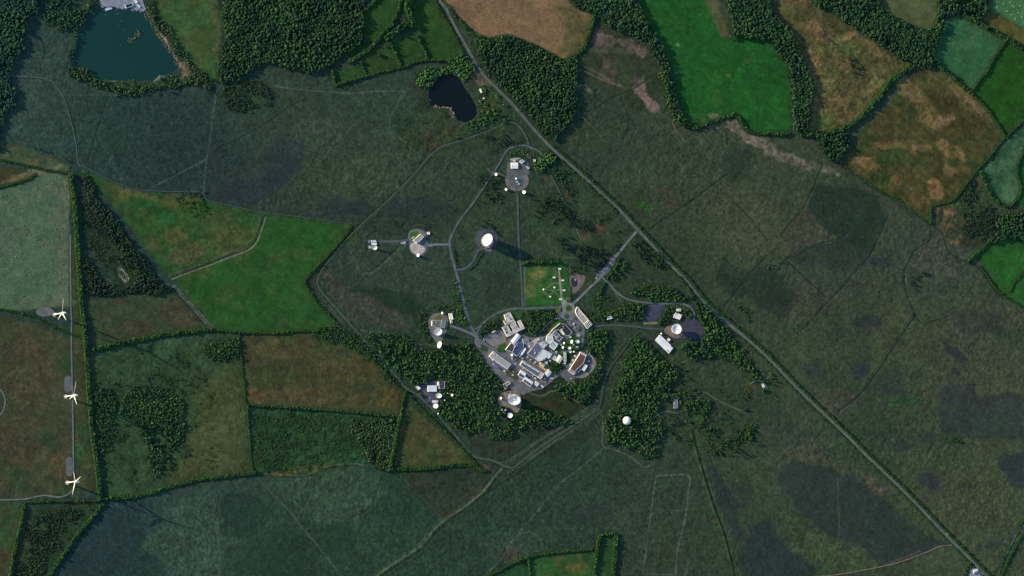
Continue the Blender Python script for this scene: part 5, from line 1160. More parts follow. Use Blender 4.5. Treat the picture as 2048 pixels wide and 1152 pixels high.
def building(name, label, blocks, cat='building', group=None):
    """blocks: dicts with px (roof outline as seen), h, roof, wall, kind and extras"""
    P0 = blocks[0]['px']; h0 = blocks[0]['h']
    for b in blocks: b['h'] = b['h'] * (.74 if b['h'] > 4 else .85)
    h0 = blocks[0]['h']
    ctr = np.mean([np.mean(b['px'], 0) for b in blocks], 0)
    o = at(ctr[0], ctr[1], h0); o.z = 0
    W = atv(P0, h0)
    e = [(np.linalg.norm(W[(i + 1) % len(W)] - W[i]), i) for i in range(len(W))]
    i = max(e)[1]; d = W[(i + 1) % len(W)] - W[i]; rz = math.atan2(d[1], d[0])
    root = empty(name, o, rz, label, cat, group)
    rnd = random.Random(label)
    for bi, b in enumerate(blocks):
        h = b['h'] + bi * 0.017; P = local(b['px'], h, o, rz); block_out(b['px'])
        roofm = cmat([min(246, c * (1.10 if sum(c_0 for c_0 in b.get('roof', (150, 150, 152))) > 400 else 1)) for c in b.get('roof', (150, 150, 152))], b.get('rk', 'roof')); wallm = cmat(b.get('wall', (150, 148, 140)), 'wall')
        kind = b.get('kind', 'flat')
        if kind == 'flat':
            pw, ph = b.get('pw', .38), b.get('ph', .4)
            Q = inset(P, pw); n = len(P)
            mb = MB()
            vs = [(x, y, -.4) for x, y in P] + [(x, y, h) for x, y in P] + [(x, y, h) for x, y in Q] + [(x, y, h - ph) for x, y in Q]
            fs = []
            for k in range(n):
                k2 = (k + 1) % n
                fs += [(k, k2, n + k2, n + k), (n + k, n + k2, 2 * n + k2, 2 * n + k), (2 * n + k, 2 * n + k2, 3 * n + k2, 3 * n + k)]
            mb.add(vs, fs)
            mb.build('wall', wallm, root)
            mb = MB()
            mb.prism(inset(P, pw * .6), h - ph - .35, h - ph + .02)
            roof = mb.build('roof', roofm, root)
            zt = h - ph + .02
        else:                                    # gable
            L01 = math.dist(P[0], P[1]); L12 = math.dist(P[1], P[2])
            if L01 < L12: P = P[1:] + P[:1]
            rise = b.get('rise', 1.4); ov = .35
            p = [np.array(v) for v in P]
            u = (p[1] - p[0]) / np.linalg.norm(p[1] - p[0]); v = np.array([-u[1], u[0]])
            wd = float((p[3] - p[0]) @ v); ln = np.linalg.norm(p[1] - p[0])
            f = b.get('ridge', .5)
            def pt(a, bb, z): return (*(p[0] + u * a + v * bb), z)
            eh = h - rise
            mb = MB()
            vs = [pt(0, 0, -.4), pt(ln, 0, -.4), pt(ln, wd, -.4), pt(0, wd, -.4), pt(0, 0, eh), pt(ln, 0, eh), pt(ln, wd, eh), pt(0, wd, eh), pt(0, wd * f, h - .08), pt(ln, wd * f, h - .08)]
            mb.add(vs, [(0, 1, 5, 4), (2, 3, 7, 6), (1, 2, 6, 9, 5), (3, 0, 4, 8, 7)])
            mb.build('wall', wallm, root)
            mb = MB(); tk = .16
            a0, a1 = -ov, ln + ov
            dz0 = rise / (wd * f) * ov; dz1 = rise / (wd * (1 - f)) * ov
            prof = [(-ov, eh - dz0), (wd * f, h), (wd + ov, eh - dz1)]
            vs = []
            for a in (a0, a1):
                for bb, z in prof: vs.append(pt(a, bb, z + tk))
                for bb, z in prof: vs.append(pt(a, bb, z))
            mb.add(vs, [(0, 6, 7, 1), (1, 7, 8, 2), (3, 4, 10, 9), (4, 5, 11, 10), (0, 1, 4, 3), (1, 2, 5, 4), (6, 9, 10, 7), (7, 10, 11, 8), (0, 3, 9, 6), (2, 8, 11, 5)])
            roof = mb.build('roof', roofm, root)
            zt = None
            if 'panel' in b:                     # a dark sheet laid on one slope
                side, c_ = b['panel']
                mb = MB(); t0, t1 = .06, .94
                if side == 0: q = [(wd * f * t0, eh + rise * t0), (wd * f * t1, eh + rise * t1)]
                else: q = [(wd - wd * (1 - f) * t0, eh + rise * t0), (wd - wd * (1 - f) * t1, eh + rise * t1)]
                m_ = .9
                vs = [pt(a, bb, z + tk + dz) for dz in (.02, .14) for a, (bb, z) in ((m_, q[0]), (ln - m_, q[0]), (ln - m_, q[1]), (m_, q[1]))]
                mb.add(vs, [(3, 2, 1, 0), (4, 5, 6, 7), (0, 1, 5, 4), (1, 2, 6, 5), (2, 3, 7, 6), (3, 0, 4, 7)])
                mb.build('roof_sheet', cmat(c_, 'ribroof'), root)
        # things fixed to the roof
        for (ux, uy, sx, sy, sz, c_, nm) in b.get('units', []):
            w = atv([(ux, uy)], h + sz / 2)[0][:2] - np.array([o.x, o.y]); cs, sn = math.cos(-rz), math.sin(-rz)
            x, y = w[0] * cs - w[1] * sn, w[0] * sn + w[1] * cs
            mb = MB(); z0 = (zt if zt is not None else h - .5)
            mb.box((x, y, z0 + sz / 2), (sx, sy, sz)); mb.box((x, y, z0 + sz + .06), (sx + .2, sy + .2, .12))
            mb.build(nm, cmat(c_, 'paint'), root)
        nv = b.get('vents', 0)
        if nv and kind == 'flat':
            X = [q[0] for q in P]; Y = [q[1] for q in P]; Q = inset(P, 1.6); got = 0; tr = 0
            while got < nv and tr < 400:
                tr += 1; x, y = rnd.uniform(min(X), max(X)), rnd.uniform(min(Y), max(Y))
                if inside(Q, np.array([x]), np.array([y]))[0]:
                    s = rnd.uniform(.9, 2.0); hz = rnd.uniform(.5, 1.3)
                    mb = MB(); mb.box((x, y, zt + hz / 2), (s, s * rnd.uniform(.7, 1.6), hz)); mb.box((x, y, zt + hz + .05), (s + .3, s + .3, .1))
                    g_ = rnd.choice([(200, 200, 196), (150, 156, 160), (110, 112, 116)])
                    mb.build('roof_vent', cmat(g_, 'paint'), root); got += 1
        if b.get('door', 1):
            k = max(range(len(P)), key=lambda k: math.dist(P[k], P[(k + 1) % len(P)]))
            a, c2 = np.array(P[k]), np.array(P[(k + 1) % len(P)]); mid = a + (c2 - a) * .3; dd = (c2 - a) / np.linalg.norm(c2 - a)
            mb = MB(); mb.box((mid[0] + dd[1] * .04, mid[1] - dd[0] * .04, 1.05), (1.6, .12, 2.1), math.atan2(dd[1], dd[0]))
            mb.build('door', cmat((70, 80, 96), 'paint'), root)
    return root


WHT = (226, 224, 218); CRM = (216, 210, 188); GRY = (140, 142, 146); LGR = (178, 182, 186)
B = building
B('laboratory_block', 'cream walled block of stepped grey flat roofs round two green courts', [
  dict(px=[(1008.2,629.5),(1020.2,624.6),(1028.9,641.0),(1014.6,646.6)], h=5.6, roof=(160,162,166), wall=CRM, vents=4, units=[(1020,637.5,4,3,1.0,(120,126,130),'plant_box')]),
  dict(px=[(1007,641.8),(1014.6,638.5),(1026,641),(1020,648),(1011.7,650)], h=5.2, roof=(130,128,132), wall=CRM, vents=1, door=0),
  dict(px=[(1004.7,654.5),(1015.6,650.6),(1022.3,664.5),(1014.0,672.8)], h=5.5, roof=(150,154,160), wall=CRM, units=[(1011,657.5,6,5,.5,(96,104,112),'skylight'),(1013.5,664,5,6,.5,(96,104,112),'skylight')], door=0),
  dict(px=[(1013.2,670.2),(1020,664.4),(1046.6,652.6),(1049.6,656.5),(1015.2,673.8)], h=5.9, roof=(168,170,176), wall=CRM, vents=3, door=0),
  dict(px=[(1020.3,649.6),(1030.4,645),(1037.4,657.2),(1028.0,661.8)], h=5.4, roof=(136,140,146), wall=CRM, units=[(1029,653,2,13,.5,(196,198,196),'roof_rail')], door=0),
  dict(px=[(1035.2,642.8),(1041,639.9),(1049.4,656),(1041.6,656)], h=5.7, roof=(166,168,172), wall=CRM, vents=2, door=0),
  dict(px=[(1021,643.5),(1029,640.5),(1032,646),(1024,649)], h=4.9, roof=(150,154,158), wall=CRM, door=0)])
B('gabled_shed', 'pale gabled shed, one slope cream and one bluish, below the stepped block', [dict(px=[(1032,667.6),(1041.6,672.3),(1029.8,689.2),(1021.8,683.6)], h=6.5, kind='gable', roof=(214,216,216), rk='ribroof', wall=WHT, rise=1.2)])
B('office_building', 'dark brown roofed building with a bright white front wall, joined to a deep blue roof', [
  dict(px=[(1021.9,685.8),(1031.2,690.4),(1025,705),(1011.0,699.6)], h=6.0, roof=(64,60,66), wall=(238,234,222), pw=.6, vents=2, units=[(1029.5,693.5,2.2,2.2,1.6,(226,226,226),'roof_dome_box')]),
  dict(px=[(1037,685.4),(1047.5,686),(1047,695.2),(1035,712.8),(1025,705.2),(1031,690.6)], h=5.4, roof=(54,70,108), wall=LGR, vents=3, door=0)])
B('long_white_shed', 'narrow white round topped shed in the shade beside the deep blue roof', [dict(px=[(1049.6,696),(1053,698.5),(1044.5,711),(1041,708.6)], h=4.5, kind='gable', roof=(205,210,214), rk='ribroof', wall=WHT, rise=1.0),
  dict(px=[(1040.6,709),(1044.3,711.4),(1041.4,715.2),(1037.6,712.6)], h=3.6, kind='gable', roof=(120,140,146), wall=WHT, rise=.8, door=0)])
B('main_building', 'sprawling central building with slate blue and pale grey flat roofs and many vents', [
  dict(px=[(1055.2,707),(1064,697),(1070.5,688.2),(1080,690),(1085.5,698),(1071,716.2)], h=6.4, roof=(84,96,122), wall=LGR, vents=6, units=[(1070,706,5,3,.8,(196,196,200),'plant_box'),(1064,703,2,2,.8,(150,90,96),'plant_box')]),
  dict(px=[(1086.2,697.6),(1104.6,707.8),(1098,717.6),(1092,714.6),(1088.4,719.6),(1078,723.2),(1071.2,716.6)], h=6.8, roof=(178,184,188), wall=LGR, vents=4, door=0),
  dict(px=[(1066,684),(1071,679),(1078,686),(1070,688)], h=5.2, roof=(150,152,152), wall=LGR, vents=2, door=0),
  dict(px=[(1077,686.5),(1087.5,681),(1096,688.4),(1087,697.4),(1080,690)], h=6.1, roof=(184,178,176), wall=LGR, vents=2, door=0),
  dict(px=[(1094.5,672.2),(1103.8,666),(1107.2,680.4),(1100,688.4),(1092,681.6)], h=5.8, roof=(172,178,184), wall=WHT, vents=2, door=0),
  dict(px=[(1106.9,681.6),(1116.8,688),(1108.6,700.2),(1098.8,692.8)], h=6.3, roof=(168,178,186), wall=WHT, units=[(1107,688,2,12,.3,(80,120,140),'skylight'),(1104,691,1.4,11,.3,(96,130,146),'skylight')], vents=1, door=0),
  dict(px=[(1057,687),(1065,682),(1070,688),(1062,697)], h=4.6, roof=(136,124,120), wall=LGR, vents=4, door=0),
  dict(px=[(1044,678),(1053,675.5),(1058,680),(1056,690),(1048,686)], h=4.4, roof=(104,110,124), wall=LGR, vents=3, door=0)])
B('plant_compound', 'row of teal plant boxes beside the aerial mast on the central roofs', [dict(px=[(1076.5,676.6),(1086,674.2),(1088,679),(1079,682)], h=4.2, roof=(110,134,134), wall=LGR, vents=6)])
B('dark_roofed_wing', 'black roofed wing with a long curving white wall, next to the rounded car park', [
  dict(px=[(1120.2,646.6),(1130.8,648.4),(1144.8,664.6),(1136.8,672),(1127,668.6),(1118,660.2),(1110.5,660),(1102.8,668),(1094.8,671.8),(1106,658.4)], h=6.2, roof=(44,46,58), wall=(236,230,212), pw=.55, vents=7),
  dict(px=[(1110.9,661.4),(1120.3,670),(1114.6,675.6),(1104.8,668)], h=6.9, roof=(84,100,128), wall=(216,216,214), pw=.55, door=0),
  dict(px=[(1115.2,675.2),(1122,673),(1126,675),(1118.6,682.6),(1108.6,676.4)], h=5.4, roof=(58,66,84), wall=(216,214,210), pw=.9, door=0),
  dict(px=[(1120.6,659.2),(1122.6,658),(1129.6,668),(1127.8,669.4)], h=7.2, roof=(214,208,192), wall=(224,218,200), door=0)])
B('wedge_building', 'wedge shaped building with a curving white wall and a grid of nine white skylights', [
  dict(px=[(1155,613.4),(1152.2,617.8),(1151,623.3),(1152.8,628),(1155.7,633),(1160.6,639),(1168.6,648.2),(1177.4,639.7),(1166,626.4)], h=5.0, roof=(150,142,142), wall=(232,228,216), pw=.6, ph=1.3, vents=1),
  dict(px=[(1177.6,639.9),(1185,648.6),(1175.7,657.4),(1168.2,649)], h=5.3, roof=(26,26,30), wall=(230,224,206), pw=.5, ph=.5, door=0,
       units=[(1176.8 + (i - 1) * 2.55 - (j - 1) * 2.5, 648.4 + (i - 1) * 2.9 + (j - 1) * 2.6, 2.6, 2.6, .7, (255,255,250), 'skylight') for i in range(3) for j in range(3)])])
B('brick_hut', 'small pale flat hut half hidden in trees right of the wedge building', [dict(px=[(1214.5,632.5),(1224.6,632),(1225,637),(1215,639.5)], h=3.4, roof=(176,182,190), wall=WHT, vents=2)])
B('brown_roofed_hall', 'hall with a rust brown roof and a long white parapet in its own fenced yard', [
  dict(px=[(1160.4,706.6),(1171.8,712.6),(1167.2,726.8),(1159,734),(1155,737.4),(1149,744),(1140.0,737.8)], h=6.4, roof=(92,66,62), wall=(232,226,208), pw=.5, vents=1, rk='ribroof'),
  dict(px=[(1160.6,703.4),(1173.6,710.2),(1171.6,713.4),(1159.4,707)], h=5.4, roof=(176,168,160), wall=WHT, door=0),
  dict(px=[(1138.6,739),(1140.6,737.8),(1151.6,746),(1147.4,749.6),(1136.4,741)], h=5.2, roof=(150,144,138), wall=(214,208,196), vents=6, door=0),
  dict(px=[(1155.4,737),(1159.6,733.6),(1161.6,738),(1156.4,745.6),(1152,744.4)], h=3.6, roof=(70,86,112), wall=LGR, door=0)])
B('white_shed', 'white flat roofed shed in the yard of the rust brown hall', [dict(px=[(1170,728.2),(1175.6,731.2),(1168.6,742.3),(1163.8,739.6)], h=3.8, roof=(228,218,208), wall=WHT)])
B('grey_warehouse', 'long grey warehouse with a white end wall, at the lower left of the station', [dict(px=[(986.8,702.8),(1022.6,728.4),(1014.6,738),(978.4,712.8)], h=6.2, roof=(134,138,142), rk='ribroof', wall=(226,222,208), pw=.7, ph=.25, vents=2)])
B('long_workshop', 'long workshop with dark blue roof, bright central rooflight strip and pinkish end', [
  dict(px=[(1045.6,721.2),(1083.6,744.2),(1077.6,755),(1040.2,730)], h=6.2, roof=(82,94,116), wall=CRM, pw=.7, ph=.3, rk='ribroof', units=[(1062 + k * 8.6, 734.4 + k * 5.3, 11.5, 2.4, .9, (196,210,224), 'rooflight') for k in (-1.45, -.45, .55, 1.5)]),
  dict(px=[(1083,744),(1088.4,747.2),(1082.2,758.2),(1076.6,754.8)], h=6.9, roof=(168,158,156), wall=WHT, door=0, units=[(1079.5,751,1.6,9,.4,(220,218,214),'roof_rail')])])
B('store', 'upper of two matching small stores with pale and dark striped slopes', [dict(px=[(1043,740.6),(1054,748.4),(1046.8,757.4),(1036.2,750.2)], h=5.2, kind='gable', roof=(208,218,212), rk='ribroof', wall=WHT, rise=.7, panel=(0,(66,72,88)))])
B('store', 'lower of two matching small stores with pale and dark striped slopes', [dict(px=[(1052.2,754.4),(1067.2,764.2),(1061.4,773),(1045.6,762)], h=5.2, kind='gable', roof=(208,218,212), rk='ribroof', wall=WHT, rise=.7, panel=(0,(66,72,88)))])
B('cabin', 'squarish pale cabin right of the lower striped store', [dict(px=[(1072.5,762.5),(1079,767.2),(1074,773),(1068.4,768.4)], h=3.6, roof=(176,190,190), wall=WHT)])
B('container', 'narrow pale blue container at the end of the bottom yard', [dict(px=[(1082.7,769.4),(1088.2,773.8),(1086,775.6),(1080.4,771.2)], h=2.8, roof=(176,190,206), wall=LGR, pw=.15, ph=.1)])
B('sloping_store', 'pale grey square store beside the pinkish end of the long workshop', [dict(px=[(1096,739.6),(1103.2,744.4),(1096.2,754),(1089.4,748)], h=5.0, kind='gable', roof=(186,190,190), rk='ribroof', wall=WHT, rise=.6)])
B('lean_to', 'low teal roofed lean-to between the long workshop and the upper striped store', [dict(px=[(1051,741),(1063,750),(1060.4,753.4),(1049,745)], h=3.0, roof=(84,112,122), wall=GRY)])
B('beige_unit', 'small beige flat unit beside the round tank', [dict(px=[(1081,724),(1090,730),(1087,734),(1079.6,728)], h=4.0, roof=(172,162,146), wall=CRM, vents=2)])
B('pink_annex', 'pale pinkish annex between the central roofs and the lawn of small dishes', [dict(px=[(1108.3,710.8),(1113.8,714.8),(1109.4,721.2),(1102,715.8)], h=4.6, roof=(186,178,184), wall=WHT, vents=2)])
B('cream_gable_annex', 'gabled annex with a cream slope and a teal slope beside the pinkish annex', [dict(px=[(1117.7,710),(1126.4,716),(1119,727),(1111.2,720.4)], h=5.2, kind='gable', roof=(206,206,180), rk='ribroof', wall=WHT, rise=1.1)])
B('long_grey_shed', 'long narrow grey green shed running straight up the picture beside the dish lawn', [dict(px=[(1127.8,704),(1132.6,704.6),(1132.8,723.8),(1128.4,723.4)], h=3.6, roof=(150,158,154), wall=LGR, pw=.3, ph=.2)])
B('tiny_hut', 'tiny white hut below the long narrow grey green shed', [dict(px=[(1128,725.4),(1131.6,725.2),(1131.8,727.6),(1128.4,727.8)], h=2.6, roof=(220,216,206), wall=WHT, pw=.2)])
B('pavilion', 'L shaped white edged pavilion among trees below the station', [dict(px=[(1006.8,768),(1018.8,762.6),(1021.4,767.2),(1013.8,771),(1014.8,776.6),(1010.8,779)], h=4.0, roof=(108,104,98), wall=(214,212,208), pw=.8, ph=.4)])
# top compound
B('equipment_building', 'white gabled equipment building above the round pad of the top compound', [dict(px=[(1022.5,325.2),(1036.3,325.2),(1036.2,337),(1023,337)], h=4.6, kind='gable', roof=(206,206,204), rk='ribroof', wall=(228,222,196), rise=1.0)])
B('kiosk', 'tiny white kiosk between the gabled equipment building and the pale apron', [dict(px=[(1027.6,320.8),(1030.6,320.4),(1030.8,322.6),(1027.8,323)], h=2.6, roof=(226,226,228), wall=WHT, pw=.2)])
B('square_hut', 'square pale roofed hut right of the gabled equipment building', [dict(px=[(1039,322.8),(1045.2,318.8),(1049.6,322.4),(1044,327.2)], h=3.4, roof=(176,178,190), wall=WHT, vents=2)])
B('flat_hut', 'small grey hut at the right of the top compound', [dict(px=[(1052,334.2),(1054.6,331.8),(1059.8,336),(1056.8,338.6)], h=3.2, roof=(158,168,180), wall=LGR)])
B('brown_hut', 'small brown roofed hut with a white end among the trees of the top compound', [dict(px=[(1052.4,310.6),(1055.6,307.4),(1063.2,311.8),(1058.6,315.6)], h=3.6, kind='gable', roof=(72,60,70), wall=WHT, rise=1.0)])
B('tank_cabinet', 'pale cabinet beside the trees right of the brown roofed hut', [dict(px=[(1068,318.4),(1071,318),(1071.6,323.4),(1068.4,323.6)], h=2.6, roof=(166,178,190), wall=LGR, pw=.2)])
# west compound
B('transmitter_hall', 'grey ribbed hall with a bright white front, above the round concrete pad', [dict(px=[(841.2,467.8),(848.2,473.6),(834.8,487.2),(826.6,481.2)], h=6.0, roof=(132,134,136), rk='ribroof', wall=(238,232,210), pw=.5, units=[(832.6,484.4,3,2,1.2,(236,230,220),'porch_box')])])
B('white_cube_hut', 'small white square hut right of the ring road of the left compound', [dict(px=[(854.6,463.8),(859.6,463.6),(859.8,468.6),(855,468.8)], h=3.2, roof=(204,208,220), wall=WHT)])
B('switch_house', 'small hut with a bluish roof left of the grey ribbed hall', [dict(px=[(823.6,474.4),(828,472),(829.6,475.4),(825.4,478)], h=2.6, roof=(130,148,156), wall=LGR)])
B('equipment_cabin', 'bright white cabin beside the lone dish at the end of the concrete strip', [dict(px=[(744.2,485.2),(753,485),(753.2,489.8),(744.6,490)], h=3.2, roof=(232,232,228), wall=WHT)])
B('equipment_cabin', 'pale grey cabin above the bright white cabin near the lone dish', [dict(px=[(742.8,480.2),(752.2,480),(752.4,484.2),(743,484.6)], h=3.0, roof=(186,186,186), wall=LGR)])
# south west compound
B('antenna_building', 'dark grey flat roofed building with white west end, above a tilted dish', [
  dict(px=[(864.4,641.2),(883.6,640.8),(882,655.8),(872.6,655),(863.6,651.4)], h=5.0, roof=(92,96,106), wall=(232,226,208), vents=2),
  dict(px=[(884,641),(891.4,641.8),(889.4,656.2),(882.8,656)], h=4.4, roof=(96,108,112), wall=LGR, door=0, units=[(884.4,648.5,1.2,16,.4,(150,164,164),'roof_rail')])])
B('long_white_hut', 'long white flat hut beside the lane above the tilted dish', [dict(px=[(897.6,627),(904,626.2),(906.6,639),(899.8,639)], h=3.8, roof=(208,208,220), wall=(240,226,186)), dict(px=[(900.4,639.4),(903.8,639.2),(905,646),(901.8,646.6)], h=3.0, roof=(120,128,124), wall=WHT, door=0)])
B('gate_hut', 'small pale roofed hut at the left corner of the lower left compound', [dict(px=[(832,773.8),(836.2,771.2),(841.2,776.4),(837,780.4)], h=3.2, roof=(206,206,212), wall=WHT)])
B('ribbed_shed', 'big pale grey ribbed shed in the lower left compound', [dict(px=[(855.8,770.8),(873.2,770.8),(873.2,783.2),(856.2,783.2)], h=4.6, roof=(186,194,202), rk='ribroof', wall=WHT, pw=.3, ph=.15)])
B('dark_shed', 'dark slate roofed square shed right of the pale ribbed shed', [dict(px=[(878,762.6),(889.9,762.6),(889.2,777),(878.4,777.8)], h=4.6, roof=(54,62,82), wall=(220,216,206), vents=1), dict(px=[(875.4,763.4),(878,763.2),(877.8,770.6),(875.4,771)], h=4.0, roof=(226,216,206), wall=WHT, door=0)])
B('white_container', 'white container between the two dishes of the lower left compound', [dict(px=[(865.8,800.8),(876,800.6),(876.2,805),(866.2,805.2)], h=3.0, roof=(222,216,212), wall=WHT, pw=.2, ph=.1, vents=3)])
# east compound
B('square_building', 'square white roofed building above the round dish of the eastern compound', [dict(px=[(1351.2,625),(1364,629.8),(1359.6,639.4),(1346.8,635.2)], h=4.4, roof=(204,196,200), wall=WHT, vents=2)])
for k in range(3):
    x = 1353.4 + k * 3.1
    B('cabinet', 'white plant cabinet in the row of three above the square white building', [dict(px=[(x,617.4),(x+2.2,617.2),(x+1.6,622.8),(x-.4,622.6)], h=2.6, roof=(196,204,222), wall=WHT, pw=.2, ph=.1, door=0)], cat='cabinet', group='plant cabinets above the square building')
B('long_shed', 'long pale lilac roofed shed with two dark vents, set diagonally below the eastern dish', [dict(px=[(1320.8,670.2),(1348.6,695.4),(1337.8,706.4),(1311.2,680.6)], h=4.8, kind='gable', roof=(206,202,214), rk='ribroof', wall=WHT, rise=.5, units=[(1335.6,701.2,6,2,.5,(70,80,88),'ridge_vent'),(1343.8,693.2,6.5,1.6,.5,(40,48,58),'ridge_vent')])])
B('white_cube_hut', 'bright white cube hut touching the long lilac roofed shed', [dict(px=[(1334.8,679.8),(1338,676.2),(1341.4,679),(1338,682.8)], h=4.2, roof=(238,236,226), wall=WHT)])
B('slab_roofed_hut', 'grey lilac slab roofed hut standing upright among trees in the east', [dict(px=[(1348.2,797.8),(1355.4,797.6),(1356.4,816.6),(1348.2,817)], h=3.6, roof=(112,112,138), wall=GRY, pw=.3, ph=.15)])
# others
B('lakeside_hut', 'small grey roofed hut at the top of the dark quarry pond', [dict(px=[(912,144),(918.6,138.2),(920.2,140.4),(914,147.2)], h=3.2, kind='gable', roof=(108,116,146), wall=LGR, rise=.8)])
B('caravan', 'cream caravan like cabin on the bank between the dark pond and the main road', [dict(px=[(959.2,177.4),(962,176.8),(965.2,184.4),(962.4,186)], h=2.8, kind='gable', roof=(232,210,180), wall=(230,206,170), rise=.4)])
B('tiny_white_hut', 'tiny white hut below the cream cabin near the dark pond', [dict(px=[(966.6,195.4),(969,195.2),(969.2,197.6),(966.8,197.8)], h=2.2, roof=(220,226,222), wall=WHT, pw=.2)])
B('quarry_building', 'white walled building with a dark sunken court at the top of the quarry lake', [dict(px=[(250,9.6),(265,6),(266.4,11.6),(253,16.6)], h=3.2, roof=(40,52,74), wall=(176,186,204), pw=.7, ph=1.4)])
B('quarry_shed', 'pale shed at the top of the quarry lake beside the stony bank', [dict(px=[(274,10),(276.6,8.4),(281.4,13.4),(279.2,15)], h=3.2, roof=(156,178,206), wall=WHT)])
B('quarry_shed', 'long white shed cut by the top edge above the quarry lake', [dict(px=[(267.6,0),(271.4,-1.4),(275.6,4.8),(273,6.2)], h=3.2, roof=(216,216,214), wall=WHT)])
B('quarry_raft', 'white jetty raft on the shore of the quarry lake', [dict(px=[(210.6,17.4),(216,14.8),(224,15.2),(224.4,18),(217.6,19.6),(213,21.8),(210.8,21)], h=.7, roof=(150,170,204), wall=(170,180,200), pw=.2, ph=.05, door=0)], cat='raft')
B('house', 'white house in the trees beside the main road', [dict(px=[(1524,768.5),(1529.6,766.4),(1532.4,772.4),(1526.8,774.6)], h=5.4, kind='gable', roof=(150,148,150), wall=WHT, rise=1.6)])
B('house', 'pale roofed house at the bottom right corner beside the main road', [dict(px=[(1946,1141),(1954,1138.6),(1957,1144),(1949,1147)], h=5.4, kind='gable', roof=(160,166,178), wall=WHT, rise=1.6)])
for (x, y), lb in zip([(1119.7,537.6),(1108.4,554.9),(1126,560.6),(1109,574.7),(1100.5,593.2),(1128.3,580.5),(1121.3,598.5)],
   ['at the top end of the lawn path', 'left of the lawn path below the topmost cabin', 'right of the upper lawn path', 'on the grass right of the little white dish', 'alone on the lower left of the lawn', 'right of the lower lawn path', 'at the foot of the lawn path by the roundabout']):
    w, d = (2.4, 1.5) if y not in (574.7, 593.2) else (1.9, 1.5)
    B('lawn_cabin', 'low white equipment cabin ' + lb, [dict(px=[(x-w,y-d),(x+w,y-d),(x+w,y+d),(x-w,y+d)], h=1.3, roof=(232,232,222), wall=WHT, pw=.3, ph=.1, door=0)], cat='cabin', group='white cabins on the mown lawn')

for i, (x, y, w, d, h, c, lb) in enumerate([
  (1050.5, 683, 5, 4, 3.4, (96,104,128), 'dark slate box roof beside the gabled shed'), (1059, 693, 4.5, 3.5, 3.6, (190,176,160), 'tan flat box left of the slate blue roof'),
  (1066, 691.5, 3, 3, 3.0, (206,208,210), 'small white box above the slate blue roof'), (1062, 719.5, 3.4, 2.6, 2.6, (150,110,96), 'brownish plant box in the gap above the long workshop'),
  (1071, 724.5, 3.4, 2.6, 2.6, (168,160,150), 'beige plant box in the gap above the long workshop'), (1056.5, 714, 3, 2.4, 2.6, (140,96,88), 'reddish plant box at the corner of the slate blue roof'),
  (1100.5, 721.5, 3.6, 3, 2.8, (186,188,188), 'pale box beside the round pale water tank'), (1032, 709.5, 4, 3, 2.8, (196,196,192), 'white box against the end of the deep blue roof'),
  (1045.5, 716.5, 3.6, 2.8, 2.6, (120,140,146), 'teal box at the foot of the white round topped shed'), (1066, 752, 4, 2.6, 2.8, (150,176,186), 'pale teal container below the long workshop'),
  (1071, 756.5, 4, 2.4, 2.8, (186,190,192), 'pale grey container below the long workshop'), (1089.5, 757.5, 3.6, 2.6, 2.6, (206,200,190), 'cream box at the pinkish end of the long workshop'),
  (1113, 703.5, 4, 3, 2.8, (176,178,182), 'grey box at the edge of the dish lawn'), (1122.5, 690, 2.6, 2.2, 2.4, (216,216,212), 'tiny white box among the small lawn dishes'),
  (1147.5, 689, 2.6, 2.2, 2.4, (206,206,200), 'tiny pale box in the middle of the small lawn dishes'), (1151, 712.5, 3, 5, 2.4, (176,166,160), 'pinkish plant box along the white parapet of the hall'),
  (1146, 720.5, 3, 4, 2.4, (190,184,176), 'pale plant box along the white parapet of the hall'), (1141.6, 729, 2.6, 3, 2.4, (206,200,180), 'cream plant box at the lower end of the parapet'),
  (1177.5, 722, 2.6, 4.4, 2.4, (110,130,160), 'blue container in the right of the hall yard'), (1009.5, 742.5, 4.4, 2.4, 2.6, (96,92,150), 'violet container at the end of the coach row')]):
    a = math.radians(34 if i % 3 else -56); cs, sn = math.cos(a), math.sin(a)
    B('plant_box' if h < 3 else 'small_building', lb, [dict(px=[(x + u * cs * w / 2 - v * sn * d / 2, y + u * sn * w / 2 + v * cs * d / 2) for u, v in ((-1,-1),(1,-1),(1,1),(-1,1))], h=h, roof=c, wall=LGR, pw=.2, ph=.12, door=0, vents=1 if w > 3.5 else 0)], cat='plant box' if h < 3 else 'building')


def tank(px, py, r, h, label, c, wallc=LGR, name='storage_tank'):
    o = at(px, py, h); o.z = 0
    root = empty(name, o, 0, label, 'tank')
    mb = MB(); mb.lathe([(r, -.2), (r, h), (r - .3, h), (r - .3, h - .4)], 28); mb.build('tank_wall', cmat(wallc, 'paint'), root)
    mb = MB(); mb.lathe([(r - .25, h - .4), (.01, h - .1)], 28); mb.build('tank_lid', cmat(c, 'roof'), root)
    block_out(ring(px, py, r / G + 1))


tank(1028, 717, 5.4, 2.2, 'round dark tank with a pale rim below the deep blue roof', (66, 76, 78))
tank(1092.8, 725.4, 3.8, 3.2, 'round pale water tank beside the small beige unit', (176, 178, 172))
# yellow pipe rack
root = empty('pipe_rack', at(1086.2, 736.2), 0, 'row of bright yellow pipes along the long workshop', 'pipe rack')
a, b = at(1079.5, 731.6, 1.2) - root.location, at(1092.8, 740.8, 1.2) - root.location
a.z = b.z = 1.4; dn = Vector((-(b - a).y, (b - a).x, 0)).normalized()
for k in range(4):
    mb = MB(); q = dn * ((k - 1.5) * 1.0); mb.tube(a + q, b + q, .48); mb.build('pipe', cmat((224, 176, 64), 'paint'), root)
for f in (.1, .5, .9):
    c = a.lerp(b, f); mb = MB(); mb.box((c.x, c.y, .45), (4.4, .5, .9), math.atan2(dn.y, dn.x)); mb.build('rack_support', M_STEEL, root)
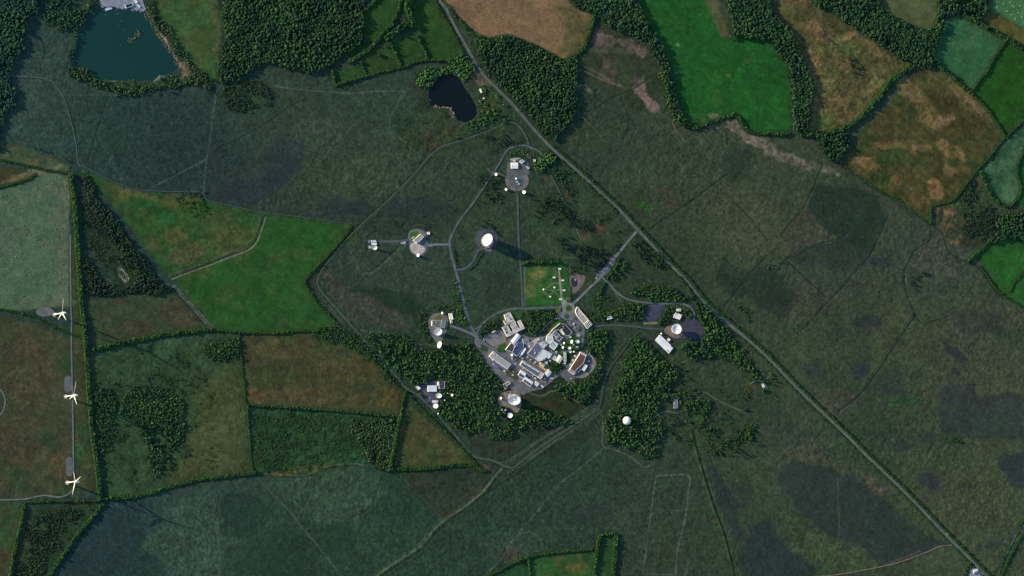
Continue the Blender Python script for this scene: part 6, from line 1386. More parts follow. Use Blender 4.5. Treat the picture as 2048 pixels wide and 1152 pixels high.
# roof mast
def mast(px, py, h, label):
    root = empty('aerial_mast', at(px, py, 6.0).xy.to_3d(), 0, label, 'mast')
    mb = MB()
    for k in range(3):
        t = k * 2.094; mb.tube((1.2 * math.cos(t), 1.2 * math.sin(t), 0), (.3 * math.cos(t), .3 * math.sin(t), h), .14)
    for z in np.arange(1, h, 1.6):
        r = 1.2 - .9 * z / h
        for k in range(3):
            t, t2 = k * 2.094, (k + 1) * 2.094; mb.tube((r * math.cos(t), r * math.sin(t), z), (r * math.cos(t2), r * math.sin(t2), z + .8), .08, n=5)
    mb.build('lattice', M_STEEL, root)
    for k in range(5):
        t = k * 1.257 + .3; mb = MB(); mb.tube((0, 0, h - 2 + .2 * k), (3.6 * math.cos(t), 3.6 * math.sin(t), h - 2 + .2 * k), .22)
        mb.tube((3.6 * math.cos(t), 3.6 * math.sin(t), h - 3 + .2 * k), (3.6 * math.cos(t), 3.6 * math.sin(t), h + .2 * k), .3)
        mb.build('aerial_arm', cmat((206, 172, 96), 'paint') if k % 2 else M_WHITE, root)
    mb = MB(); mb.lathe([(0.01, h + .9), (.9, h + .5), (1.1, h - .4), (.01, h - .8)], 14); mb.build('radome_cap', M_WHITE, root, True)


mast(1073, 679, 11, 'white and yellow lattice aerial mast over the central roofs')
# ------------------------------------------------------------------ antennas
def frame_to(n):
    n = Vector(n).normalized()
    return n.to_track_quat('Z', 'Y').to_matrix().to_4x4()


def dish(name, px, py, dpx, az, el, label, hc=None, base='post', col=None, group=None, cat='dish antenna'):
    """px, py: where the middle of the aperture shows; dpx: its wide axis in photo px; az, el: where it points"""
    D = dpx * G; a, e = math.radians(az), math.radians(el)
    n = Vector((math.sin(a) * math.cos(e), math.cos(a) * math.cos(e), math.sin(e)))
    dep = D * 0.17
    need = D / 2 * math.cos(e) + dep * math.sin(e) + .6
    hc = max(hc or 0, need)
    ctr = at(px, py, hc)
    V = ctr - n * dep
    B0 = V - n * (D * .10)
    root = empty(name, (B0.x, B0.y, 0), 0, label, cat, group)
    o = Vector(root.location)
    M = Matrix.Translation(V - o) @ frame_to(n)
    seg = 40 if D > 8 else 24; rings = 8 if D > 8 else 5
    th = max(.12, D * .012)
    prof = []
    for k in range(rings + 1):
        r = D / 2 * k / rings; prof.append((max(r, .01), 4 * dep / D ** 2 * r * r))
    back = [(r, z - th - (D * .02) * (1 - (2 * r / D) ** 2)) for r, z in prof[::-1]]
    mb = MB(); mb.lathe(prof + back, seg, M)
    wm = col or M_WHITE
    mb.build('reflector', wm, root, True)
    f = D * .36
    if D > 3.0:
        mb = MB(); rs = D * .055
        mb.lathe([(.01, f + .1 * rs), (rs, f - .35 * rs), (rs, f - .1 * rs), (.01, f + .5 * rs)], 16, M); mb.build('subreflector', wm, root, True)
        for k in range(4):
            t = k * math.pi / 2 + math.pi / 4; r = D * .40
            mb = MB(); mb.tube(M @ Vector((r * math.cos(t), r * math.sin(t), 4 * dep / D ** 2 * r * r)), M @ Vector((rs * .8 * math.cos(t), rs * .8 * math.sin(t), f)), max(.05, D * .006), n=6)
            mb.build('feed_strut', wm, root)
        mb = MB(); mb.lathe([(D * .05, -.0), (D * .05, D * .07), (D * .03, D * .13), (.01, D * .135)], 14, M); mb.build('feed_cone', wm, root, True)
    else:
        mb = MB(); mb.tube(M @ Vector((0, -D * .42, dep * .8)), M @ Vector((0, -D * .06, f)), .06, n=6)
        mb.box(tuple(M @ Vector((0, 0, f))), (.3, .3, .3)); mb.build('feed_arm', M_STEEL, root)
    # backing ring and yoke
    mb = MB(); mb.lathe([(D * .30, dep * .25 - D * .03), (D * .10, -D * .14), (D * .07, -D * .14), (D * .22, dep * .15 - D * .03)], seg, M)
    for k in range(10 if D > 8 else 0):
        t = k * 2 * math.pi / 10; r = D * .47
        mb.tube(M @ Vector((r * math.cos(t), r * math.sin(t), 4 * dep / D ** 2 * r * r - th * 1.5)), M @ Vector((D * .09 * math.cos(t), D * .09 * math.sin(t), -D * .12)), D * .006, n=5)
    mb.build('backing_frame', wm if D > 8 else M_STEEL, root)
    top = (B0 - n * D * .04) - o
    hub_z = top.z
    if base == 'tower':
        R0 = D * .30
        RB_ = R0 * (1.75 if name == 'tower_dish_antenna' else 1.2)
        mb = MB(); mb.lathe([(RB_, -.3), (RB_, 2.6), (RB_ * .95, 2.6), (RB_ * .95, 2.3), (.01, 2.3)], 40); mb.build('base_ring', cmat((150, 146, 136), 'wall'), root)
        mb = MB(); mb.lathe([(R0, 2.5), (R0 * .8, hub_z * .45), (R0 * .62, hub_z * .8), (R0 * .62, hub_z * .85), (.01, hub_z * .86)], 28); mb.build('pedestal', M_CONC, root)
        back_h = Vector((-n.x, -n.y, 0)).normalized(); side = Vector((-back_h.y, back_h.x, 0))
        for s in (-1, 1):
            mb = MB(); b_ = Vector((0, 0, hub_z * .84)) + side * (R0 * .5 * s)
            mb.tube(b_ + back_h * R0 * .3, top + side * (D * .12 * s), D * .022); mb.tube(b_ - back_h * R0 * .4, top + side * (D * .12 * s), D * .022)
            mb.build('yoke_arm', wm, root)
        mb = MB(); c = back_h * (R0 * .55) + Vector((0, 0, hub_z * .92)); mb.box(tuple(c), (D * .24, D * .2, D * .12), math.atan2(back_h.y, back_h.x)); mb.build('machine_cabin', wm, root)
        # stair and walkway on the sunny side
        mb = MB()
        for k in range(9):
            t = 2.2 + k * .22; mb.box((R0 * 1.45 * math.cos(t), R0 * 1.45 * math.sin(t), 3.2 + k * .5), (2.2, 1.6, .5), t)
        mb.build('stairway', cmat((222, 214, 196), 'paint'), root)
    else:
        rp = max(.16, D * .06)
        mb = MB()
        if D > 7:
            mb.lathe([(rp * 3.2, -.2), (rp * 3.0, 1.0), (rp * 1.6, 1.4), (rp * 1.3, max(1.6, hub_z - D * .05)), (.01, max(1.65, hub_z - D * .04))], 20)
        else:
            mb.lathe([(rp, -.2), (rp, max(.5, hub_z))], 12)
        mb.build('pedestal', M_CONC if D > 7 else M_STEEL, root)
        mb = MB(); zt = max(.5, hub_z - D * .05)
        mb.tube((0, 0, zt), top, rp * .9)
        sd = Vector((-n.y, n.x, 0)).normalized() * D * .1
        mb.tube(Vector((0, 0, zt)) + sd, top + sd, rp * .4); mb.tube(Vector((0, 0, zt)) - sd, top - sd, rp * .4)
        mb.build('mount', wm, root)
        if D <= 7:
            mb = MB(); mb.box((0, 0, .12), (D * .6, D * .6, .24)); mb.build('concrete_foot', M_CONC, root)
    block_out(ring(px, py, dpx * .5 + .5), 1.0)
    return root


dish('tower_dish_antenna', 974.7, 479.6, 25.0, 286, 27, 'tall bright white dish on a round tower facing the sun, throwing the longest shadow', hc=19, base='tower')
dish('giant_dish_antenna', 1028.8, 800.6, 25.6, 204, 44, 'largest white dish, tilted to the bottom of the picture, on the lowest round apron', hc=15, base='tower')
dish('round_dish_antenna', 1354.0, 658.2, 20.6, 290, 85, 'almost face up white dish with a blue shaded bowl, in the eastern compound', hc=14, base='tower')
dish('tilted_dish_antenna', 876.6, 663.8, 16.6, 204, 56, 'white dish on the oval apron below the dark grey building', hc=9)
dish('upright_dish_antenna', 878.8, 689.6, 13.5, 282, 16, 'upright white dish glaring in the sun below the oval apron', hc=8)
dish('lone_dish_antenna', 749.4, 495.5, 10.4, 206, 48, 'lone white dish at the far left end of the concrete strip', hc=7)
dish('compound_dish_antenna', 877.8, 791.3, 11.6, 214, 46, 'upper white dish of the lower left compound, beside the ribbed shed', hc=7.5)
dish('compound_dish_antenna', 871.2, 811.8, 10.6, 236, 56, 'lower white dish of the lower left compound, below the white container', hc=6)
dish('compound_dish_antenna', 1020.2, 831.0, 10.6, 226, 54, 'white dish below the dark blue pad, south of the largest dish', hc=6)
dish('ring_pad_dish_antenna', 1047.8, 384.2, 7.2, 250, 52, 'white dish on the lower right rim of the ring pad', hc=4)
dish('ring_pad_dish_antenna', 1012.0, 378.8, 5.2, 262, 40, 'white dish on the lower left rim of the ring pad', hc=3.2)
dish('roadside_dish_antenna', 992.0, 348.6, 5.8, 265, 50, 'white dish beside the lane left of the ring pad', hc=3.4)
dish('ring_pad_dish_antenna', 1031.9, 357.0, 3.6, 255, 40, 'uppermost of the three small dishes in the middle of the ring pad', hc=3.2)
dish('ring_pad_dish_antenna', 1033.8, 363.6, 2.8, 215, 45, 'middle one of the three small dishes in the ring pad', hc=2.2)
dish('ring_pad_dish_antenna', 1037.1, 367.6, 3.6, 205, 42, 'lowest of the three small dishes in the middle of the ring pad', hc=2.8)
dish('rim_dish_antenna', 836.0, 510.6, 6.4, 275, 34, 'bright white dish on the lower rim of the round concrete pad', hc=4)
dish('small_dish_antenna', 884.4, 626.0, 4.4, 270, 40, 'small white dish at the top of the oval apron', hc=3)
dish('wood_dish_antenna', 904.0, 790.0, 5.0, 250, 45, 'small dish among trees right of the lower left compound', hc=4.5)
dish('wood_dish_antenna', 895.2, 786.8, 2.2, 220, 45, 'tiny dish in shade left of the small dish among trees', hc=2.5)
dish('wood_dish_antenna', 889.0, 800.2, 2.2, 240, 45, 'tiny dish at the wood edge below the upper compound dish', hc=2.5)
dish('wood_dish_antenna', 875.8, 827.2, 3.2, 250, 40, 'small pale dish in the trees below the lower compound dish', hc=3)
dish('apron_dish_antenna', 1001.8, 796.4, 5.0, 285, 25, 'small bright dish on the left rim of the largest dish apron', hc=3.4)
dish('apron_dish_antenna', 1003.8, 818.9, 4.0, 262, 38, 'left one of the close pair of small dishes below the largest dish', hc=2.6)
dish('apron_dish_antenna', 1010.0, 820.2, 4.4, 240, 48, 'right one of the close pair of small dishes below the largest dish', hc=2.8)
dish('apron_dish_antenna', 1033.2, 824.0, 4.0, 180, 30, 'small greyish dish right of the dark blue pad', hc=2.6)
dish('post_dish_antenna', 1322.3, 667.2, 3.0, 262, 45, 'dot like white dish above the corner of the long lilac roofed shed', hc=2.4)
for x, y, d, az, el, lb in [
  (1156.4, 670.5, 8.0, 188, 46, 'uppermost white dish on the lawn of small dishes'),
  (1155.0, 683.4, 8.2, 214, 50, 'brightest oval dish at the right of the lawn of small dishes'),
  (1143.3, 683.4, 7.4, 276, 22, 'upright cream dish in the middle of the lawn of small dishes'),
  (1140.4, 674.0, 5.6, 200, 34, 'greyish dish at the upper left of the lawn of small dishes'),
  (1128.0, 686.2, 4.4, 272, 30, 'small oval dish at the left of the lawn of small dishes'),
  (1125.6, 694.8, 4.8, 256, 38, 'small bright dish at the lower left of the lawn of small dishes'),
  (1139.3, 696.2, 6.2, 228, 54, 'white dish at the lower middle of the lawn of small dishes'),
  (1154.5, 694.4, 6.0, 176, 40, 'bluish shaded dish at the lower right of the lawn of small dishes'),
  (1140.7, 703.7, 5.8, 200, 50, 'white dish just above the yard of the rust brown hall'),
  (1147.7, 703.6, 3.2, 245, 45, 'smallest dish, right of the dish above the rust brown hall yard')]:
    dish('lawn_dish_antenna', x, y, d, az, el, lb, hc=3.2)
dish('lawn_dish_antenna', 1086.9, 578.8, 3.2, 280, 30, 'small white dish with a dark shadow on the mown lawn', hc=3.4)
dish('roof_dish_antenna', 1023.4, 710.0, 4.6, 285, 35, 'bright white dish below the dark brown roof beside the round dark tank', hc=5)

# geodesic radome in the eastern wood
r_ = 8.8 * G * .94
o = at(1253.6, 841.2, r_ * .55); o.z = 0
root = empty('radome', o, 0, 'white panelled radome dome standing in the eastern wood', 'radome')
me = bpy.data.meshes.new('dome')
import bmesh
bm = bmesh.new(); bmesh.ops.create_icosphere(bm, subdivisions=3, radius=r_)
bmesh.ops.delete(bm, geom=[v for v in bm.verts if v.co.z < -r_ * .35], context='VERTS')
bmesh.ops.translate(bm, verts=bm.verts, vec=(0, 0, r_ * .55))
bm.to_mesh(me); bm.free(); me.materials.append(mat('radome_panels', (.70, .69, .69), nscale=.25, namp=.08)); link('dome', me, root)
mb = MB(); mb.lathe([(r_ * .97, -.3), (r_ * .97, r_ * .26), (r_ * .9, r_ * .26)], 40); mb.build('base_wall', M_CONC, root)
block_out(ring(1253.6, 841.2, 11), 1.0)


# ------------------------------------------------------------------ wind turbines
def turbine(bx, by, phi, yaw_px, label):
    o = at(bx, by); o.z = 0
    root = empty('wind_turbine', o, 0, label, 'wind turbine', 'wind turbines beside the track')
    H, R = HUB_H, 35.0
    mb = MB(); mb.lathe([(2.15, -.3), (2.1, 0), (1.75, H * .4), (1.3, H * .8), (1.05, H - 1.6), (.01, H - 1.6)], 28); mb.build('tower', M_BLADE, root, True)
    mb = MB(); mb.lathe([(5.5, -.3), (5.5, .35), (2.0, .6), (.01, .6)], 28); mb.build('foundation', M_CONC, root)
    w = at(bx + yaw_px[0], by + yaw_px[1]) - at(bx, by); w.z = 0; w.normalize()     # towards the back of the nacelle
    south = Vector((w.y, -w.x, 0)); up = Vector((0, 0, 1))
    Mx = Matrix(((w.x, south.x, 0, 0), (w.y, south.y, 0, 0), (0, 0, 1, H), (0, 0, 0, 1)))
    R90 = Matrix(((0, 0, 1, 0), (0, 1, 0, 0), (-1, 0, 0, 0), (0, 0, 0, 1)))
    Mn = Mx @ R90                                                              # local z -> w
    mb = MB(); mb.lathe([(.01, 9.4), (1.0, 9.2), (1.9, 7.6), (2.5, 5.0), (2.6, 2.0), (2.3, -.3), (.01, -.35)], 24, Mn); mb.build('nacelle', M_WHITE, root, True)
    mb = MB(); mb.lathe([(2.2, -.4), (2.1, -1.8), (1.5, -3.2), (.7, -4.0), (.01, -4.2)], 24, Mn); hub = mb.build('hub', M_WHITE, root, True)
    for k in range(3):
        t = math.radians(phi + 120 * k)
        rd = up * math.cos(t) + south * math.sin(t); ch = up * -math.sin(t) + south * math.cos(t)
        c0 = Vector((0, 0, H)) - w * 1.9
        vs, fs = [], []; ns = 14; npf = 12
        for i in range(ns):
            s = i / (ns - 1); r = 1.2 + (R - 1.2) * s
            chord = 2.0 + 2.1 * math.sin(min(1, s / .22) * math.pi / 2) if s < .22 else 4.1 * (1 - (s - .22) / .78) ** 1.0 * .80 + .75
            thick = max(.10, (1.0 - s) ** 1.6) * (1.9 if s < .08 else 1.25) * .62 + .06
            tw = math.radians(22 * (1 - s) ** 2 + 6)
            for j in range(npf):
                q = 2 * math.pi * j / npf
                x = chord * (.5 * math.cos(q) + .12); y = thick * .5 * math.sin(q)
                u = x * math.cos(tw) - y * math.sin(tw); v = x * math.sin(tw) + y * math.cos(tw)
                vs.append(c0 + rd * r + ch * u - w * (v - .012 * r))
        for i in range(ns - 1):
            for j in range(npf):
                j2 = (j + 1) % npf; fs.append((i * npf + j, i * npf + j2, (i + 1) * npf + j2, (i + 1) * npf + j))
        fs.append(tuple(range((ns - 1) * npf, ns * npf)))
        mb = MB(); mb.add(vs, fs); mb.build('blade', M_BLADE, root, True)
    mb = MB(); ent = -south * 2.15; mb.box((ent.x, ent.y, 1.4), (1.2, 1.2, 2.4), math.atan2(ent.y, ent.x)); mb.build('entrance_door', cmat((120, 126, 132), 'paint'), root)


turbine(108.8, 629.0, 275, (9.2, .6), 'topmost white wind turbine, beside the oval gravel pad below the bale field')
turbine(131.8, 793.2, 285, (9.2, .8), 'middle white wind turbine, beside the five sided crane pad')
turbine(134.8, 965.3, 103.5, (9.2, 1.8), 'lowest white wind turbine, near the bend of the track')


# ------------------------------------------------------------------ vehicles
def car(px, py, ang, c, label, kind='car', z=.12, group=None):
    """ang: heading in photo degrees"""
    o = at(px, py); d = at(px + math.cos(math.radians(ang)), py + math.sin(math.radians(ang))) - o
    o.z = z
    root = empty('parked_' + kind if kind != 'bus' else 'coach', o, math.atan2(d.y, d.x), label, kind, group)
    L, W, H = {'car': (4.4, 1.8, 1.45), 'van': (5.4, 2.0, 2.3), 'lorry': (9.5, 2.5, 3.4), 'bus': (11.5, 2.5, 3.1), 'trailer': (10.5, 2.5, 3.2)}[kind]
    def extr(prof, w):
        n = len(prof); vs = [(x, -w / 2, z) for x, z in prof] + [(x, w / 2, z) for x, z in prof]
        fs = [tuple(range(n)), tuple(range(2 * n - 1, n - 1, -1))] + [((i + 1) % n, i, n + i, n + (i + 1) % n) for i in range(n)]
        m = MB(); m.add(vs, fs); return m
    h = L / 2
    if kind == 'car': body = [(-h, .35), (h, .35), (h, .75), (h - .25, .9), (-h + .2, .95), (-h, .8)]
    elif kind == 'van': body = [(-h, .35), (h, .35), (h, .9), (h - .7, 1.2), (h - 1.3, 2.2), (h - 1.6, H), (-h, H)]
    else: body = [(-h, .5), (h, .5), (h, H - .2), (h - .25, H), (-h, H)]
    extr(body, W).build('body', cmat(c, 'paint'), root)
    if kind == 'car':
        extr([(-h + .35, .93), (h - 1.15, .9), (h - 1.9, 1.42), (-h + .95, H)], W * .9).build('cabin', M_GLASS, root)
        mb = MB(); mb.box((-.28, 0, H - .01), (L * .34, W * .82, .05)); mb.build('car_roof', cmat(c, 'paint'), root)
    elif kind == 'van':
        m = extr([(h - .72, 1.22), (h - .62, 1.24), (h - 1.22, 2.22), (h - 1.32, 2.2)], W * .86); m.build('windscreen', M_GLASS, root)
    elif kind in ('bus', 'lorry'):
        mb = MB(); mb.box((h + .01, 0, 1.9), (.06, W * .9, 1.0)); mb.build('windscreen', M_GLASS, root)
        mb = MB(); mb.box((-h * .3, 0, H + .12), (L * .2, W * .6, .24)); mb.build('roof_hatch', cmat((200, 200, 204), 'paint'), root)
    for sx in (-.62, .62):
        for sy in (-1, 1):
            mb = MB(); rw = .33 if kind in ('car', 'van') else .5
            mb.tube((sx * h, sy * (W / 2 - .22), rw), (sx * h, sy * (W / 2 + .02), rw), rw, n=12); mb.build('wheel', M_DARK, root)
    return root


car(986.8, 663.4, -25, (198, 206, 190), 'pale green lorry parked at the top of the grey car park', 'lorry')
car(967.2, 677.4, 60, (226, 226, 232), 'white car in the shade at the left edge of the grey car park')
car(968.4, 681.2, 15, (206, 208, 216), 'silver car nearest the lane at the left edge of the grey car park')
car(1147.6, 647.4, -35, (240, 240, 240), 'white van alone in the rounded car park', 'van')
for i, (x, y) in enumerate([(987.6, 729.6), (994.2, 734.2)]):
    car(x, y, 35, (108, 112, 206) if i == 0 else (84, 76, 178), ['pale blue coach first in the row below the grey warehouse', 'violet blue coach at the right of the row below the grey warehouse'][i], 'bus')
car(1001.2, 738.8, 35, (96, 88, 170), 'violet car parked behind the blue coaches', 'car')
for i, (x, y, a, c, lb) in enumerate([
  (1228.8, 516.6, -55, (120, 160, 214), 'light blue car in the shaded upper part of the entrance car park'), (1220.6, 526.6, 20, (196, 196, 204), 'silver car standing across the entrance car park'),
  (1225.4, 530.4, 35, (176, 178, 188), 'grey car below the silver car in the entrance car park'), (1208.6, 538.6, -50, (150, 196, 236), 'pale blue car at the left edge of the entrance car park'),
  (1205.8, 541.6, -50, (208, 222, 236), 'white car next to the pale blue car in the entrance car park'), (1150.4, 560, 60, (226, 226, 222), 'white car beside the dark tarmac pad'),
  (1192.6, 556.4, 80, (230, 232, 240), 'white car at the gate by the entrance island'), (1155.2, 600.6, -38, (204, 206, 214), 'silver car driving near the roundabout'),
  (1181.6, 573.4, -50, (190, 190, 204), 'lilac car driving down from the entrance'), (1893.5, 1068, 45, (216, 216, 210), 'white car on the lower main road'),
  (1101.5, 756.5, 20, (232, 222, 206), 'cream car at the edge of the bottom yard')]):
    car(x, y, a, c, lb)
car(1105, 757, 15, (226, 214, 196), 'cream van at the edge of the bottom yard', 'van')
car(985.2, 720.2, 40, (226, 214, 206), 'white van below the wall of the grey warehouse', 'van')
car(1025.5, 750.2, 10, (236, 232, 230), 'white van on the grass island below the grey warehouse', 'van')
car(1041.2, 763.2, 40, (226, 214, 190), 'cream car left of the lower striped store')

for i, (x, y, a, c, lb) in enumerate([
  (1026.4, 743.6, 60, (206,206,210), 'silver car on the street between the grey warehouse and the long workshop'), (1034.6, 722.4, 40, (150,60,56), 'red car near the round dark tank'),
  (1031.4, 727.6, 40, (226,226,226), 'white car on the street below the round dark tank'), (1056.4, 718.6, 35, (60,70,90), 'dark blue car against the end of the slate blue roof'),
  (1060.2, 721.4, 35, (196,120,84), 'orange car in the gap above the long workshop'), (1068.4, 727.2, 35, (190,192,196), 'grey car in the gap above the long workshop'),
  (1046.6, 737.6, 35, (228,226,220), 'white car between the long workshop and the upper striped store'), (1091.4, 763.6, -30, (190,196,206), 'silver car in the lower right of the bottom yard'),
  (1121.4, 741.4, 60, (120,140,176), 'blue car by the trees left of the rust brown hall'), (1142.4, 757.4, 35, (226,226,230), 'white car parked below the rust brown hall'),
  (1146.8, 760.0, 35, (84,92,110), 'dark car parked below the rust brown hall'), (1179.4, 735.4, 80, (130,140,160), 'blue grey car on the right of the hall yard'),
  (1064.4, 668.4, -30, (60,66,84), 'dark car in the shaded court below the lawn trees'), (1070.4, 670.6, -30, (214,214,214), 'white car in the shaded court below the lawn trees'),
  (1113.6, 637.0, -38, (198,198,204), 'silver car on the lane left of the roundabout'), (1000.4, 669.8, 65, (96,100,112), 'dark car on the right edge of the grey car park'),
  (1140.8, 645.0, 60, (110,118,134), 'grey car at the left of the rounded car park'), (1142.6, 654.0, 60, (70,78,96), 'dark car low in the rounded car park'), (1149.8, 655.6, 60, (180,184,190), 'silver car low in the rounded car park'),
  (859.6, 796.0, 70, (200,200,206), 'white car in the lower left compound'), (1333.6, 667.6, 40, (140,120,112), 'tan car below the face up dish')]):
    car(x, y, a, c, lb)

# ------------------------------------------------------------------ bales
BALES = [(x / 4, 288 + y / 4) for x, y in [(15,410),(45,408),(220,348),(290,355),(440,278),(420,315),(385,340),(520,330),(210,398),(270,408),(310,455),(360,448),(520,432),(90,495),(150,512),(15,555),(350,545),(405,568),(500,572),(170,580),(470,600),(130,628),(50,648),(185,650),(255,645),(430,645),(490,672),(110,680),(445,682),(335,685),(70,722),(200,722),(220,700),(240,715),(30,770),(290,765),(385,780),(145,800),(85,810),(270,812),(370,808),(505,858),(310,872),(165,872),(125,905),(45,920),(180,915),(105,950),(345,965),(405,960),(25,975),(65,1000),(250,990),(220,1025),(445,1030),(485,1040),(200,1045),(425,1070),(140,1085),(240,1112),(280,1112),(330,1110),(465,1105),(505,1112),(10,1125),(535,1145)]]
BALES += [(x / 4, 576 + y / 4) for x, y in [(50,100),(90,105),(165,75),(180,62),(390,45),(40,15)]]
mb = MB(); mb.tube((-.75, 0, .85), (.75, 0, .85), .9, n=20)
bale0 = None
for i, (x, y) in enumerate(BALES):
    if bale0 is None:
        bale0 = mb.build('hay_bale', mat('pale_straw', alb((118, 128, 96)), nscale=2.5, namp=.3), None); b = bale0
    else:
        b = bale0.copy(); C.objects.link(b)
    p = at(x, y); b.location = (p.x, p.y, ground_z(x, y) - .02); b.rotation_euler = (0, 0, RNG.uniform(0, 3.1)); b.scale = (.95, .95, .9)
    tag(b, 'round straw bale lying on the pale mown field', 'bale', 'round bales on the mown field')
w0 = None
for x, y in [(1994, 14), (2007, 8), (2014, 22), (2022, 30), (2028, 14), (2036, 26), (2040, 12), (2020, 5), (2044, 34), (2031, 38)]:
    if w0 is None:
        w0 = MB(); w0.tube((-.6, 0, .65), (.6, 0, .65), .68, n=18); w0 = w0.build('wrapped_bale', mat('white_wrap', (.62, .64, .60), nscale=2, namp=.06, rough=.35)); b = w0
    else:
        b = w0.copy(); C.objects.link(b)
    p = at(x, y); b.location = (p.x, p.y, ground_z(x, y)); b.rotation_euler = (0, 0, RNG.uniform(0, 3.1)); b.scale = (1.2, 1.2, 1.2)
    tag(b, 'small white wrapped bale on the pale green field in the top right corner', 'bale', 'white bales in the top right field')
# ------------------------------------------------------------------ vegetation
def ico(sub):
    bm = bmesh.new(); bmesh.ops.create_icosphere(bm, subdivisions=sub, radius=1.0)
    V = np.array([v.co for v in bm.verts]); Fc = np.array([[v.index for v in f.verts] for f in bm.faces]); bm.free()
    return V, Fc


def crown_variant(seed, sub=2, lobes=9, keep=-.55):
    r = np.random.default_rng(seed); V, Fc = ico(sub)
    L = r.normal(size=(lobes, 3)); L[:, 2] = np.abs(L[:, 2]) * .8 + .05; L /= np.linalg.norm(L, axis=1)[:, None]
    k = r.uniform(5, 10, lobes); a = r.uniform(.20, .40, lobes)
    d = V @ L.T
    rad = .72 + np.max(a * np.exp(k * (d - 1)), axis=1) + .04 * r.standard_normal(len(V))
    V = V * rad[:, None]
    ok = V[:, 2] > keep
    fk = ok[Fc].all(1); Fc = Fc[fk]; u, inv = np.unique(Fc.ravel(), return_inverse=True)
    return V[u], inv.reshape(-1, 3)


VAR1 = [crown_variant(100 + i, 2, 8) for i in range(12)]        # ~250 faces
VAR0 = [crown_variant(200 + i, 1, 6, -.7) for i in range(10)]   # ~70 faces
PAL = {k: np.array([lin(c) for c in v]) / EG * f * np.array([1.42, 1.50, 2.05]) for k, v, f in [
  ('wood', [(34,62,34),(44,72,36),(52,80,42),(38,66,44),(60,84,46),(40,58,38)], .70),
  ('dark', [(36,56,38),(44,64,42),(34,52,36),(52,72,46)], .70),
  ('blue', [(34,62,46),(42,70,48),(34,58,46),(50,76,50)], .72),
  ('mid', [(44,70,40),(56,78,44),(40,64,40),(66,84,48)], .74),
  ('site', [(38,66,36),(50,80,38),(44,70,40),(64,92,42),(36,58,36)], .74),
  ('bright', [(46,80,38),(60,94,40),(40,70,38),(70,98,46)], .85),
  ('hedge', [(40,72,36),(54,86,38),(62,90,42),(44,72,40)], .56)]}


def crowns_mesh(name, X, r, h, pal, rng, var, kinds=None):
    """X (n,2) photo px, r crown radius m, h height m -> one mesh"""
    n = len(X)
    if n == 0: return None
    P = atv(X, 0)
    Vs, Fs, Cs = [], [], []; off = 0
    pick = rng.integers(0, len(var), n); pc = PAL[pal][rng.integers(0, len(PAL[pal]), n)] * rng.uniform(.75, 1.3, (n, 1))
    pc = pc * (1 + rng.normal(0, .06, (n, 3)))
    rot = rng.uniform(0, 2 * math.pi, n)
    if kinds is not None:                        # neighbouring trees tend to be of one kind
        pc = pc * (1 + np.stack([.26 * kinds, .20 * kinds, .0 * kinds], 1))
    for v in range(len(var)):
        ids = np.where(pick == v)[0]
        if not len(ids): continue
        V, Fc = var[v]; m = len(V); c, s = np.cos(rot[ids]), np.sin(rot[ids])
        rz = np.minimum(h[ids] * .6, r[ids] * 1.0)
        el = rng.uniform(.85, 1.2, len(ids))
        x = (V[None, :, 0] * c[:, None] - V[None, :, 1] * s[:, None]) * (r[ids] * el)[:, None] + P[ids, 0:1]
        y = (V[None, :, 0] * s[:, None] + V[None, :, 1] * c[:, None]) * (r[ids] / el)[:, None] + P[ids, 1:2]
        z = V[None, :, 2] * rz[:, None] + (h[ids] - rz * .95)[:, None]
        Vs.append(np.stack([x, y, z], 2).reshape(-1, 3))
        Fs.append((Fc[None] + (np.arange(len(ids)) * m)[:, None, None] + off).reshape(-1, 3)); off += m * len(ids)
        Cs.append(np.repeat(pc[ids], m, 0))
    V = np.vstack(Vs); Cc = np.vstack(Cs); Cc = np.clip(Cc * (1 + rng.normal(0, .06, (len(Cc), 1))), .003, .5)
    return mesh_np(name, V, np.vstack(Fs), M_LEAF, Cc, 'tint', smooth=True)


KIND = vnoise(30, 77, 3, .6)


def XJ(X):
    return (np.clip(((X[:, 1] - YS[0]) / STEP).astype(int), 0, NY - 1), np.clip(((X[:, 0] - XS[0]) / STEP).astype(int), 0, NX - 1))


def fill(poly, sp, rng, cover):
    P = np.asarray(poly, float); x0, y0 = P.min(0); x1, y1 = P.max(0)
    x0, y0, x1, y1 = max(x0, -70), max(y0, -70), min(x1, 2110), min(y1, 1220)
    n = int((x1 - x0) * (y1 - y0) / (sp * sp * .80))
    X = rng.uniform((x0, y0), (x1, y1), (n, 2))
    i = np.clip(((X[:, 0] - XS[0]) / STEP).astype(int), 0, NX - 1); j = np.clip(((X[:, 1] - YS[0]) / STEP).astype(int), 0, NY - 1)
    k = 5.0 if cover > .93 else 10.0
    wx = X[:, 0] + WX[j, i] * k + rng.normal(0, k * .3, len(X)); wy = X[:, 1] + WY[j, i] * k + rng.normal(0, k * .3, len(X))
    ok = inside(poly, wx, wy) & ~BLOCK[j, i]
    gap = N_SML[j, i] * .5 + N_MID[j, i] * .5 + rng.normal(0, .12, len(X))
    ok &= gap < np.interp(cover, [0, .4, .6, .8, .9, 1], [-1, -.12, .1, .34, .5, 1.2])
    return X[ok], N_MID[j, i][ok]


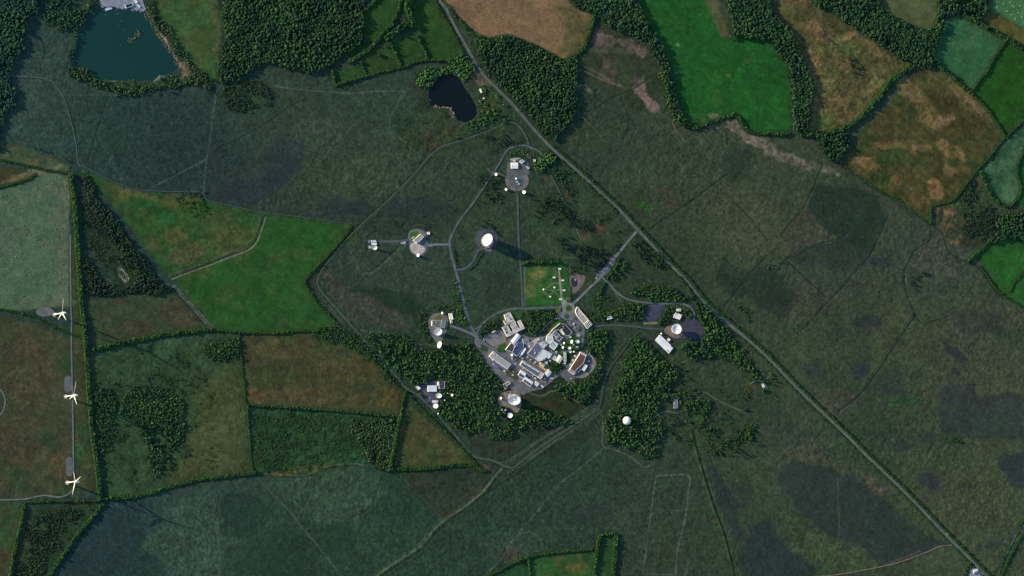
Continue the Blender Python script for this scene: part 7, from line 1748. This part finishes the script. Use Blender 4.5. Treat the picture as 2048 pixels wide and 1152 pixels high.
for wi, (n_, lb, P, sp, rr, hh, cov, pal) in enumerate(WOODS):
    rng = np.random.default_rng(900 + wi)
    SCL = 1.0 if rr[1] < 1.9 else 1.32
    X, nm = fill(P, sp * .92 * SCL, rng, cov)
    if not len(X): continue
    u = rng.beta(1.3, 2.4, len(X)); big = rng.random(len(X)) < (.12 if rr[1] > 3 else .07)
    r = rr[0] * .85 + (rr[1] - rr[0] * .85) * u; r[big] *= rng.uniform(1.2, 1.6, big.sum()); r *= SCL
    h = 1.2 * (hh[0] + (hh[1] - hh[0]) * np.clip(.45 * u + .35 * rng.random(len(X)) + .1 + .55 * nm, -.1, 1.15)); h[big] *= 1.12
    X2, nm2 = fill(P, sp * .92, rng, cov)        # saplings and underwood between the crowns
    r2 = rr[0] * rng.uniform(.7, 1.25, len(X2)); h2 = hh[0] * rng.uniform(.7, 1.35, len(X2)) + .15 * (hh[1] - hh[0])
    X, r, h = np.vstack([X, X2]), np.concatenate([r, r2]), np.concatenate([h, h2])
    me = crowns_mesh(n_, X, r, h, pal, rng, VAR1 if rr[1] > 1.8 else VAR0, np.clip(KIND[XJ(X)] * 1.3, -1, 1.2))
    tag(link(n_, me), lb, 'wood' if n_ == 'woodland' else 'scrub', kind='stuff')

for hi, (lb, P, w, hh) in enumerate(HEDGES):
    rng = np.random.default_rng(1500 + hi)
    L = smooth_line(P, 1.05); N = normals2(L); rows = max(1, int(round(w / 2.2)))
    X, hs, rs = [], [], []
    for k in range(rows):
        q = (k - (rows - 1) / 2) * 2.0
        keep = rng.random(len(L)) < (.95 if rows > 1 else 1.0)
        Y = L + N * (q + rng.normal(0, .5, (len(L), 1))) + rng.normal(0, .35, L.shape); X.append(Y[keep])
    X = np.vstack(X)
    i = np.clip(((X[:, 0] - XS[0]) / STEP).astype(int), 0, NX - 1); j = np.clip(((X[:, 1] - YS[0]) / STEP).astype(int), 0, NY - 1)
    ok = ~BLOCK[j, i]
    X = X[ok]; j, i = j[ok], i[ok]
    u = np.clip(rng.beta(1.3, 2.6, len(X)) * 1.1 + .45 * N_SML[j, i] + .35 * N_MID[j, i], -.25, 1.4)
    h = 1.1 * (hh[0] + (hh[1] - hh[0]) * u); r = np.clip(h * rng.uniform(.42, .62, len(X)), 1.5 if rows == 1 else 1.2, 2.6)
    bg_ = rng.random(len(X)) < .05; h[bg_] *= rng.uniform(1.2, 1.7, bg_.sum()); r[bg_] *= 1.45
    me = crowns_mesh('hedgerow', X, r, h, 'hedge', rng, VAR0 if hh[1] < 4.2 else VAR1)
    if me: tag(link('hedgerow', me), lb, 'hedge')


# single trees and bushes: each a thing with trunk and crown
def leaf_crown(seed, pal, n=420):
    """leaf clumps spread through a lumpy crown (unit size)"""
    r = np.random.default_rng(seed)
    lobes = np.vstack([[0, 0, .1], r.normal(0, .42, (7, 3)) * [1, 1, .6]]); lr = r.uniform(.36, .6, 8)
    k = r.integers(0, 8, n); d = r.normal(size=(n, 3)); d[:, 2] = np.abs(d[:, 2]) * r.choice([1, 1, 1, -.6], n); d /= np.linalg.norm(d, axis=1)[:, None]
    c = lobes[k] + d * (lr[k] * r.uniform(.72, 1.05, n))[:, None]
    nrm = d + r.normal(0, .45, (n, 3)); nrm /= np.linalg.norm(nrm, axis=1)[:, None]
    a = np.cross(nrm, r.normal(size=(n, 3))); a /= np.linalg.norm(a, axis=1)[:, None]; b = np.cross(nrm, a)
    s = r.uniform(.12, .24, n)[:, None]
    V = np.stack([c - a * s - b * s * .8, c + a * s - b * s * .8, c + a * s * .9 + b * s, c - a * s * .9 + b * s], 1).reshape(-1, 3)
    Fc = np.arange(4 * n).reshape(n, 4)
    V0, F0 = crown_variant(seed, 2, 9); V0 = V0 * .74
    Vv = np.vstack([V0, V]); col = PAL[pal][r.integers(0, len(PAL[pal]), n)] * r.uniform(.7, 1.35, (n, 1))
    F0q = np.hstack([F0, F0[:, 2:3]])
    cc = np.vstack([np.tile(PAL[pal].mean(0), (len(V0), 1)), np.repeat(col, 4, 0)])
    # triangles and quads in one mesh
    Ft = np.vstack([F0, (Fc[:, [0, 1, 2]] + len(V0)), (Fc[:, [0, 2, 3]] + len(V0))])
    return mesh_np('crown', Vv, Ft, M_LEAF, cc, 'tint')


CROWN = {p: [leaf_crown(3000 + 17 * i + len(p), p) for i in range(4)] for p in ('dark', 'site', 'bright', 'hedge')}
_t = MB(); _t.lathe([(.16, 0), (.11, .35), (.07, .62), (.02, .9)], 9)
for k in range(4):
    t = k * 1.57 + .4; _t.tube((0, 0, .4 + .06 * k), (.42 * math.cos(t), .42 * math.sin(t), .74 + .03 * k), .05, .015, n=5)
TRUNK = bpy.data.meshes.new('trunk'); TRUNK.from_pydata(_t.v, [], _t.f); TRUNK.materials.append(M_BARK)


def tree(px, py, r, h, pal, label, group, rng, shrub=False):
    p = at(px, py)
    t = empty('shrub' if shrub else 'tree', (p.x, p.y, ground_z(px, py) - .05), rng.uniform(0, 6.28), label, 'shrub' if shrub else 'tree', group)
    tr = link('stem' if shrub else 'trunk', TRUNK, t); tr.scale = (h * .32, h * .32, h * .8)
    c = link('crown', CROWN[pal][int(rng.integers(0, 4))], t)
    rz = min(h * .52, r * 1.15); c.scale = (r, r * rng.uniform(.85, 1.15), rz); c.location = (0, 0, h - rz * .95)


TREES = [  # label, group, palette, (r), (h), points
 ('dark conifer like tree in the loose stand north of the mown lawn', 'stand north of the lawn', 'dark', (1.8,3.2), (5,8.5), 'area', [(1100,400),(1112,392),(1128,402),(1140,420),(1150,440),(1186,446),(1176,462),(1150,456),(1128,440),(1110,420)], 44, 5.0),
 ('dark tree in the band of trees between the lawn and the entrance road', 'band of trees below the stand', 'dark', (1.8,3.4), (4.5,8), 'area', [(1108,480),(1124,470),(1150,480),(1176,492),(1206,500),(1228,512),(1210,532),(1192,546),(1176,532),(1150,520),(1150,505),(1126,498)], 62, 4.6),
 ('dark tree in the small group left of the loose stand', 'small group beside the straight lane', 'dark', (1.6,3.0), (4.5,7.5), 'area', [(1070,412),(1092,396),(1098,410),(1086,424),(1072,430),(1062,436)], 16, 4.6),
 ('round green tree above the top edge of the mown lawn', 'trees above the lawn', 'site', (1.8,3.0), (4,6.5), 'area', [(1052,528),(1075,518),(1108,516),(1112,524),(1090,528)], 16, 4.4),
 ('broad tree beside the main road right of the entrance', 'trees right of the entrance', 'site', (2.0,3.6), (5,8), 'area', [(1266,478),(1276,476),(1300,492),(1322,512),(1332,528),(1310,534),(1290,524),(1270,506),(1262,490)], 40, 4.6),
 ('leafy tree right of the entrance car park with long shadow', 'trees right of the car park', 'bright', (2.0,3.4), (5,8), 'area', [(1238,520),(1252,524),(1252,540),(1236,552),(1224,560),(1220,550)], 20, 4.6),
 ('dark bush among the shrubs of the lane verge below the top compound', 'bushes on the verge', 'dark', (1.4,2.6), (3,5), 'area', [(952,386),(972,372),(986,360),(1004,382),(1000,400),(970,404),(950,410)], 18, 5.2),
 ('bush in the green thicket at the right of the triangular green field', 'thicket in the triangular field', 'bright', (1.3,2.4), (2.4,4), 'area', [(346,392),(365,382),(392,378),(410,384),(414,404),(418,426),(406,438),(386,434),(372,414),(354,404)], 44, 4.4),
 ('lone bush on the moor above the left compound', 'bushes above the left compound', 'dark', (1.0,1.9), (1.8,3.2), 'pts', [(748,460),(756,466),(764,470),(744,452),(790,444),(806,432),(846,432),(880,418),(900,414),(908,422),(896,400),(820,330),(832,300),(812,296),(905,326),(912,330),(945,318),(955,322)], 0, 0),
 ('tree among the dark bushes beside the lane left of the tower dish', 'bushes left of the tower dish', 'site', (1.4,2.6), (2.8,4.6), 'area', [(955,445),(975,438),(990,452),(1000,470),(996,486),(978,452),(962,456)], 12, 5.0),
 ('tree in the thorn clump inside the tawny scrub field', 'clump in the tawny field', 'dark', (1.5,2.8), (3,5), 'area', [(1690,106),(1704,104),(1712,122),(1726,136),(1720,148),(1704,158),(1698,150),(1704,134)], 18, 4.8),
 ('thorn along the ditch of the tawny scrub field', 'thorns along the ditch', 'dark', (1.0,1.9), (1.8,3.2), 'pts', [(1668,88),(1674,94),(1680,102),(1682,112),(1684,122),(1646,30),(1655,48),(1616,38),(1702,166),(1730,176),(1642,150),(1682,144)], 0, 0),
 ('tree standing round the mound on the eastern moor', 'trees round the eastern mound', 'dark', (1.4,2.6), (2.6,4.6), 'area', [(1818,552),(1832,546),(1856,544),(1862,552),(1846,556),(1840,568),(1846,578),(1830,584),(1820,570)], 18, 4.8),
 ('tree round the hollow beside the main road', 'trees round the hollow', 'bright', (1.4,2.4), (2.6,4.6), 'area', [(1474,614),(1484,606),(1496,620),(1498,640),(1488,648),(1490,630),(1480,620)], 16, 4.4),
 ('isolated dark bush far right on the lower moor', 'bush clump on the lower moor', 'dark', (1.4,2.6), (2.6,4.2), 'pts', [(1908,876),(1914,880),(1920,878),(1916,884),(1906,882),(1924,884)], 0, 0),
 ('bush at the end of the field bank on the left of the eastern moor', 'bushes on the old bank', 'bright', (1.3,2.2), (2.2,3.8), 'pts', [(1540,528),(1548,530),(1556,526),(1562,524),(1546,536),(1552,536),(1536,536)], 0, 0),
 ('bush beside the damp meadow below the broad wood', 'bushes in the damp meadow', 'site', (1.2,2.4), (2.2,4.2), 'area', [(1440,780),(1452,788),(1460,800),(1478,800),(1484,830),(1462,850),(1440,852),(1420,870),(1404,840),(1410,812),(1430,806)], 26, 6.0),
 ('round bush in a loose pair right of the lower hedges', 'loose bushes right of the hedges', 'dark', (1.8,3.2), (3.4,5.4), 'pts', [(1482,902),(1490,908),(1498,912),(1504,910),(1518,892),(1524,890),(1488,914),(1476,898)], 0, 0),
 ('small dark tree in the field above the double hedge', 'small trees in the paddocks', 'site', (2.6,3.8), (5,7.5), 'pts', [(781,86),(786,92),(836,76),(839,82),(722,124),(758,110),(772,94)], 0, 0),
 ('bush dotted over the rough pasture beside the long hedge', 'bushes dotted over the rough pasture', 'hedge', (1.0,2.0), (1.6,3.2), 'pts', [(236,742),(240,746),(308,722),(312,726),(318,728),(312,734),(316,740),(340,712),(358,708),(372,702),(378,700),(352,646+60),(392,716),(380,756),(388,752),(396,756),(392,808),(380,788),(402,796),(376,864),(420,755),(300,768),(288,770),(238,772),(252,770),(270,748),(356,735),(274,700),(280,706),(410,770),(424,785),(365,735),(398,806),(404,806),(364,796)], 0, 0),
 ('low bush on the lower slope of the rough pasture', 'low bushes on the lower slope', 'hedge', (.8,1.5), (1.2,2.2), 'area', [(400,900),(440,885),(460,920),(430,945),(400,950),(390,930)], 30, 5.0),
 ('bush in the rough corner field between the hedges', 'bushes in the rough corner field', 'dark', (.8,1.5), (1.2,2.2), 'pts', [(844,972),(852,968),(862,974),(874,980),(882,966),(892,984),(870,996),(846,984),(924,976),(930,972),(886,1030),(838,986)], 0, 0),
 ('lone tree in the bright green field', None, 'dark', (1.6,1.8), (3,3.6), 'pts', [(1461,151)], 0, 0),
 ('leafy tree beside the house corner at the bottom right', 'trees at the bottom right house', 'bright', (2.0,3.2), (4,6.5), 'pts', [(1930,1132),(1936,1128),(1940,1126),(1928,1140),(1926,1148),(1960,1149),(1934,1137)], 0, 0),
 ('tree on the little island in the quarry lake', 'island trees in the quarry lake', 'bright', (1.6,2.8), (3,4.8), 'pts', [(273,58),(277,62),(280,66),(276,70),(272,72),(268,76),(282,70),(264,79),(270,66)], 0, 0),
 ('bush beside the corner of the green field by the quarry track', 'bushes at the track corner', 'dark', (1.2,2.2), (2,3.6), 'pts', [(80,298),(86,302),(90,304),(130,318),(138,322),(144,324),(100,305),(70,296)], 0, 0),
 ('tree in front of the brown hall on its tarmac edge', 'trees below the central yard', 'site', (1.6,2.8), (3.4,5.4), 'area', [(1098,728),(1112,724),(1126,732),(1124,742),(1108,750),(1102,740)], 16, 4.2),
]
for ti, (lb, grp, pal, rr, hh, mode, pts, n, sp) in enumerate(TREES):
    rng = np.random.default_rng(4000 + ti)
    if mode == 'area':
        P = np.asarray(pts, float); got = []; tries = 0
        while len(got) < n and tries < 4000:
            tries += 1; q = rng.uniform(P.min(0), P.max(0))
            if not inside(pts, q[:1], q[1:])[0] or blocked(*q): continue
            if any(np.hypot(*(q - g_)) < sp * .72 for g_ in got): continue
            got.append(q)
    else:
        got = [np.array(q, float) for q in pts]
    for q in got:
        u = rng.beta(1.5, 2)
        tree(q[0], q[1], rr[0] + (rr[1] - rr[0]) * u, hh[0] + (hh[1] - hh[0]) * np.clip(u + rng.normal(0, .15), 0, 1.1), pal, lb, grp if len(got) > 1 else None, rng, shrub=hh[1] < 4.4)

# island rocks, rubble and boulders: rounded stones
def stones(name, label, pts, n, s, c, kind='stuff', spread=1.5, z=0.0):
    rng = np.random.default_rng(n * 7 + len(label)); Vs, Fs, Cs = [], [], []; off = 0
    L = smooth_line(pts, 1.0)
    for k in range(n):
        q = L[rng.integers(0, len(L))] + rng.normal(0, spread, 2); p = at(q[0], q[1]); V, Fc = VAR0[int(rng.integers(0, 10))]
        r = rng.uniform(*s); sc = np.array([r, r * rng.uniform(.6, 1.1), r * rng.uniform(.5, .9)]); t = rng.uniform(0, 6.28)
        W = V * sc; W = np.stack([W[:, 0] * math.cos(t) - W[:, 1] * math.sin(t) + p.x, W[:, 0] * math.sin(t) + W[:, 1] * math.cos(t) + p.y, W[:, 2] + r * .25 + z], 1)
        Vs.append(W); Fs.append(Fc + off); off += len(V); Cs.append(np.tile(alb(c) * rng.uniform(.7, 1.25), (len(V), 1)))
    me = mesh_np(name, np.vstack(Vs), np.vstack(Fs), mat('stone', attr='tint', nscale=1.2, namp=.2), np.vstack(Cs), 'tint')
    return tag(link(name, me), label, 'rocks', kind=kind)


stones('rocks', 'tan boulders lining the right bank of the quarry lake', [(292,28),(302,44),(316,66),(330,86),(346,108),(358,128)], 260, (.35, 1.5), (132, 122, 100), spread=3.0)
stones('rocks', 'pale rocks at the lower shore of the dark pond', [(868,212),(880,215),(884,216),(898,216),(906,222),(908,232)], 46, (.8, 2.0), (150, 136, 126), spread=1.4)
stones('rocks', 'stony heap in a U shape inside the dark triangle', [(237,547),(244,556),(250,562),(256,560),(257,553),(250,545),(242,536)], 80, (.5, 1.4), (150, 150, 140), spread=1.0)
stones('rocks', 'low rocks of the island in the quarry lake', [(256,80),(264,80),(272,74),(280,68),(276,60)], 60, (1.0, 2.2), (84, 84, 72), spread=2.2, z=-.8)
stones('rocks', 'rubble along the shore at the top of the quarry lake', [(204,14),(220,10),(232,14),(246,17),(262,19),(280,21),(292,20)], 90, (.6, 1.6), (150, 156, 168), spread=1.6, z=-.4)
for x, y in [(236,27),(234,29),(243,42),(237,52),(247,60),(192,80),(241,90),(211,30)]:
    p = at(x, y, -.4); V, Fc = VAR0[int(x) % 10]
    me = mesh_np('buoy', V * .8, Fc, mat('pale_plastic', (.4, .44, .4), nscale=2), smooth=True)
    o = link('buoy', me); o.location = (p.x, p.y, -.45)
    tag(o, 'small pale buoy floating on the quarry lake', 'buoy', 'buoys on the quarry lake')
print('objects', len(bpy.data.objects))
